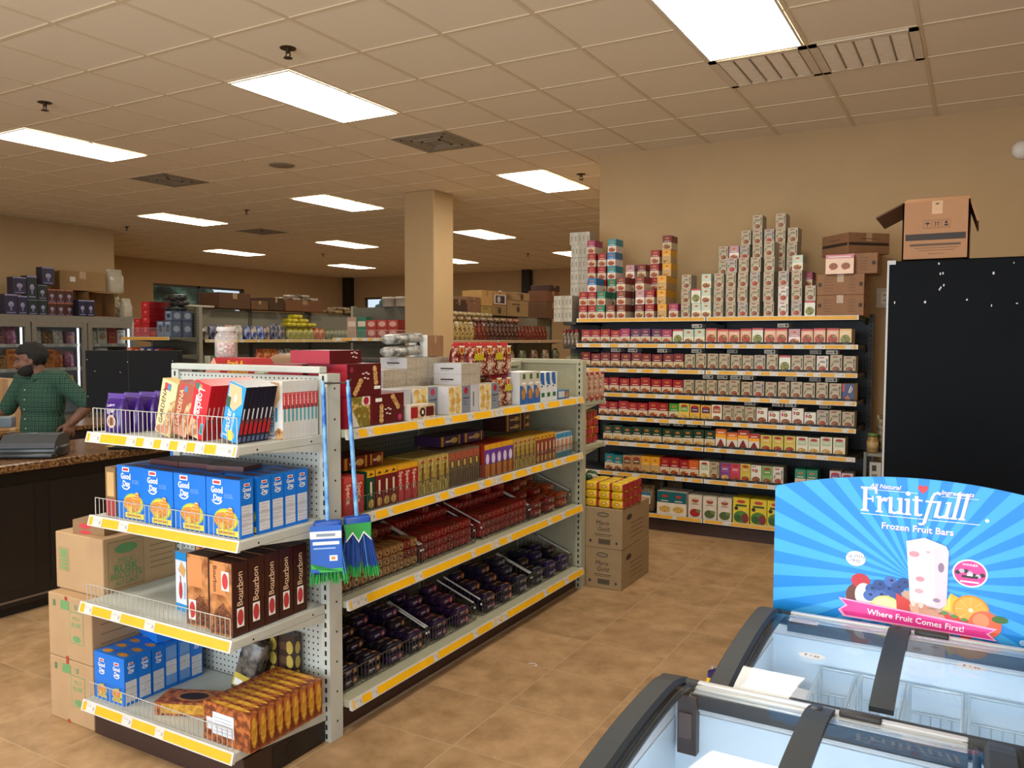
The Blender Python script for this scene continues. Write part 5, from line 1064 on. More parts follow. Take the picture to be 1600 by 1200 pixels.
def marie():
    mb = MB(); mb.rbox((-.135, -.26, 0), (.135, .26, .268), .005, KB, smooth=False); F = faces(mb, .27, .52, .268); f = F['f']; I = M('3A3228', .6)
    f.ell(.5, .84, .042, .016, I, 1); f.ell(.5, .84, .036, .011, M('8C7A5E', .6), 2); f.text('Marie', .5, .64, .03, I, 2, 0, .004, .2); f.text('Gold', .52, .49, .03, I, 2, 0, .004, .2); f.rect(.28, .34, .74, .355, I, 1); f.rect(.3, .3, .7, .31, I, 1)
    f.rect(.38, .1, .7, .24, M('6A5A44', .6), 1)
    for k in range(14): f.rect(.4+.02*k, .12, .41+.02*k, .22, I, 2)
    f.rect(.14, .13, .2, .2, I, 1); f.ell(.86, .16, .008, .01, I, 1)
    r = F['r']; r.ell(.25, .75, .05, .02, I, 1); 
    for k in range(4): r.rect(.3, .2+.12*k, .75, .22+.12*k, M('6A5A44', .6), 1)
    return mb.mesh('carton')
mm = marie()
thing('carton', mm, 'tan biscuit carton on the floor at the end of the long run', 'box', (-2.12, 5.192, 0), .0); thing('carton', mm, 'tan biscuit carton stacked on the floor carton under the yellow packets', 'box', (-2.12, 5.192, .269), .01)
for l in range(3):
    for k in range(3):
        for b in range(4):
            if l == 2 and (k, b) in ((0, 3), (1, 3)): continue
            thing('biscuit_packet', yp, 'yellow biscuit packet on the tan carton, %s layer, %s across, %s rank' % (ORD[l+1], ORD[k+1], ORD[b+1]), 'packet', (-2.213+.093*k, 4.985+.085*b, .5385+.0565*l), R(rnd.uniform(-3, 3)), 'yellow packets on the tan carton')
# ------------------------------------------------------------------ black cabinet at the right
mb = MB(); BK = M('06080C', .5, var=.25, scale=3., spec=.08); mb.rbox((-.53, -.38, .08), (.53, .38, 2.0), .006, BK, smooth=False); CB = empty('display_cabinet', 'tall black cabinet seen from its plain back, below an open carton', 'cabinet', (.175, 4.38, 0))
obj('cabinet_body', mb, parent=CB)
mb = MB(); mb.box((-.534, -.384, .08), (-.526, -.376, 2.0), M('B9BAB6', .4)); mb.box((-.534, -.386, 1.985), (-.50, -.376, 2.003), M('B9BAB6', .4)); obj('edge_trim', mb, parent=CB)
mb = MB(); f = FR(mb, (-.53, -.3803, .08), (1, 0, 0), (0, 0, 1), 1.06, 1.92); q = random.Random(5); CH = M('C9C9C4', .5)
for k in range(9): f.ell(q.uniform(.02, .6), q.uniform(.88, .995), q.uniform(.002, .005), q.uniform(.002, .007), CH, 1, 6)
for k in range(5): f.ell(.2+q.uniform(-.01, .01), .95+q.uniform(-.02, .02), .003, .006, CH, 1, 6)
obj('paint_chips', mb, parent=CB)
for sx in (-1, 1):
    for sy in (-1, 1): m2 = MB(); m2.cyl((sx*.46, sy*.32, 0), (sx*.46, sy*.32, .085), .025, INK); obj('foot', m2, parent=CB)
KB2 = M('A87850', .65, var=.04, scale=5.)
BOX = empty('carton', 'open brown carton with shipping symbols on top of the black cabinet', 'box', (-.175, 4.24, 2.002))
mb = MB(); w, d, h = .26, .42, .255; t = .006
mb.box((-w/2, -d/2, 0), (w/2, -d/2+t, h), KB2); mb.box((-w/2, d/2-t, 0), (w/2, d/2, h), KB2); mb.box((-w/2, -d/2, 0), (-w/2+t, d/2, h), KB2); mb.box((w/2-t, -d/2, 0), (w/2, d/2, h), KB2); mb.box((-w/2, -d/2, 0), (w/2, d/2, t), KB2)
f = FR(mb, (-w/2, -d/2, 0), (1, 0, 0), (0, 0, 1), w, h); IK = M('2E211A', .6); f.rect(.05, .34, .95, .45, IK, 1); f.rect(.12, .24, .88, .28, M('5A3E2C', .6), 1); f.rect(.2, .2, .85, .212, M('6A4A34', .6), 1); f.rect(.25, .16, .8, .17, M('6A4A34', .6), 1); f.rect(.4, .1, .65, .11, M('6A4A34', .6), 1)
for k, x in enumerate((.38, .52, .66)):
    f.rect(x-.06, .54, x+.06, .68, M('6A4A34', .6), 1); f.rect(x-.055, .548, x+.055, .672, KB2, 2)
    if k == 0: f.ell(x, .61, .01, .008, IK, 3, 10, 0, 180); f.rect(x-.006, .57, x+.006, .61, IK, 3)
    if k == 1:
        for s in (-.02, .02): f.rect(x+s-.006, .57, x+s+.006, .63, IK, 3); f.poly([(x+s-.016, .625), (x+s+.016, .625), (x+s, .655)], IK, 3)
    if k == 2: f.ell(x, .63, .006, .006, IK, 3, 10); f.rect(x-.03, .57, x+.03, .6, IK, 3)
f.rect(.44, .78, .6, 1, M('C9A27A', .25), 1); f.ell(.52, .95, .008, .003, IK, 2, 8); obj('carton_body', mb, parent=BOX)
mb = MB(); mb.add([(-w/2, -d/2, h), (w/2, -d/2, h), (w/2-.005, -d/2+.11, h+.03), (-w/2+.01, -d/2+.11, h+.03)], [(0, 1, 2, 3)], KB2); mb.add([(-w/2, -d/2, h-.002), (w/2, -d/2, h-.002), (w/2-.005, -d/2+.11, h+.028), (-w/2+.01, -d/2+.11, h+.028)], [(3, 2, 1, 0)], KB2); obj('flap', mb, parent=BOX)
mb = MB(); X = Matrix.Translation((-w/2, 0, h)) @ Matrix.Rotation(R(-27), 4, 'Y'); mb.box((-.125, -d/2+.01, -.003), (0, d/2-.01, .003), M('5E422C', .7), X); obj('flap', mb, parent=BOX)
mb = MB(); X = Matrix.Translation((w/2, 0, h)) @ Matrix.Rotation(R(72), 4, 'Y'); mb.box((0, -d/2+.01, -.003), (.1, d/2-.01, .003), KB2, X); obj('flap', mb, parent=BOX)
# small rack of goods between the spice wall and the cabinet
RK = empty('side_rack', 'small grey rack in the gap between spice wall and black cabinet', 'rack', (-.52, 6.95, 0))
for z in (.35, .57, .79):
    mb = MB(); mb.box((-.2, -.25, z-.02), (.2, .25, z), M('77776F', .5)); obj('shelf', mb, parent=RK)
for sx in (-1, 1):
    for sy in (-1, 1): mb = MB(); mb.box((sx*.2-.01, sy*.25-.01, 0), (sx*.2+.01, sy*.25+.01, .8), M('6A6A64', .5)); obj('rack_leg', mb, parent=RK)
for k, (x, c) in enumerate(((-.65, 'B4B0A4'), (-.55, '8E8E8C'), (-.44, 'A88C7A'))):
    mb, F = carton(.08, .1, .15, M(c, .5)); F['f'].rect(.2, .55, .6, .85, INK); F['f'].rect(.2, .2, .7, .4, M('7A6A5A', .5)); thing('small_box', mb, 'small pale box on the side rack, %s from left' % ORD[k+1], 'box', (x, 6.78, .571), 0, 'small boxes on the side rack')
mb = MB(); mb.lathe([(.04, 0), (.042, .01), (.042, .09), (.036, .1), (.036, .12)], M('9C7A4A', .2), 14); mb.lathe([(.0425, .02), (.0425, .08)], M('B89A6A', .4), 14); mb.lathe([(.038, .12), (.038, .145)], M('5A7A3A', .4), 14); thing('jar', mb, 'jar with green lid at the left of the side rack', 'jar', (-.68, 6.80, .791))
for k in range(4):
    mb = MB(); mb.rbox((-.09, -.05, 0), (.09, .05, .02), .008, M('C9C8C2', .4)); thing('paper_pack', mb, 'white flat pack piled on the side rack, %s up' % ORD[k+1], 'pack', (-.47, 6.80, .791+.021*k), 0, 'white packs on the side rack', (0, 0, R(-20+9*k)))
mb = pouch(.14, .1, .28, blob('3A2E20', '8A744E', 40., .4), seed=5); thing('herb_bag', mb, 'dark bag of dried herbs behind the jar on the side rack', 'bag', (-.60, 6.92, .791), .2)
# ------------------------------------------------------------------ chest freezers
FREEZER_FILL = 32.  # emission of the fill tubes added inside the chest freezers
GREY = M('34383B', .55, var=.03, spec=.3); GREYI = M('24282C', .4); ALU = M('D2D4D5', .35, .25, var=.03); LINER = M('D6E5F0', .4, var=.01); BODY = M('D9DADA', .35)
FGLASS = glassy((.93, .96, .97), .7, .03, 'freezer_glass', 1.45)
def lidz(t):   # t = 0 back edge, 1 front edge
    return .850-.030*max(0, (.2-t)/.2)**2.0-.045*max(0, (t-.3)/.7)**2.0
def freezer(name, label, xc, yb, L, D):
    e = empty(name, label, 'freezer', (xc, yb-D/2, 0)); h2 = L/2; d2 = D/2; N = 14
    ts = [k/N for k in range(N+1)]
    Yf = lambda t: d2-D*t
    mb = MB()   # outer cabinet as an open tub with inner liner
    def wall(a, b, mat): mb.box(a, b, mat)
    hz = lambda y: lidz((d2-y)/D)-.03
    for s in (-1, 1):   # end walls follow the lid
        pr = [(Yf(t), lidz(t)-.02) for t in ts]; poly = [(-d2, .1)]+[(d2, .1)]+pr
        x = s*h2; 
        if s == -1: mb.prism([(-p[0], p[1]) for p in poly][::-1], (x, 0, 0), (0, -1, 0), (0, 0, 1), .04, BODY, LINER)
        else: mb.prism([(p[0], p[1]) for p in poly], (x, 0, 0), (0, 1, 0), (0, 0, 1), .04, BODY, LINER)
    mb.box((-h2+.04, d2-.045, .1), (h2-.04, d2, lidz(0)-.02), BODY); mb.box((-h2+.04, -d2, .1), (h2-.04, -d2+.045, lidz(1)-.02), BODY)
    mb.box((-h2+.04, d2-.05, .2), (h2-.04, d2-.045, lidz(0)-.05), LINER); mb.box((-h2+.04, -d2+.045, .2), (h2-.04, -d2+.05, lidz(1)-.05), LINER)
    for s in (-1, 1): mb.box((s*(h2-.04)-.003, -d2+.05, .2), (s*(h2-.04)+.003, d2-.05, lidz(1)-.05), LINER)
    mb.box((-h2, -d2, .06), (h2, d2, .099), BODY); mb.box((-h2+.041, -d2+.046, .1), (h2-.041, d2-.051, .25), LINER); mb.box((-h2+.05, -d2+.06, 0), (h2-.05, d2-.05, .06), INK)
    obj('freezer_body', mb, parent=e)
    tb = MB(); tb.cyl((-h2+.09, -d2+.075, lidz(1)-.075), (h2-.09, -d2+.075, lidz(1)-.075), .009, M('F4F8FF', .4, emit=FREEZER_FILL), n=10); obj('light_or_fill_tube', tb, parent=e)  # added fill tube, out of view, brightens the freezer interior
    fr = MB(); cw = .058   # grey moulded side frames
    for s in (-1, 1):
        vs = []; fs = []
        for t in ts:
            y = Yf(t); z = lidz(t); tw = cw
            rr = .006*s
            for (ox, oz) in ((0.004, -.055), (.004, -.008), (-.004, .006), (-.050, .008), (-cw, -.002), (-cw, -.03)): vs.append((s*(h2+ox), y+(.012 if t == 0 else 0), z+oz))
        m = 6
        for k in range(N):
            for j in range(m-1):
                a = k*m+j; q = (a, a+1, a+m+1, a+m); fs.append(q if s == 1 else q[::-1])
        fs.append(tuple(range(m)) if s == -1 else tuple(range(m-1, -1, -1))); 
        fr.add(vs, fs, GREY, None, False)
        # inner glass channel
        pts = [(s*(h2-cw-.012), Yf(t), lidz(t)-.012) for t in ts]; fr.tube(pts, .008, GREYI, n=6)
    for s in (-1, 1): fr.rbox((s*(h2-.045)-.06, d2-.032, lidz(0)-.04), (s*(h2-.045)+.06, d2+.014, lidz(0)+.010), .012, GREY)
    fr.box((-h2+.02, -d2-.012, lidz(1)-.06), (h2-.02, -d2+.04, lidz(1)), GREY)
    obj('lid_frame', fr, parent=e)
    rl = MB(); z = lidz(0)
    for k, (a, b, c) in enumerate(((.014, -.002, .006), (-.004, -.012, .014), (-.022, -.02, .009), (-.040, -.02, .004))): rl.rbox((-h2+.085, d2+a-.018, z+b-.02), (h2-.085, d2+a+.0, z+c), .003, ALU)
    rl.box((-h2+.085, d2-.066, z-.03), (h2-.085, d2-.06, z+.003), GREYI); obj('rear_rail', rl, parent=e)
    bar = MB(); vs = []; fs = []
    for t in ts:
        if t > .98: continue
        for (ox, oz) in ((-.026, 0), (-.026, .012), (.026, .012), (.026, 0)): vs.append((ox, Yf(t)+(.01 if t == 0 else 0), lidz(t)+oz-.004))
    k4 = len(vs)//4
    for k in range(k4-1):
        for j in range(4): a = k*4+j; b = k*4+(j+1) % 4; fs.append((a, b, b+4, a+4))
    fs += [(0, 1, 2, 3)[::-1], tuple(len(vs)-4+j for j in range(4))]
    bar.add(vs, fs, GREY); bar.rbox((-.02, d2-.075, lidz(.1)+.004), (.006, d2-.045, lidz(.08)+.014), .004, GREYI); obj('center_bar', bar, parent=e)
    lt = MB(); lt.rbox((.035, d2-.03, z+.008), (.12, d2-.006, z+.022), .004, INK); obj('lid_handle', lt, parent=e)
    for s in (-1, 1):
        g = MB(); x0, x1 = (-h2+.05, -.022) if s == -1 else (.022, h2-.05); vs = []; fs = []
        for t in ts: vs += [(x0, Yf(t)-.062 if t == 0 else Yf(t), lidz(t)-.002), (x1, Yf(t)-.062 if t == 0 else Yf(t), lidz(t)-.002)]
        for k in range(N): a = 2*k; fs.append((a, a+2, a+3, a+1))
        g.add(vs, fs, FGLASS, None, True); obj('glass_lid', g, parent=e)
    return e, h2, d2
F1, h2, d2 = freezer('chest_freezer', 'rear chest freezer with glass lids, below the blue fruit bar sign', -.165, 2.53, .77, .60)
F2, g2, e2 = freezer('chest_freezer', 'front chest freezer with glass lids, nearest the camera', -.275, 1.895, .735, .64)
# hinge blocks and inner wall edge of the front freezer
mb = MB(); mb.box((-g2+.055, e2-.075, .68), (-g2+.1, e2-.05, .82), M('3A302E', .4)); mb.box((-g2+.06, e2-.08, .72), (-g2+.09, e2-.074, .78), M('5A4A46', .3)); obj('hinge', mb, parent=F2)
# wire baskets inside the rear freezer
BW = M('BCCAD2', .35, .2); n = 0
for k, (x0, x1) in enumerate(((-.2, -.106), (-.092, .019), (.033, .159), (.173, .305))):
    mb = MB(); xs = (-.165+x0, -.165+x1); y0, y1 = 2.02, 2.46; zt, zb = .70, .42; r = .003
    mb.tube([(xs[0], y1, zt), (xs[1], y1, zt), (xs[1], y0, zt), (xs[0], y0, zt)], r*1.4, BW, closed=True); mb.tube([(xs[0], y1, zt-.075), (xs[1], y1, zt-.075)], r, BW); mb.tube([(xs[0], y0, zb), (xs[1], y0, zb), (xs[1], y1, zb), (xs[0], y1, zb)], r, BW, closed=True)
    for j in range(6): x = xs[0]+(xs[1]-xs[0])*j/5; mb.tube([(x, y1, zt-.075 if 0 < j < 5 else zt), (x, y1, zb), (x, y0, zb), (x, y0, zt)], r*.8, BW)
    for j in range(1, 8):
        y = y0+(y1-y0)*j/8
        for x in xs: mb.tube([(x, y, zb), (x, y, zt)], r*.7, BW)
    thing('freezer_basket', mb, 'white wire basket inside the rear freezer, %s from the left' % ORD[k+1], 'basket', (0, 0, 0), 0, 'wire baskets in the rear freezer')
def oval(x, t, lab, F, yb, D, price):
    z = lidz(t)+.0015; y = yb-D*t; mb = MB(); f = FR(mb, (x-.035, y-.02, z), (1, 0, 0), (0, 1, .05), .07, .04); f.ell(.5, .5, .033, .018, M('DCDDE0', .5), 1, 24); f.text(price, .5, .5, .011, INK, 2, -8)
    thing('price_sticker', mb, lab, 'sticker', (0, 0, 0))
oval(-.345, .62, 'oval price sticker on the left lid of the rear freezer', F1, 2.53, .6, '$ 1.49'); oval(.01, .45, 'oval price sticker on the right lid of the rear freezer', F1, 2.53, .6, '$ 1.49')
mb = MB(); f = FR(mb, (-.445, 2.375, lidz(.22)+.001), (1, 0, 0), (0, 1, 0), .078, .03); f.rect(0, 0, 1, 1, M('D6D4DC', .4), 1); f.rect(.05, .6, .9, .8, M('A09AA8', .5), 2); f.rect(.05, .2, .7, .4, M('A09AA8', .5), 2); thing('notice_label', mb, 'small white notice label at the rear left corner of the rear freezer lid', 'label')
def inbox(w, d, h, loc, rz, lab, col='E6E6E6', fn=None, rot=None):
    mb, F = carton(w, d, h, M(col, .4)); 
    if fn: fn(F)
    thing('frozen_box', mb, lab, 'box', loc, rz, None, rot)
inbox(.11, .16, .16, (-.435, 2.29, .506), R(-8), 'white and pink box standing in for a sun reflection, left inside the rear freezer', 'EDE4DE', lambda F: F['f'].rect(0, .6, .6, 1, M('E8A89A', .4)))  # added box in place of a sun reflection on the glass lid
inbox(.11, .16, .25, (-.435, 2.29, .255), R(-8), 'white box underneath, raising the reflection stand-in inside the rear freezer', 'DDE4EA')
inbox(.1, .1, .05, (-.068, 2.1, .425), .0, 'red and white flat pack in the basket of the rear freezer', 'D2C8C8', lambda F: F['t'].rect(0, .4, 1, 1, M('A83A44', .4)))
inbox(.2, .22, .38, (-.37, 1.60, .255), R(-10), 'large white box inside the left half of the front freezer', 'EDEDED')
inbox(.26, .3, .28, (-.10, 1.50, .255), R(0), 'white box with yellow label inside the right half of the front freezer', 'C9CEDA', lambda F: (F['t'].rect(.52, .72, .64, .8, M('D9D22A', .4)), F['t'].rect(.3, .78, .48, .81, M('7A7E94', .5)), F['t'].rect(.3, .72, .5, .74, M('7A7E94', .5))))
mb = MB(); mb.cyl((-.53, 1.62, .33), (-.52, 1.64, .50), .012, M('6A4A34', .5), .006, n=10); mb.rbox((-.56, 1.56, .255), (-.49, 1.7, .335), .01, M('B9C2D2', .4)); thing('scoop', mb, 'brown wooden handle sticking up from a pale tub inside the front freezer', 'scoop')
mb = pouch(.07, .05, .16, M('D9B02A', .3), seed=3, mat2=M('3A2E6A', .3)); f = FR(mb, (-.03, -.026, .05), (1, 0, 0), (0, 0, 1), .06, .06); f.ell(.5, .5, .02, .014, M('E8E060', .4), 1)
thing('snack_bag', mb, 'yellow snack bag hanging at the left side of the rear freezer', 'bag', (-.59, 2.16, .60), R(60))
mb = MB(); mb.tube([(-.552, 2.16, .75), (-.60, 2.16, .75), (-.60, 2.16, .765)], .004, WIRE); thing('wire_hook', mb, 'small hook on the rear freezer holding the yellow snack bag', 'hook')
# ------------------------------------------------------------------ fruit bar sign
SW, SXC, SYC = .79, -.135, 2.575
zl, zt_ = .80, 1.257
def top(x): return 1.200-zl+(.057)*(1-(2*x/SW)**2)
out = [(-SW/2, 0), (SW/2, 0)]+[(SW/2-SW*k/24, top(SW/2-SW*k/24)) for k in range(25)]
SGN = empty('advertising_sign', 'blue fruit bar sign with sun rays standing behind the rear freezer', 'sign', (SXC, SYC, zl), 0)
mb = MB(); mb.prism(out, (0, 0, 0), (1, 0, 0), (0, 0, 1), .006, M('0A84D4', .45, var=.01)); 
f = FR(mb, (0, 0, 0), (1, 0, 0), (0, 0, 1), 1, 1); RAY = M('3AA4E4', .45, var=.01)
fx, fz = .0, .16
def hit(a):
    dx, dz = math.cos(a), math.sin(a); best = 9
    for (x0, y0), (x1, y1) in zip(out, out[1:]+out[:1]):
        ex, ey = x1-x0, y1-y0; den = dx*ey-dz*ex
        if abs(den) < 1e-9: continue
        t = ((x0-fx)*ey-(y0-fz)*ex)/den; u = ((x0-fx)*dz-(y0-fz)*dx)/den
        if t > 0 and -1e-6 <= u <= 1+1e-6: best = min(best, t)
    return (fx+dx*best, fz+dz*best)
NR = 32
for k in range(NR):
    a0 = 2*PI*k/NR; a1 = a0+PI/NR*1.0
    f.poly([(fx, fz)]+[hit(a0+(a1-a0)*j/3) for j in range(4)], RAY, 1)
obj('sign_panel', mb, parent=SGN)
art = MB(); f = FR(art, (0, -.0002, 0), (1, 0, 0), (0, 0, 1), 1, 1); NAV = M('7A78C0', .4); W = M('F6F6FA', .4)
# fruit pile
LQ = lambda x, y, a, b, m, L=2, n=18: f.ell(x, y, a, b, m, L, n)
LQ(0, .075, .19, .055, M('C9A28A', .5), 2, 30); LQ(-.155, .095, .03, .035, M('6A3A2A', .5), 3); LQ(-.135, .1, .025, .035, M('ECE6E0', .5), 4); LQ(-.145, .14, .026, .022, M('C02A34', .5), 3)
for k, (x, y) in enumerate(((-.115, .12), (-.09, .105), (-.095, .135), (-.07, .125), (-.065, .15), (-.045, .135), (-.05, .11), (-.12, .1), (-.03, .15))): LQ(x, y, .017, .016, M(['3A5A9C', '4A6AB0', '2E4A86'][k % 3], .5), 4+k % 3); LQ(x+.003, y+.004, .005, .004, M('1E2E5A', .5), 7, 8)
LQ(-.075, .075, .04, .032, M('F2E27A', .5), 8); LQ(-.075, .075, .034, .026, M('F8F0A8', .5), 9); f.poly([(-.05, .12), (-.01, .1), (-.015, .05), (-.045, .05)], M('D0403A', .5), 9)
f.poly([(.09, .14), (.13, .12), (.12, .08), (.07, .09)], M('F0B42A', .5), 4); f.poly([(.09, .14), (.07, .09), (.09, .09)], M('F8D05A', .5), 5)
LQ(.14, .10, .045, .042, M('F08A1E', .5), 6, 24); LQ(.14, .10, .040, .037, M('F6A43A', .5), 7, 24); LQ(.14, .10, .006, .006, M('FBE8C0', .5), 8, 10)
for k in range(8): a = k*PI/4; f.poly([(.14+.006*math.cos(a), .1+.006*math.sin(a)), (.14+.036*math.cos(a-.02), .1+.034*math.sin(a-.02)), (.14+.036*math.cos(a+.02), .1+.034*math.sin(a+.02))], M('FBD9A0', .5), 8)
LQ(.175, .065, .04, .038, M('E0603A', .5), 9, 22); LQ(.165, .075, .02, .02, M('EE8A5A', .5), 10); LQ(.21, .085, .02, .01, M('3A6A2A', .5), 11, 12)
for x, y in ((.10, .06), (.125, .055), (.075, .065)): LQ(x, y, .018, .02, M('D0342E', .5), 8); LQ(x, y+.016, .009, .005, M('4A8A3A', .5), 9, 8)
LQ(.13, .035, .02, .018, M('D83A34', .5), 10); LQ(.13, .035, .012, .01, M('F4B8A8', .5), 11)
# hand and bar
SKN = M('E0A98C', .5); SKD = M('CE9074', .5)
for x, y, a, b in ((.0, .07, .014, .034), (.022, .064, .014, .034), (.044, .056, .014, .032), (.066, .046, .014, .03)):
    f.poly([(x-a, y+b*.6), (x-a*.4, y+b), (x+a*.5, y+b), (x+a, y+b*.6), (x+a*1.9, y-b), (x+.1*a, y-b)], SKD if x else SKN, 13); 
f.poly([(-.026, .275), (.02, .29), (.075, .272), (.082, .258), (.08, .105), (.065, .092), (-.012, .098)], M('E9C6CC', .4), 12); f.poly([(-.026, .275), (.045, .262), (.052, .1), (-.012, .1)], M('F7F1F2', .4), 13); f.poly([(-.026, .275), (.02, .29), (.075, .272), (.045, .262)], M('F1D6D6', .4), 14)
for x, y, a, b, c in ((-.005, .24, .014, .009, 'D98A94'), (.012, .17, .012, .008, 'D98A94'), (.01, .135, .012, .007, 'DFA0A8'), (.064, .21, .008, .014, '8A6A84'), (.055, .115, .01, .006, '9A7A94'), (.03, .25, .006, .004, 'E0A0A8')): LQ(x, y, a, b, M(c, .4), 15, 10)
for x, y in ((-.004, .098), (.016, .096)): LQ(x, y, .006, .01, M('F0D2C4', .4), 16, 10)
RZ = .024
# ribbon
RIB = M('E0308A', .4); RL = M('F4A8CE', .4)
rb = lambda x: .04-.0*x
f.poly([(-.205, -.0+.06+RZ), (.205, -.0+.035+RZ), (.185, .018+RZ), (.205, .001+RZ), (-.19, .004+RZ), (-.205, .022+RZ), (-.185, .04+RZ)], RL, 17); f.poly([(x, y+RZ) for x, y in [(-.197, .055), (.197, .030), (.178, .017), (.197, .004), (-.184, .009), (-.197, .024), (-.178, .038)]], RIB, 18)
f.text('Where Fruit Comes First!', 0, .0255+RZ, .017, W, 19, -2.2, .012, 0, .33)
# lettering; a serifed face drawn for the big name
def serif(word, x0, y0, s, mat, L, shear=0):
    """word set in a hand-drawn serif; s = x-height"""
    x = x0
    def q(pts, m=mat, l=L): f.poly([(x+(px+shear*py)*s, y0+py*s) for px, py in pts], m, l)
    def stem(cx, h, w=.2, foot=True, head=True):
        q([(cx-w/2, 0), (cx+w/2, 0), (cx+w/2, h), (cx-w/2, h)])
        if foot: q([(cx-w, 0), (cx+w, 0), (cx+w, .07), (cx+w/2, .12), (cx-w/2, .12), (cx-w, .07)])
        if head: q([(cx-w, h-.12), (cx+w/2, h-.12), (cx+w/2, h), (cx-w/2, h), (cx-w, h-.06)])
    adv = {'F': .88, 'r': .64, 'u': .95, 'i': .42, 't': .56, 'f': .5, 'l': .42}
    for ch in word:
        if ch == 'F':
            stem(.28, 1.5, .22, True, False); q([(.02, 1.42), (.95, 1.42), (.95, 1.5), (.02, 1.5)]); q([(.86, 1.12), (.95, 1.12), (.95, 1.5), (.8, 1.44)]); q([(.28, .74), (.74, .74), (.74, .82), (.28, .82)]); q([(.68, .6), (.75, .6), (.75, .96), (.68, .96)])
        elif ch == 'r': stem(.22, 1.0); q([(.3, .78), (.45, .95), (.66, .9), (.64, .72), (.52, .7), (.42, .74), (.3, .6)])
        elif ch == 'u': stem(.2, 1.0, .19, False); stem(.74, 1.0, .19, True); q([(.11, .3), (.2, .02), (.42, -.04), (.68, .1), (.68, .24), (.45, .1), (.32, .14), (.29, .3)])
        elif ch == 'i': stem(.2, 1.0, .19); f.ell(x+(.2+shear*1.3)*s, y0+1.3*s, .13*s, .13*s, mat, L, 12)
        elif ch == 't': stem(.24, 1.2, .19, False, False); q([(.02, .9), (.56, .9), (.56, 1.0), (.02, 1.0)]); q([(.15, .2), (.2, .02), (.4, -.03), (.58, .08), (.55, .16), (.42, .1), (.34, .2)])
        elif ch == 'f': q([(.1, -.4), (.28, -.4), (.36, 1.2), (.2, 1.2)]); q([(.2, 1.15), (.28, 1.45), (.5, 1.56), (.68, 1.48), (.64, 1.34), (.48, 1.44), (.38, 1.3), (.36, 1.15)]); q([(-.02, .88), (.56, .88), (.56, .98), (-.02, .98)]); q([(-.14, -.44), (.0, -.56), (.2, -.5), (.28, -.36), (.12, -.42), (-.02, -.4)])
        elif ch == 'l': stem(.2, 1.55, .18, True, True)
        x += adv[ch]*s
    return x
for (dx, mat, L) in ((.002, NAV, 3), (0, W, 4)):
    x = serif('Fruit', -.152+dx, .350-dx*.6, .0475, mat, L); serif('full', x+.0, .350-dx*.6, .0475, mat, L, .2)
for (dx, mat, L) in ((.002, NAV, 3), (0, W, 4)):
    f.text('Frozen Fruit Bars', .0+dx, .313-dx, .019, mat, L, 0, .012, 0, .25); f.text('All Natural', -.085+dx, .427-dx, .013, mat, L, 0, .005, .25, .1); f.text('Ingredients', .10+dx, .424-dx, .013, mat, L, 0, .005, .25, .11)
f.rect(-.15, .414, .0, .4152, W, 3); f.rect(.06, .411, .15, .4122, W, 3); f.rect(-.15, .341, .155, .3425, W, 3); f.ell(.172, .355, .005, .005, W, 3, 10)
f.poly([(0.012, .42)]+[(.012+.013*math.sin(t)**3*1.0, .428+.0009*(13*math.cos(t)-5*math.cos(2*t)-2*math.cos(3*t)-math.cos(4*t))) for t in [R(a) for a in range(165, -166, -15)]], M('E0323A', .4), 3)
LQ(-.16, .205, .0285, .024, M('2A86C0', .4), 2, 24); LQ(-.16, .205, .027, .0225, W, 3, 24); f.text('GLUTEN', -.16, .212, .0095, M('2A2E5A', .4), 4, 0, .004); f.text('FREE', -.16, .199, .0095, M('2A2E5A', .4), 4, 0, .004)
LQ(.135, .203, .043, .039, W, 2, 28); LQ(.135, .203, .039, .035, M('D8348A', .4), 3, 28); f.text('WINNER', .135, .227, .007, W, 4, 0); f.rect(.112, .177, .158, .181, W, 4)
for k in range(7): LQ(.105+.01*k, .203+.006*math.sin(k), .007, .006, M('B8B0BC', .4) if k % 2 else INK, 4+k % 2, 8)
f.rect(.115, .19, .155, .197, INK, 6); f.rect(.128, .196, .142, .203, W, 7)
LQ(.265, .03, .008, .008, M('9AD4F4', .4), 2, 14); f.text('C', .265, .03, .007, NAV, 3)
obj('sign_print', art, parent=SGN)
for s in (-1, 1):
    mb = MB(); mb.box((s*.25-.015, .0065, -.8), (s*.25+.015, .018, .2), M('8A8C8E', .4)); obj('support', mb, parent=SGN)
# ------------------------------------------------------------------ service counter
GRAN = blob('3A2416', '9A7448', 55., .22, '6A4A2C', lo=.35, hi=.65); ESP = M('17100D', .45, var=.1)
CT = empty('service_counter', 'dark wooden service counter with brown granite top at the left', 'counter', (-5.1, 3.4, 0))
mb = MB(); mb.box((-.2, -3.2, .06), (.18, 2.2, .88), ESP); mb.box((-.2, -3.2, 0), (.14, 2.2, .06), M('0E0A08', .5)); 
for y in (-2.2, -1.1, 0, 1.1): mb.box((.18, y-.5, .16), (.186, y+.5, .78), M('1A120E', .45)); 
mb.box((.181, -3.2, .09), (.189, 2.2, .1), M('6A5A4C', .5)); obj('counter_base', mb, parent=CT)
mb = MB(); mb.rbox((-.47, -3.2, .88), (.33, 2.2, .93), .008, GRAN, smooth=False); obj('countertop', mb, parent=CT)
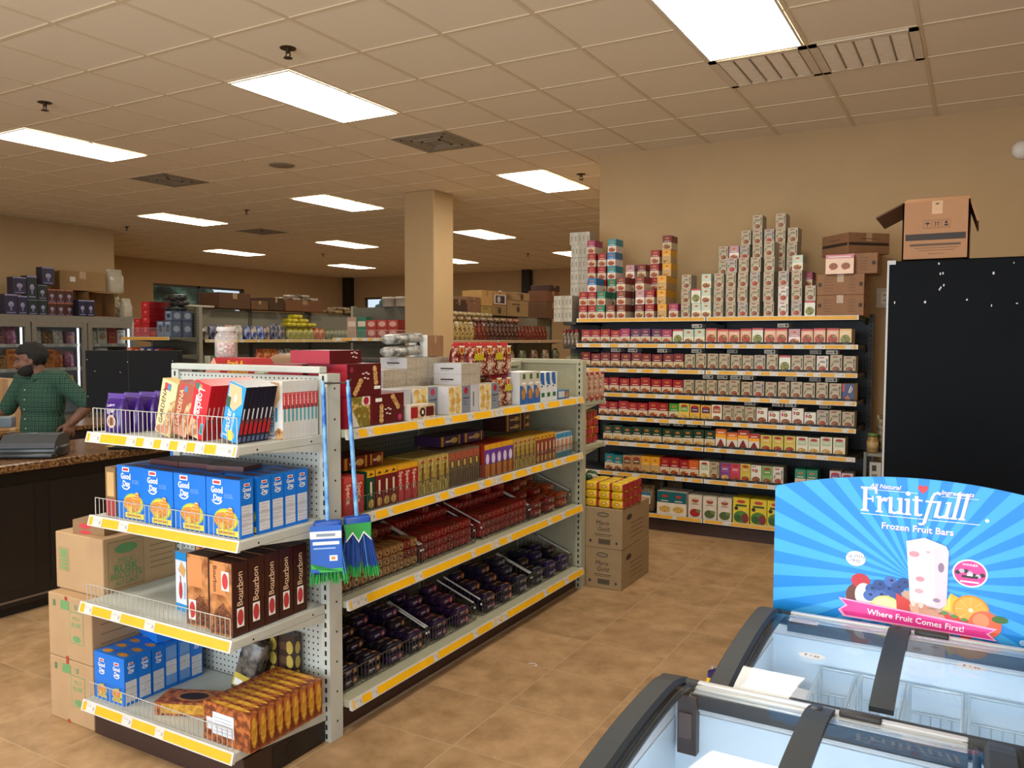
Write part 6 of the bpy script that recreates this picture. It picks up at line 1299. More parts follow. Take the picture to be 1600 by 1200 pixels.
# printer-like terminal
PRN = M('26282A', .3); PRN2 = M('3A3D40', .35)
e = empty('receipt_printer', 'dark grey office machine with a sloped lid standing on the granite counter', 'printer', (-4.985, 2.86, .931), R(36))
mb = MB(); mb.rbox((-.17, -.1, 0), (.17, .1, .07), .02, PRN); obj('machine_body', mb, parent=e)
mb = MB(); mb.prism([(-.11, .06), (.105, .06), (.1, .125), (.05, .138), (-.05, .134), (-.1, .09)], (.158, 0, 0), (0, 1, 0), (0, 0, 1), .316, PRN2); mb.ell((0, -.02, .138), (.035, .02, .006), M('4E5256', .3)); obj('lid', mb, parent=e)
mb = MB(); mb.rbox((-.165, -.145, .0), (.165, -.07, .036), .012, M('1C1E20', .3)); obj('front_tray', mb, parent=e)
e = empty('customer_display', 'grey customer display on a pole at the far left of the counter', 'display', (-5.28, 2.78, .931), R(35))
mb = MB(); mb.cyl((0, 0, 0), (0, 0, .015), .05, M('4A4D50', .4), n=16); mb.cyl((0, 0, .01), (0, 0, .17), .019, M('4A4D50', .4)); obj('pole', mb, parent=e)
mb = MB(); mb.rbox((-.12, -.03, .165), (.12, .03, .235), .01, M('5E646A', .35)); f = FR(mb, (-.11, -.0304, .18), (1, 0, 0), (0, 0, 1), .22, .045); f.rect(0, 0, 1, 1, M('3A4A50', .2)); obj('display_head', mb, parent=e)
mb, F = carton(.07, .05, .01, M('C9C2B4', .5)); thing('paper_note', mb, 'small pale paper note lying on the counter by the display pole', 'paper', (-5.2, 2.72, .931), .4)
mb = MB(); mb.rbox((-.03, -.025, 0), (.03, .025, .006), .002, M('A88A4A', .4)); thing('paper_note', mb, 'small tan card lying on the granite counter right of the machine', 'paper', (-4.98, 3.36, .931), .2)
# black display backs standing on the counter
e = empty('display_screen', 'black back of a wide display standing on the counter behind the candy bags', 'screen', (-4.79, 3.41, .931), R(30))
BKP = M('060607', .7, spec=.2)
mb = MB(); mb.rbox((-.305, -.03, .265), (.305, .03, .64), .004, BKP, smooth=False); f = FR(mb, (-.305, -.03, .265), (1, 0, 0), (0, 0, 1), .61, .375); f.rect(.455, 0, .457, 1, M('1E1E20', .5), 1)
for x, y in ((.02, .84), (.45, .8), (.45, .18), (.1, .64), (.37, .62), (.96, .78), (.93, .82), (.02, .2)): f.ell(x, y, .003, .003, M('B8B8B4', .4), 2, 8)
obj('screen_back', mb, parent=e)
mb = MB(); mb.box((-.05, -.015, 0), (.05, .015, .27), BKP); mb.box((-.14, -.09, 0), (.14, .09, .012), BKP); obj('stand', mb, parent=e)
for k, (x, y, c, h) in enumerate(((-5.36, 3.95, ('6A4A14', 'B8983A'), .2), (-5.33, 4.12, ('4A3A1E', 'A8883A'), .2), (-5.3, 4.3, ('5A3A1A', 'B08A3A'), .2))):
    mb = pouch(.15, .09, h, blob(c[0], c[1], 30., .35), seed=k); thing('snack_bag', mb, 'amber snack bag on the counter behind the man\'s arm, %s' % ORD[k+1], 'bag', (x, y, .931), .6, 'amber snack bags on the counter')
# ------------------------------------------------------------------ the man behind the counter
def remesh(mb, name, voxel, smooth=6, mats=None):
    o = bpy.data.objects.new(name, mb.mesh(name)); COL.objects.link(o)
    m = o.modifiers.new('r', 'REMESH'); m.mode = 'VOXEL'; m.voxel_size = voxel; m.use_smooth_shade = True
    s = o.modifiers.new('s', 'SMOOTH'); s.iterations = smooth; s.factor = .5
    me = bpy.data.meshes.new_from_object(o.evaluated_get(bpy.context.evaluated_depsgraph_get()))
    bpy.data.objects.remove(o); me.materials.clear()
    for x in mb.mats[:1]: me.materials.append(x)
    for p in me.polygons: p.use_smooth = True; p.material_index = 0
    return me
SKIN = blob('60402E', '704A36', 12., .6); HAIR = blob('0A0807', '15100D', 60., .85)
def shirt_nodes(nt, b):
    N = nt.nodes.new; Lk = nt.links.new; tc = N('ShaderNodeTexCoord'); sp = N('ShaderNodeSeparateXYZ'); Lk(tc.outputs['Object'], sp.inputs[0])
    def stripe(out, pitch, off, w):
        a = N('ShaderNodeMath'); a.operation = 'MULTIPLY_ADD'; a.inputs[1].default_value = 1/pitch; a.inputs[2].default_value = off; Lk(out, a.inputs[0])
        f = N('ShaderNodeMath'); f.operation = 'FRACT'; Lk(a.outputs[0], f.inputs[0]); l = N('ShaderNodeMath'); l.operation = 'LESS_THAN'; l.inputs[1].default_value = w; Lk(f.outputs[0], l.inputs[0]); return l.outputs[0]
    xy = N('ShaderNodeMath'); xy.operation = 'MULTIPLY_ADD'; xy.inputs[1].default_value = .6; Lk(sp.outputs[1], xy.inputs[0]); Lk(sp.outputs[0], xy.inputs[2])
    base = N('ShaderNodeMix'); base.data_type = 'RGBA'; base.inputs['A'].default_value = (*hexc('133E31'), 1); base.inputs['B'].default_value = (*hexc('0A241B'), 1)
    s1 = stripe(sp.outputs[2], .034, 0, .5); s2 = stripe(xy.outputs[0], .034, 0, .5); ad = N('ShaderNodeMath'); ad.operation = 'ADD'; Lk(s1, ad.inputs[0]); Lk(s2, ad.inputs[1]); hf = N('ShaderNodeMath'); hf.operation = 'MULTIPLY'; hf.inputs[1].default_value = .5; Lk(ad.outputs[0], hf.inputs[0]); Lk(hf.outputs[0], base.inputs['Factor'])
    t1 = stripe(sp.outputs[2], .017, .2, .13); t2 = stripe(xy.outputs[0], .017, .2, .13); mx = N('ShaderNodeMath'); mx.operation = 'MAXIMUM'; Lk(t1, mx.inputs[0]); Lk(t2, mx.inputs[1])
    fin = N('ShaderNodeMix'); fin.data_type = 'RGBA'; fin.inputs['B'].default_value = (*hexc('4C7558'), 1); Lk(base.outputs['Result'], fin.inputs['A'])
    h2 = N('ShaderNodeMath'); h2.operation = 'MULTIPLY'; h2.inputs[1].default_value = .6; Lk(mx.outputs[0], h2.inputs[0]); Lk(h2.outputs[0], fin.inputs['Factor']); Lk(fin.outputs['Result'], b.inputs['Base Color']); b.inputs['Roughness'].default_value = .85
SHIRT = node_mat('m_plaid_shirt', shirt_nodes)
def cap(mb, p0, p1, r0, r1, mat, n=14):
    """tapered capsule; radii may be (x, y) pairs for oval sections"""
    mb.cyl(p0, p1, r0, mat, r1, n=n); mb.ell(p0, (r0,)*3, mat, n, 8); mb.ell(p1, (r1,)*3, mat, n, 8)
PX = Vector((-5.81, 3.395, 0)); PR = R(4)
MAN = empty('person', 'man in a green plaid shirt with dark hair and beard, left hand on the counter', 'person', PX, PR)
SHL = Vector((.165, .03, 1.385)); ELL = Vector((.335, .125, 1.20)); WRL = Vector((.30, .0, 1.075)); 
SHR_ = Vector((-.17, -.02, 1.385)); ELR = Vector((-.27, -.10, 1.16)); WRR = Vector((-.36, -.30, 1.10))
HC = Vector((-.035, -.05, 1.528)); HY = R(-48)     # head centre and turn
HX = Matrix.Translation(HC) @ Matrix.Rotation(HY, 4, 'Z') @ Matrix.Rotation(R(9), 4, 'X')
body = MB(); S = SKIN
body.ell((0, 0, 1.22), (.165, .10, .20), S); body.ell((0, 0, 1.02), (.15, .10, .16), S); body.ell((0, 0, .90), (.165, .105, .13), S)
cap(body, SHL, SHR_, .06, .06, S); cap(body, (-.01, .01, 1.36), (-.03, -.03, 1.50), .060, .052, S)
for s in (-1, 1):
    cap(body, (s*.085, 0, .86), (s*.09, -.01, .47), .082, .056, S); cap(body, (s*.09, -.01, .47), (s*.09, .02, .09), .055, .038, S); body.ell((s*.09, -.05, .045), (.045, .12, .042), S)
def arm(a, b, c): cap(body, a, b, .046, .040, S); cap(body, b, b+(c-b)*.35, .040, .041, S); cap(body, b+(c-b)*.35, c, .041, .027, S)
arm(SHL, ELL, WRL); arm(SHR_, ELR, WRR)
def hand(w, d, up, side, bend, ln=1.):
    """palm and five bent fingers: d = along the hand, up = back of the hand, side = towards the thumb"""
    d = d.normalized(); up = up.normalized(); side = side.normalized()
    P = lambda a, b, c: w+d*a*ln+side*b+up*c
    for b in (-.028, -.01, .01, .028): cap(body, P(.0, b*.6, 0), P(.078, b, 0), .0155, .0135, S, 8)
    for b, L in ((-.032, .058), (-.011, .074), (.011, .078), (.031, .07)):
        k1 = P(.078+.4*L, b*1.18, .004-bend*.3*L); k2 = P(.078+.4*L+.34*L*(1-bend*.5), b*1.26, .0-bend*.62*L); k3 = P(.078+.4*L+.34*L*(1-bend*.5)+.26*L*(1-bend), b*1.28, -.004-bend*1.0*L)
        cap(body, P(.078, b, 0), k1, .0095, .009, S, 8); cap(body, k1, k2, .009, .0085, S, 8); cap(body, k2, k3, .0085, .0075, S, 8)
    t0 = P(.015, .026, -.004); t1 = P(.048, .056, -.012); t2 = P(.075, .066, -.02); t3 = P(.096, .066, -.026)
    cap(body, t0, t1, .014, .0115, S, 8); cap(body, t1, t2, .0115, .0105, S, 8); cap(body, t2, t3, .0105, .009, S, 8)
hand(WRL, Vector((.06, -.2, -.62)), Vector((.75, -.2, .12)), Vector((-.3, -.9, .2)), .35, .66)
hand(WRR, Vector((-.5, -.8, -.2)), Vector((0, -.2, 1)), Vector((.8, -.5, 0)), .3)
# head in its own axes: face towards -y
def hp(x, y, z): return tuple(HX @ Vector((x, y, z)))
def hell(c, r, mat=S, mb=None): (mb or body).ell((0, 0, 0), r, mat, 16, 12, X=HX @ Matrix.Translation(c))
hell((0, .008, .035), (.074, .092, .082)); hell((0, -.03, -.02), (.062, .066, .075)); hell((0, -.045, -.075), (.045, .048, .032)); hell((0, -.072, -.088), (.024, .022, .018))
cap(body, hp(0, -.092, .022), hp(0, -.113, -.018), .009, .012, S, 10); hell((0, -.116, -.022), (.012, .013, .010)); hell((.011, -.105, -.027), (.008, .009, .007)); hell((-.011, -.105, -.027), (.008, .009, .007))
hell((0, -.082, .038), (.052, .02, .012)); hell((.036, -.07, -.015), (.024, .022, .02)); hell((-.036, -.07, -.015), (.024, .022, .02))
hell((0, -.096, -.049), (.022, .012, .006)); hell((0, -.094, -.060), (.019, .012, .007))
for s in (-1, 1): hell((s*.075, .012, .0), (.009, .018, .032)); hell((s*.078, .008, -.018), (.007, .01, .012))
obj('body', remesh(body, 'body', .0048, 3), parent=MAN)
EYE = M('7A6A5E', .5); IRIS = M('20130C', .3)
for s in (-1, 1):
    mb = MB(); hell((s*.031, -.0775, .016), (.010, .007, .0045), EYE, mb); hell((s*.031, -.0825, .016), (.005, .0035, .0042), IRIS, mb); obj('eye', mb, parent=MAN)
def shell(c, r, keep, inner, mat, name, tous=.0):
    mb = MB(); mb.ell((0, 0, 0), (1, 1, 1), mat, 36, 26); q = random.Random(2); out = []
    from mathutils import noise as nz
    for v in mb.v:
        p = Vector((c[0]+v[0]*r[0], c[1]+v[1]*r[1], c[2]+v[2]*r[2])); k = keep(p, v); k = max(0, min(1, k))
        f_ = inner+(1-inner)*k+tous*k*nz.noise(Vector(v)*5)
        out.append(tuple(HX @ Vector((c[0]+v[0]*r[0]*f_, c[1]+v[1]*r[1]*f_, c[2]+v[2]*r[2]*f_))))
    mb.v = out; me = mb.mesh(name); return obj(name, me, parent=MAN)
H = HAIR
def hairline(p, v):
    front = max(0, -v[1]); side = abs(v[0]); back = max(0, v[1])
    if v[1] < -.25: lim = .066-.008*side
    elif v[1] < .12: lim = .03-.0*side if v[1] > -.12 else .055
    else: lim = -.075
    if -.16 < v[1] < .02 and side > .8: lim = -.012
    return (p.z-lim)/.014+.3
shell((0, .008, .043), (.085, .110, .094), hairline, .80, H, 'hair', .15)
def beardline(p, v):
    lim = min(-.004, -.052+(v[1]+.8)*.045)
    return 0 if v[1] > .55 else .4+(lim-p.z)/.014
shell((0, -.034, -.048), (.0635, .079, .062), beardline, .78, H, 'beard', .05)
mu = MB()
for s in (-1, 1): hell((s*.012, -.101, -.041), (.016, .007, .005), H, mu)
obj('moustache', remesh(mu, 'moustache', .0025, 1), parent=MAN)
for s in (-1, 1): mb = MB(); hell((s*.032, -.091, .043), (.018, .006, .004), H, mb); obj('eyebrow', mb, parent=MAN)
sh = MB(); Q = SHIRT
sh.ell((0, 0, 1.23), (.196, .128, .20), Q, 20, 12); sh.ell((0, 0, 1.05), (.188, .13, .20), Q, 20, 12); sh.ell((0, .0, .93), (.192, .13, .14), Q, 20, 12); cap(sh, SHL, SHR_, .074, .074, Q)
cap(sh, SHL, SHL+(ELL-SHL)*.92, .066, .060, Q); cap(sh, SHR_, SHR_+(ELR-SHR_)*.92, .066, .060, Q); sh.ell((0, .02, 1.40), (.085, .075, .055), Q)
shirt = obj('shirt', remesh(sh, 'shirt', .007, 4), parent=MAN)
col = MB(); cc = Vector((-.012, -.008, 1.425))
for s in (-1, 1):
    pts = []
    for k in range(8):
        a = R(90)-s*R(18+k*21); r_ = .073
        pts.append(Vector((cc.x+r_*math.cos(a), cc.y+r_*math.sin(a)*.95, cc.z+.012-.028*max(0, -math.sin(a)))))
    for a, b in zip(pts, pts[1:]):
        d1 = Vector(((a-cc).x, (a-cc).y, 0)).normalized()*.018; d2 = Vector(((b-cc).x, (b-cc).y, 0)).normalized()*.018
        vs = [a+Vector((0, 0, .022)), b+Vector((0, 0, .022)), b+d2+Vector((0, 0, -.02)), a+d1+Vector((0, 0, -.02))]
        col.add([tuple(v) for v in vs], [(0, 1, 2, 3)], Q, None, True)
    p = pts[-1]; col.add([tuple(p+Vector((0, 0, .02))), tuple(p+Vector((-s*.0+s*.03, -.012, -.03))), tuple(p+Vector((s*-.03, -.014, -.055)))], [(0, 1, 2)], Q)
obj('collar', col, parent=MAN)
bt = MB()
for k in range(6): bt.ell((-.005, -.136+.012*abs(k-2)*.3, 1.32-.07*k), (.005, .003, .005), M('C9D2C4', .4), 8, 6)
obj('buttons', bt, parent=MAN)
tr = MB(); T_ = M('1C1F28', .8)
tr.ell((0, 0, .86), (.178, .118, .12), T_)
for s in (-1, 1): cap(tr, (s*.088, 0, .85), (s*.09, -.01, .47), .096, .072, T_); cap(tr, (s*.09, -.01, .47), (s*.09, .02, .09), .07, .06, T_)
MAN.scale = (.974,)*3
obj('trousers', remesh(tr, 'trousers', .01, 3), parent=MAN)
for s in (-1, 1): mb = MB(); mb.rbox((s*.09-.05, -.18, 0), (s*.09+.05, .08, .085), .03, M('15120F', .5)); obj('shoe', mb, parent=MAN)
# cartons and bags on the back counter behind him
e = empty('back_counter', 'dark back counter with granite top behind the man', 'counter', (-7.35, 4.0, 0))
mb = MB(); mb.box((-.28, -2.6, 0), (.28, 2.2, .82), ESP); obj('counter_base', mb, parent=e); mb = MB(); mb.rbox((-.31, -2.6, .82), (.31, 2.2, .86), .006, GRAN, smooth=False); obj('countertop', mb, parent=e)
for k, (y, w, h, c) in enumerate(((3.62, .16, .42, 'A8805A'), (3.86, .26, .44, 'B08A60'), (4.12, .22, .3, '9A7650'))):
    mb, F = kraft(w, .3, h, M(c, .7)); F['f'].rect(.62, 0, .8, 1, M('C9B08A', .4)); thing('carton', mb, 'tan carton standing behind the man on the back counter, %s' % ORD[k+1], 'box', (-7.3, y, .861), R(90), 'tan cartons on the back counter')
# ------------------------------------------------------------------ glass-door coolers along the left wall
CG = M('8A8478', .4, .3); CGL = M('A9A498', .4, .3); CW = M('DDE2E6', .4)
CL = empty('glass_door_cooler', 'long grey glass-door cooler full of frozen food behind the man', 'cooler', (-12.02, 6.25, 0))
Y0, Y1 = -2.1, 2.1
mb = MB(); mb.box((-.379, Y0+.041, .421), (-.34, Y1-.041, 1.879), CW); mb.box((-.38, Y0+.041, 0), (.33, Y1-.041, .42), CGL); mb.box((-.38, Y0, 1.88), (.37, Y1, 1.98), CG); mb.box((-.38, Y0, 0), (.33, Y0+.04, 1.879), CG); mb.box((-.38, Y1-.04, 0), (.33, Y1, 1.879), CG); obj('cooler_body', mb, parent=CL)
CGLASS = glassy((.9, .92, .92), .8, .03, 'cooler_glass')
nd = 5; dw = (Y1-Y0)/nd
LEDM = M('F4F6FF', .4, emit=2.5)
for k in range(nd):
    a = Y0+dw*k; b = a+dw; d = MB()
    for p, q in (((.34, a+.01, .44), (.385, a+.075, 1.88)), ((.34, b-.075, .44), (.385, b-.01, 1.88)), ((.341, a+.0751, .44), (.384, b-.0751, .52)), ((.341, a+.0751, 1.81), (.384, b-.0751, 1.879))): d.box(p, q, CG)
    dr = obj('door', d, parent=CL)
    g = MB(); g.box((.355, a+.075, .52), (.36, b-.075, 1.81), CGLASS); obj('glass', g, parent=dr)
    h = MB(); h.box((.385, a+.085, .95), (.41, a+.1, 1.35), M('5A564E', .4)); obj('handle', h, parent=dr)
    l = MB(); l.box((.26, b-.09, .55), (.29, b-.075, 1.8), LEDM); obj('light_or_fill_tube', l, parent=CL)
    for z in (.5, .86, 1.215, 1.565):
        s = MB(); s.box((-.34, a+.02, z-.02), (.27, b-.02, z), M('B4B4B0', .4)); s.box((.27, a+.02, z-.045), (.28, b-.02, z+.005), M('C9C9C6', .4))
        fr_ = FR(s, (.2801, a+.02, z-.045), (0, 1, 0), (0, 0, 1), dw-.04, .05)
        for t in (.2, .55, .82): fr_.rect(t, .1, t+.1, .9, M('E8E6E0', .4))
        obj('shelf', s, parent=CL)
q = random.Random(12); pal = [('D9D4CC', 'F0ECE4'), ('A8482A', 'D98A4A'), ('5A3A4A', '8A5A6A'), ('C9A04A', 'E8CC8A'), ('8A1E1E', 'C4402A'), ('6A4A2E', 'A88258'), ('B8B0A4', 'E4DED4'), ('7A3A5A', 'B0708A')]
nm = {0: 'bottom', 1: 'second', 2: 'third', 3: 'top'}; pn = ['white', 'orange', 'mauve', 'yellow', 'red', 'brown', 'pale grey', 'pink']
for k in range(1, nd):
    for si, z in enumerate((.5, .86, 1.215, 1.565)):
        if si == 0: continue
        n = 4; w = (dw-.2)/n
        for j in range(n):
            c = q.randrange(8); y = 6.25+Y0+dw*k+.1+(j+.5)*w; h = q.uniform(.17, .28)
            if q.random() < .5:
                mb = pouch(w*.95, .1, h, blob(pal[c][0], pal[c][1], 20., .3), seed=k*9+j); nn, cat = 'frozen_bag', 'bag'
            else:
                mb, F = carton(w*.9, .12, h, M(pal[c][1], .4)); F['f'].ell(.5, .45, w*.3, h*.22, blob(pal[c][0], 'C98A4A', 40., .4), 1); F['f'].rect(.1, .75, .8, .9, M(pal[c][0], .4), 1); nn, cat = 'frozen_box', 'box'
            thing(nn, mb, '%s frozen food %s in the %s cooler door, %s shelf, %s from left' % (pn[c], cat, ORD[k+1], nm[si], ORD[j+1]), cat, (-12.02+.17+q.uniform(-.02, .03), y, z+.001), R(90)+q.uniform(-.15, .15), 'frozen food in the cooler')
# things on top of the cooler
NVY = M('2A2844', .45); NVG = M('1E2A2A', .45); BRR = M('4A2418', .45)
def gift(w, d, h, base, lid='8A84A8'):
    mb, F = carton(w, d, h, base); f = F['f']; f.rect(0, .92, 1, 1, M(lid, .45), 1); f.ell(.5, .5, w*.22, h*.14, M('9C98B4', .5), 1); f.rect(.42, .2, .58, .5, M('7A76A0', .5), 2); f.rect(.15, .06, .85, .12, M('7A76A0', .5), 1); return mb
for k, (a, b, z0, z1, base, lid, lab) in enumerate([(6.381, 6.557, 0, .285, NVY, '8A84A8', 'navy gift box leftmost on the cooler'), (6.56, 6.697, 0, .27, NVY, '8A84A8', 'navy gift box second from left on the cooler'), (6.50, 6.69, .287, .53, NVY, '8A84A8', 'navy gift box stacked on the two leftmost boxes'),
   (6.70, 6.85, 0, .225, NVG, '5A6A6A', 'dark green gift box low on the cooler, left one'), (6.853, 6.985, 0, .225, NVG, '5A6A6A', 'dark green gift box low on the cooler, right one'), (6.695, 6.84, .228, .56, NVG, '8A84A8', 'tall dark box stacked on the left dark green box'), (6.845, 6.985, .228, .44, NVG, '5A6A6A', 'dark green box stacked on the right dark green box'),
   (6.915, 7.10, .445, .70, NVY, '8A84A8', 'navy gift box topmost on the cooler')]):
    thing('gift_box', gift(b-a-.004, .15, z1-z0-.002, base, lid), lab, 'box', (-11.75-.08, (a+b)/2, 1.981+z0), R(90))
for lv in range(2):
    for k in range(3): thing('gift_box', gift(.125, .15, .19, BRR, 'B06A5A'), 'dark brown gift box on the cooler, %s row, %s from left' % (['lower', 'upper'][lv], ORD[k+1]), 'box', (-11.83, 7.053+.13*k, 1.981+.192*lv), R(90), 'dark brown gift boxes on the cooler')
for k in range(2): thing('gift_box', gift(.125, .15, .24, M('1E1E34', .45)), 'dark navy box in front of the open carton on the cooler, %s' % ['left one', 'right one'][k], 'box', (-11.72, 7.447+.13*k, 1.981), R(90))
def opencarton(w, d, h, mat, name_lab, loc, side):
    e = empty('carton', name_lab, 'box', loc, R(90)); t = .006; mb = MB()
    mb.box((-w/2, -d/2, 0), (-w/2+t, d/2, h), mat); mb.box((w/2-t, -d/2, 0), (w/2, d/2, h), mat); mb.box((-w/2, d/2-t, 0), (w/2, d/2, h), mat); mb.box((-w/2, -d/2, 0), (w/2, d/2, t), mat); mb.box((-w/2, -d/2, h-t), (w/2, d/2, h), mat); obj('carton_body', mb, parent=e)
    mb = MB(); X = Matrix.Translation((0, -d/2, h)) @ Matrix.Rotation(R(7), 4, 'X'); mb.box((-w/2, -.18, -.006), (w/2, 0, 0), mat, X); obj('flap', mb, parent=e); return e
opencarton(.44, .32, .385, M('9C7448', .7), 'open tan carton lying on its side on the cooler', (-11.95, 7.86, 1.981), 1)
mb, F = kraft(.66, .34, .29, M('8A6A3E', .7)); F['f'].rect(.22, .45, .34, .7, M('C9C2B4', .5)); thing('carton', mb, 'tan carton with a white label on top of the open carton on the cooler', 'box', (-12.0, 7.62, 2.37), R(78))
CLR = film('C9C2AE', .55, .2); 
for k, (y, z, w, h, lab) in enumerate(((8.19, 1.981, .2, .38, 'clear bag of pale goods low at the right end of the cooler'), (8.19, 2.365, .28, .38, 'large clear bag of pale goods topmost at the right end of the cooler'), (8.42, 1.981, .16, .3, 'clear bag of pale goods in front, second from the right on the cooler'))):
    mb = pouch(w, .18, h, CLR if k else blob('5A5A44', 'A8A488', 18., .3), seed=k+20); g = thing('clear_bag', mb, lab, 'bag', ([-12.02, -11.98, -11.77][k], [8.2, 8.2, 8.25][k], z), R(90))
# ------------------------------------------------------------------ second shelving run at the left with its end cap
PQ = M('8E8A78', .5, var=.03); PQD = M('5E5C50', .5)
RQ = empty('gondola_shelf', 'grey tall shelving run behind the candy jar, stocked with snack bags', 'shelf', (-9.3, 9.1, 0))
ya, yb = 7.33, 10.85
mb = MB(); mb.box((-.03, ya-9.1, 0), (.03, yb-9.1, 2.05), PQ); obj('back_panel', mb, parent=RQ)
mb = MB(); mb.box((-.45, ya-9.1, 0), (.45, yb-9.1, .12), BROWN); obj('kick_plate', mb, parent=RQ)
for y in (ya, 8.5, 9.72, yb): mb = MB(); mb.box((-.04, y-9.1-.03, 0), (.045, y-9.1+.03, 2.07), PQD); obj('upright', mb, parent=RQ)
ns = 3; L = (yb-ya)/ns
for z in (1.635, 1.3, .98, .66, .34):
    for k in range(ns): shelf_part(RQ, slab(L-.01, .43, .03, PQD), (.03, ya+L*(k+.5)-9.1, z), R(90), strip(L-.01, .43, rtags(3, k+int(z*9)), M('C9A23A', .45), .04))
    mb = MB(); 
E9 = empty('endcap_shelf', 'grey end-cap shelving with red and blue boxes at the left', 'shelf', (-9.31, 7.26, 0))
mb = MB(); mb.box((-.47, -.02, .1), (.47, 0, 1.98), PQD); obj('back_panel', mb, parent=E9)
for s in (-1, 1): obj('upright', post(2.06, PQ, .05, .05), (s*.47, -.03, 0), 0, E9)
mb = MB(); mb.box((-.46, -.46, 0), (.46, -.02, .12), BROWN); obj('kick_plate', mb, parent=E9)
for z in (1.665, 1.44, 1.1, .75, .4): shelf_part(E9, slab(.94, .45, .03, PQD), (0, -.02, z), 0, strip(.94, .45, [], M('D9A127', .45), .04), fence(.9, .45, .12, .03) if z > 1.6 else None)
RB = M('B81820', .4); RBD = M('8A1018', .4)
def redbox(w, d, h):
    mb, F = carton(w, d, h, RBD); F['f'].rect(0, 0, 1, 1, RB, 1); F['f'].rect(.1, .1, .9, .14, M('D9606A', .4), 2); F['f'].ell(.5, .55, w*.18, h*.2, M('D96A6A', .4), 2); return mb
zq = 1.6665
for k, (x, z, w, h, lab) in enumerate([(-9.57, 0, .145, .18, 'red box at the left of the red stack on the left end cap'), (-9.57, .182, .145, .06, 'flat red box on the left red box of the left end cap'), (-9.41, 0, .16, .18, 'red box at the foot of the tall red stack on the left end cap')]+[(-9.405, .182+.0935*j, .165, .092, 'flat red box, %s level of the tall red stack on the left end cap' % ORD[j+2]) for j in range(3)]):
    thing('gift_box', redbox(w, .3, h-.002), lab, 'box', (x, 7.02, zq+z))
mb = pouch(.12, .08, .24, M('C9C2B2', .4), seed=2); thing('snack_bag', mb, 'white bag left of the red boxes on the left end cap', 'bag', (-9.71, 6.95, zq))
BLB = blob('4A5A74', '7A8AA4', 30., .4)
def bluebox(w, d, h):
    mb, F = carton(w, d, h, M('44526A', .4)); F['f'].rect(.05, .05, .95, .95, M('6A7C9A', .4), 1); F['f'].ell(.5, .5, w*.25, h*.2, M('2A2E3A', .4), 2); F['f'].rect(.2, .8, .8, .92, M('A8B4C4', .4), 2); F['r'].rect(.1, .1, .9, .9, M('4E5A70', .4), 1); F['r'].ell(.5, .5, .05, .04, M('8A96A8', .4), 2); return mb
for k, (x, y, z, w, h) in enumerate([(-9.12, 6.95, 0, .14, .21), (-8.975, 6.95, 0, .14, .21), (-9.12, 7.12, 0, .14, .21), (-8.975, 7.12, 0, .14, .21), (-8.97, 6.96, .212, .14, .125), (-9.11, 7.1, .212, .14, .125), (-8.97, 7.12, .212, .14, .125)]):
    thing('gift_box', bluebox(w, .15, h-.002), 'blue-grey box on the left end cap, %s counted from the front left upwards' % ORD[k+1], 'box', (x, y, zq+z), 0, 'blue-grey boxes on the left end cap')
for k, (x, y, z, r_) in enumerate(((-9.10, 7.10, .338, .1), (-9.04, 7.10, .41, -.1), (-9.10, 7.10, .482, .1))):
    mb = MB(); mb.rbox((-.15, -.07, 0), (.15, .07, .07), .028, blob('0E0F10', '4A4E50', 40., .25)); thing('snack_bag', mb, 'black glossy bag piled on the blue-grey boxes, %s up' % ORD[k+1], 'bag', (x, y, zq+z), r_, 'black glossy bags')
mb = MB(); mb.rbox((-.055, -.05, 0), (.055, .05, .08), .03, M('B8201E', .3)); thing('snack_bag', mb, 'small red bag beside the black bags on the left end cap', 'bag', (-9.26, 6.9, zq+.0), .0)
for k, (x, c, w, h) in enumerate(((-9.68, 'C4501E', .13, .09), (-9.54, 'B8401E', .1, .08), (-9.42, '2E3E70', .12, .1), (-9.28, '3A4A80', .12, .09), (-9.13, '7A2A2A', .1, .08), (-8.99, 'C9C4B8', .14, .055))):
    mb, F = carton(w, .2, h, M(c, .4)); F['f'].rect(.1, .5, .7, .8, M('C9B8A4', .4)); thing('snack_box', mb, 'small box on the second shelf of the left end cap, %s from the left' % ORD[k+1], 'box', (x, 6.93, 1.441), 0, 'small boxes on the second shelf of the left end cap')
for k in range(5):
    mb, F = carton(.045, .16, .12, M(['B8BCAE', 'C4C4B8', '6A8468', '5A7A5E', 'A8A48C'][k], .5)); thing('thin_box', mb, 'thin upright box at the near end of the snack run, %s from front' % ORD[k+1], 'box', (-8.96, 7.38+.048*k, 1.302), R(90), 'thin upright boxes')
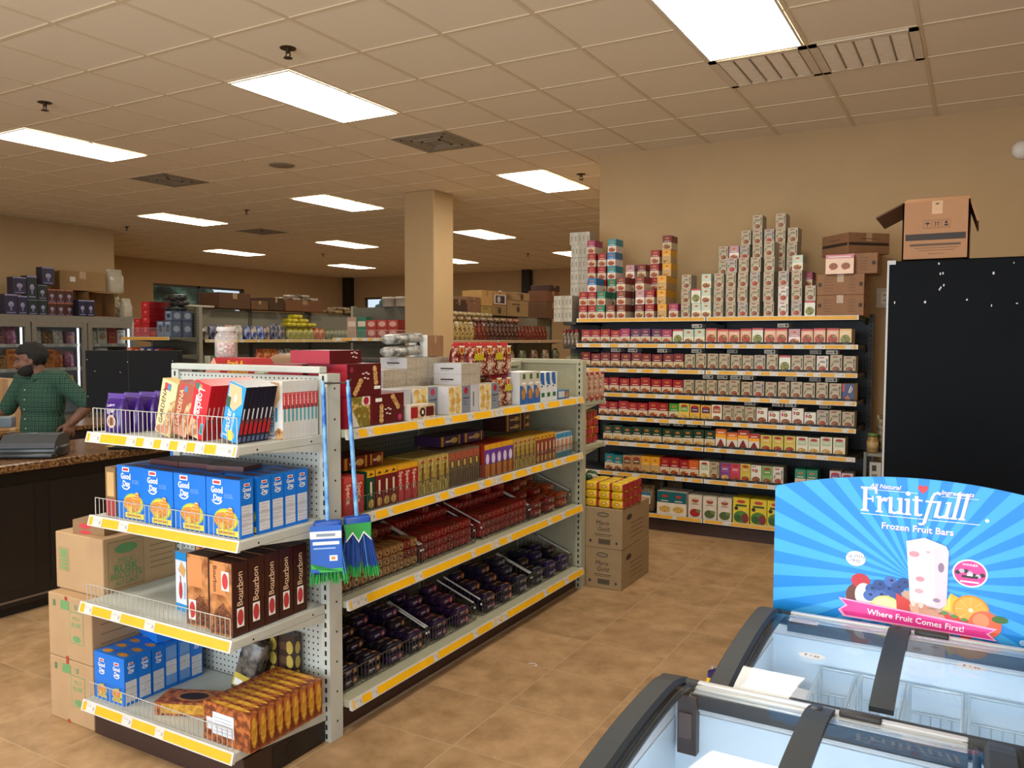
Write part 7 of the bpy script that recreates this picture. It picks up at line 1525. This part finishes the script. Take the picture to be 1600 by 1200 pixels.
# snack bags on the run: front faces near x = -8.88
def bags(lst, z, xf, tagname):
    for k, (y, w, h, c1, c2, lab) in enumerate(lst): thing('snack_bag', pouch(w, .09, h, blob(c1, c2, 16., .25), seed=k), lab+tagname, 'bag', (xf, y, z), R(90)+rnd.uniform(-.2, .2))
zz = 1.637
bags([(7.43, .14, .17, '1E1E22', 'A8A498', 'black and white snack bag, first'), (7.58, .13, .2, '1E2440', '8A8A9C', 'navy snack bag, second'), (7.72, .13, .2, '22284A', 'A8A8B4', 'navy snack bag, third'), (7.87, .13, .2, 'A04A4A', 'D9B8B0', 'pink and red snack bag, fourth'), (8.02, .13, .2, '9A948A', 'DAD4C8', 'white snack bag, fifth'), (8.18, .11, .19, '1E3A8A', 'B0BCD9', 'blue snack bag, sixth'), (8.30, .11, .19, '2A4A9A', 'D9C9A8', 'blue snack bag, seventh'), (8.42, .11, .19, '1E3A8A', 'B0BCD9', 'blue snack bag, eighth'), (8.54, .11, .19, '2A3A70', 'C9A888', 'blue snack bag, ninth'), (8.68, .13, .23, '1E2A5A', '8A8A94', 'dark blue snack bag, tenth'), (8.83, .13, .23, '26346A', 'A89A84', 'dark blue snack bag, eleventh'),
      (9.56, .12, .18, 'A83A1E', 'E08A4A', 'orange snack bag, last but one'), (9.69, .12, .17, 'B8421E', 'E8A868', 'orange snack bag, last')], zz, -8.99, ' along the upper shelf of the snack run')
for k in range(5): thing('snack_bag', pouch(.11, .1, .19, blob('8A8420', 'CFC64A', 16., .3), seed=k), 'yellow-green snack bag standing in a row on the snack run, %s from left' % ORD[k+1], 'bag', (-8.99, 9.0+.11*k, zz), R(90), 'yellow-green snack bags')
for k, (y, z, r_) in enumerate(((8.985, .195, .05), (9.19, .195, -.1), (9.41, .195, .1), (9.02, .256, -.1), (9.24, .256, .1), (9.12, .317, .1))):
    mb = MB(); mb.rbox((-.1, -.08, 0), (.1, .08, .06), .026, blob('B8A81E', 'E8DC4A', 12., .3)); thing('snack_bag', mb, 'bright yellow bag lying on the yellow-green bags, %s' % ORD[k+1], 'bag', (-8.98, y, zz+z), R(90)+r_, 'bright yellow bags')
for k in range(6): thing('snack_bag', pouch(.085, .08, .15, blob('5A6A3A', 'A8A87A', 18., .4), seed=k), 'small green bag at the far end of the snack run, %s from left' % ORD[k+1], 'bag', (-8.97, 9.81+.09*k, zz), R(90), 'small green bags')
mb = MB(); mb.box((-8.876, 8.58, zz), (-8.874, 10.3, zz+.001), WIRED)
fw_ = fence(1.7, .0, .12, .028); thing('wire_fence', fw_, 'wire fence along the front of the snack run shelf', 'fence', (-8.865, 9.45, zz-.001), R(90))
bags([(8.40, .14, .2, 'A8341E', 'E08A4A', 'orange chips bag, first'), (8.54, .14, .2, 'B8421E', 'E8A050', 'orange chips bag, second'), (8.68, .14, .2, 'A8341E', 'E08A4A', 'orange chips bag, third'), (8.82, .14, .19, '8A847A', 'D9D4C8', 'silver chips bag, fourth'), (8.97, .14, .2, '6A6864', 'C4C0B4', 'silver chips bag, fifth'), (9.12, .14, .19, '7A766E', 'B8B4A8', 'silver chips bag, sixth')], 1.302, -8.99, ' on the second shelf of the snack run')
for k in range(6):
    mb, F = carton(.13, .12, .13, M('7A2A22', .4)); F['f'].ell(.5, .5, .035, .035, M('B89A84', .4), 1); F['f'].ell(.5, .5, .02, .02, INK, 2); thing('snack_box', mb, 'dark red box with round emblem on the second shelf of the snack run, %s' % ORD[k+1], 'box', (-8.98, 9.3+.14*k, 1.302), R(90), 'dark red emblem boxes')
mb = pouch(.17, .12, .26, blob('1E1614', 'A85A4A', 26., .3), seed=7); thing('snack_bag', mb, 'dark bag of red sweets at the near corner of the snack run', 'bag', (-8.955, 7.74, 1.302), R(88))
# goods on top of the run
def topbox(y0, y1, z0, z1, c, lab, xq=-9.3, cat='box', d=.4, rz=0):
    mb, F = kraft(y1-y0, d, z1-z0, M(c, .7)); return thing('carton', mb, lab, cat, (xq, (y0+y1)/2, z0), R(90)+rz)
TQ = 2.071
topbox(7.80, 8.36, TQ, 2.29, '5A3A20', 'brown carton on top of the snack run, leftmost'); topbox(8.38, 8.70, TQ, 2.2, '6A4A2A', 'brown carton on top of the snack run, beside the leftmost one'); topbox(8.72, 9.0, TQ, 2.26, '4A3018', 'dark brown carton on top of the snack run, third'); topbox(9.06, 9.86, TQ, 2.24, '7A4E2E', 'wide reddish carton carrying clear bags on top of the snack run')
for k, (y, z) in enumerate(((9.27, 0), (9.66, .0), (9.46, .046))):
    mb = MB(); mb.rbox((-.185, -.12, 0), (.185, .12, .045), .02, blob('5A4434', 'C4B49C', 20., .25)); thing('clear_bag', mb, 'glossy flat bag lying on the wide reddish carton, %s' % ORD[k+1], 'bag', (-9.28, y, 2.241+z), R(86+4*k), 'glossy flat bags')
for k, (y, z) in enumerate(((10.26, 0), (10.64, 0), (10.45, .051))):
    mb = MB(); mb.rbox((-.17, -.12, 0), (.17, .12, .05), .022, blob('6A5434', 'C9A874', 20., .4)); thing('snack_bag', mb, 'tan bag lying at the far end of the snack run top, %s' % ORD[k+1], 'bag', (-9.3, y, TQ+z), R(87+4*k), 'tan bags on the run top')
mb = MB(); mb.rbox((-.27, -.15, 0), (.27, .15, .03), .012, M('C9C2B0', .5)); thing('plastic_sheet', mb, 'crumpled pale sheet on top of the snack run below the window', 'sheet', (-9.3, 7.5, TQ), R(88))
# ------------------------------------------------------------------ cross run left of the column
RR = empty('gondola_shelf', 'grey shelving section beside the column with pink and green boxes', 'shelf', (-6.97, 8.75, 0))
mb = MB(); mb.box((-.56, 0, 0), (.80, .04, 2.08), PQD); obj('back_panel', mb, parent=RR); mb = MB(); mb.box((-.56, -.4, 0), (.8, 0, .12), BROWN); obj('kick_plate', mb, parent=RR)
mb = MB(); mb.box((-.58, -.02, 0), (-.54, .06, 2.1), PQ); obj('upright', mb, parent=RR)
for z in (1.66, 1.3, .95, .6): shelf_part(RR, slab(1.34, .42, .03, PQD), (.12, 0, z), 0, strip(1.34, .42, rtags(6, int(z*7), .09), M('D9A127', .45), .04), fence(1.3, .42, .1, .03))
for k, (x, w, h, c) in enumerate(((-7.285, .16, .28, 'B89884'), (-7.115, .16, .28, '3A7A66'))):
    mb, F = carton(w, .12, h, M(c, .4)); F['f'].rect(.1, .55, .9, .8, M('D9C9B8', .4)); thing('food_box', mb, ['tan tall box on the cross shelf left of the column', 'green tall box on the cross shelf left of the column'][k], 'box', (x, 8.50, 1.661))
for lv in range(2):
    for k in range(3):
        mb, F = carton(.17, .14, .128-.02*lv, M('A8403A', .4)); F['f'].ell(.5, .5, .06, .035, M('D9A89A', .4), 1); F['f'].rect(.1, .8, .9, .9, M('C9605A', .4), 1); thing('food_box', mb, 'red patterned box on the cross shelf, %s layer, %s from left' % (['lower', 'upper'][lv], ORD[k+1]), 'box', (-6.943+.178*k, 8.50, 1.661+.13*lv), 0, 'red patterned boxes on the cross shelf')
for k, x in enumerate((-6.90, -6.675)):
    mb = MB(); mb.lathe([(.09, 0), (.1, .01), (.1, .1), (.105, .1), (.105, .125), (.1, .13)], M('B0AA9A', .5), 18); thing('tub', mb, 'pale tub on top of the cross shelving, %s' % ['left one', 'right one'][k], 'tub', (x, 8.77, 2.081))
mb = MB(); mb.rbox((-.22, -.06, 0), (.22, .06, .06), .02, M('16181C', .3)); thing('snack_bag', mb, 'black glossy pack on the second cross shelf', 'bag', (-7.0, 8.5, 1.301))
for k in range(8):
    mb, F = carton(.06, .12, .13, M('5A2A26', .4)); F['f'].rect(.2, .3, .8, .8, M('8A6A5A', .4)); thing('small_box', mb, 'small dark red box on the second cross shelf, %s from left' % ORD[k+1], 'box', (-6.75+.068*k, 8.46, 1.301), 0, 'small dark red boxes')
# ------------------------------------------------------------------ run beyond the column with rows of foil pouches
RS = empty('gondola_shelf', 'grey shelving run right of the column stacked with foil snack pouches', 'shelf', (-6.45, 10.6, 0))
ys0, ys1 = 8.83, 12.6
mb = MB(); mb.box((-.03, ys0-10.6, 0), (.03, ys1-10.6, 2.0), PQ); obj('back_panel', mb, parent=RS); mb = MB(); mb.box((-.45, ys0-10.6, 0), (.45, ys1-10.6, .12), BROWN); obj('kick_plate', mb, parent=RS)
for y in (ys0+.02, 10.09, 11.35, ys1): mb = MB(); mb.box((-.035, y-10.63, 0), (.04, y-10.57, 1.998), PQD); obj('upright', mb, parent=RS)
for z in (1.635, 1.3, .95):
    for k in range(3): Ls = (ys1-ys0)/3; shelf_part(RS, slab(Ls-.01, .43, .03, PQD), (.03, ys0+Ls*(k+.5)-10.6, z), R(90), strip(Ls-.01, .43, [], M('B08A5A', .45), .04))
fo = [('8A7A1E', '6A1E16', 'C9B87A'), ('7A1E1A', 'A8503A', '3A2A1E'), ('4A2018', '8A6A5A', '2A1612')]
n = 0
for k in range(24):
    y = 9.0+.115*k; c = fo[0] if k < 5 else fo[1] if k < 8 else fo[2] if k < 16 else fo[1]
    for b in range(2):
        n += 1; thing('foil_pouch', pouch(.11, .09, .26 if k < 16 else .22, blob(c[0], c[1], 22., .25, c[2]), seed=n), 'foil snack pouch in the run right of the column, %s along, %s rank' % (ORD[k+1], ['front', 'rear'][b]), 'pouch', (-6.06-.1*b, y, 1.637), R(90)+rnd.uniform(-.15, .15), 'foil pouches right of the column')
for k in range(14):
    y = 9.05+.19*k; lv = k % 2; c = fo[0] if k < 3 else fo[2] if k < 8 else fo[1]
    hz = .262; mb = MB(); mb.rbox((-.088, -.08, 0), (.088, .08, .06), .026, blob(c[0], c[1], 16., .2, 'C9B89A'))
    if k < 10: thing('foil_pouch', mb, 'foil snack pouch lying on the standing pouches, %s from left' % ORD[k+1], 'pouch', (-6.11, y, 1.637+hz), R(90)+rnd.uniform(-.04, .04), 'lying foil pouches')
for k in range(5):
    mb = MB(); mb.rbox((-.1, -.08, 0), (.1, .08, .06), .026, blob(fo[0][0], 'C9B89A', 16., .2)); thing('foil_pouch', mb, 'second layer foil pouch lying near the column, %s from left' % ORD[k+1], 'pouch', (-6.13, 9.08+.22*k, 1.637+.325), R(90)+rnd.uniform(-.04, .04), 'lying foil pouches')
TS = 2.003
for y0, y1, z0, z1, c, lab in ((9.30, 9.64, 0, .2, '4A3020', 'dark brown sack-like carton just right of the column'), (9.68, 10.02, 0, .25, '8A6248', 'reddish carton second from the column on the pouch run'), (10.04, 10.34, 0, .13, 'A8904A', 'yellow-marked carton under the tall tan carton'), (10.36, 10.76, 0, .16, '9A7A4A', 'tan carton under the picture carton'), (10.8, 11.46, 0, .25, 'A08256', 'tan carton with round print right of the picture carton'), (11.0, 11.5, .255, .38, 'A8885C', 'tan carton lying on the round-print carton')):
    mb, F = kraft(y1-y0, .36, z1-z0-.002, M(c, .7)); F['f'].ell(.5, .45, .05, .05, M('4A3A28', .6), 1) if 'round' in lab or 'under the picture' in lab else None; F['f'].rect(.2, .7, .6, .8, M('6A4A34', .6), 1)
    thing('carton', mb, lab, 'box', (-6.42, (y0+y1)/2, TS+z0), R(90))
mb, F = kraft(.3, .34, .225, M('C49A5A', .7)); thing('carton', mb, 'tall tan carton on the yellow-marked carton', 'box', (-6.4, 10.19, TS+.132), R(90))
mb, F = kraft(.38, .34, .2, M('B89060', .7)); F['f'].rect(.05, .05, .95, .75, M('D0C9C0', .5), 1); F['f'].rect(.15, .12, .85, .68, M('3A3440', .5), 2); F['f'].ell(.4, .4, .05, .05, M('C9B8B4', .5), 3); thing('carton', mb, 'carton with a white picture label on top of the pouch run', 'box', (-6.4, 10.56, TS+.162), R(90))
mb = MB(); mb.ell((0, 0, .07), (.1, .1, .07), blob('6A5A4A', 'A89A84', 30., .4), 14, 8); thing('bundle', mb, 'round grey bundle on the round-print carton', 'bundle', (-6.42, 10.88, TS+.252))
for k, (y0, y1, z0, z1, c, lab) in enumerate(((12.1, 12.58, 0, .27, '6E4E30', 'brown carton low at the far end of the pouch run'), (12.12, 12.56, .272, .46, '7A4E30', 'brown carton stacked at the far end of the pouch run'), (12.2, 12.58, .462, .56, '4A3020', 'dark carton topmost at the far end of the pouch run'))):
    mb, F = kraft(y1-y0, .36, z1-z0-.002, M(c, .7)); thing('carton', mb, lab, 'box', (-6.42, (y0+y1)/2, TS+z0), R(90))
for k in range(9):
    mb = pouch(.16, .12, .2, blob(['4A2A1E', '5A4A3A', '3A3A2A'][k % 3], ['A8886A', 'B8A484', '8A8A6A'][k % 3], 20., .3), seed=k+40); thing('snack_bag', mb, 'bag on the second shelf of the pouch run, %s from left' % ORD[k+1], 'bag', (-6.1, 9.1+.38*k, 1.302), R(90), 'bags on the second shelf of the pouch run')
# litter on the floor
mb = MB(); mb.tube([(0, 0, .002), (.03, .012, .003), (.05, 0, .002), (.04, -.012, .002)], .0012, WHITE, n=4); thing('paper_scrap', mb, 'tiny white scrap of string on the floor tiles', 'litter', Vector((-1.94, 3.58, 0)))
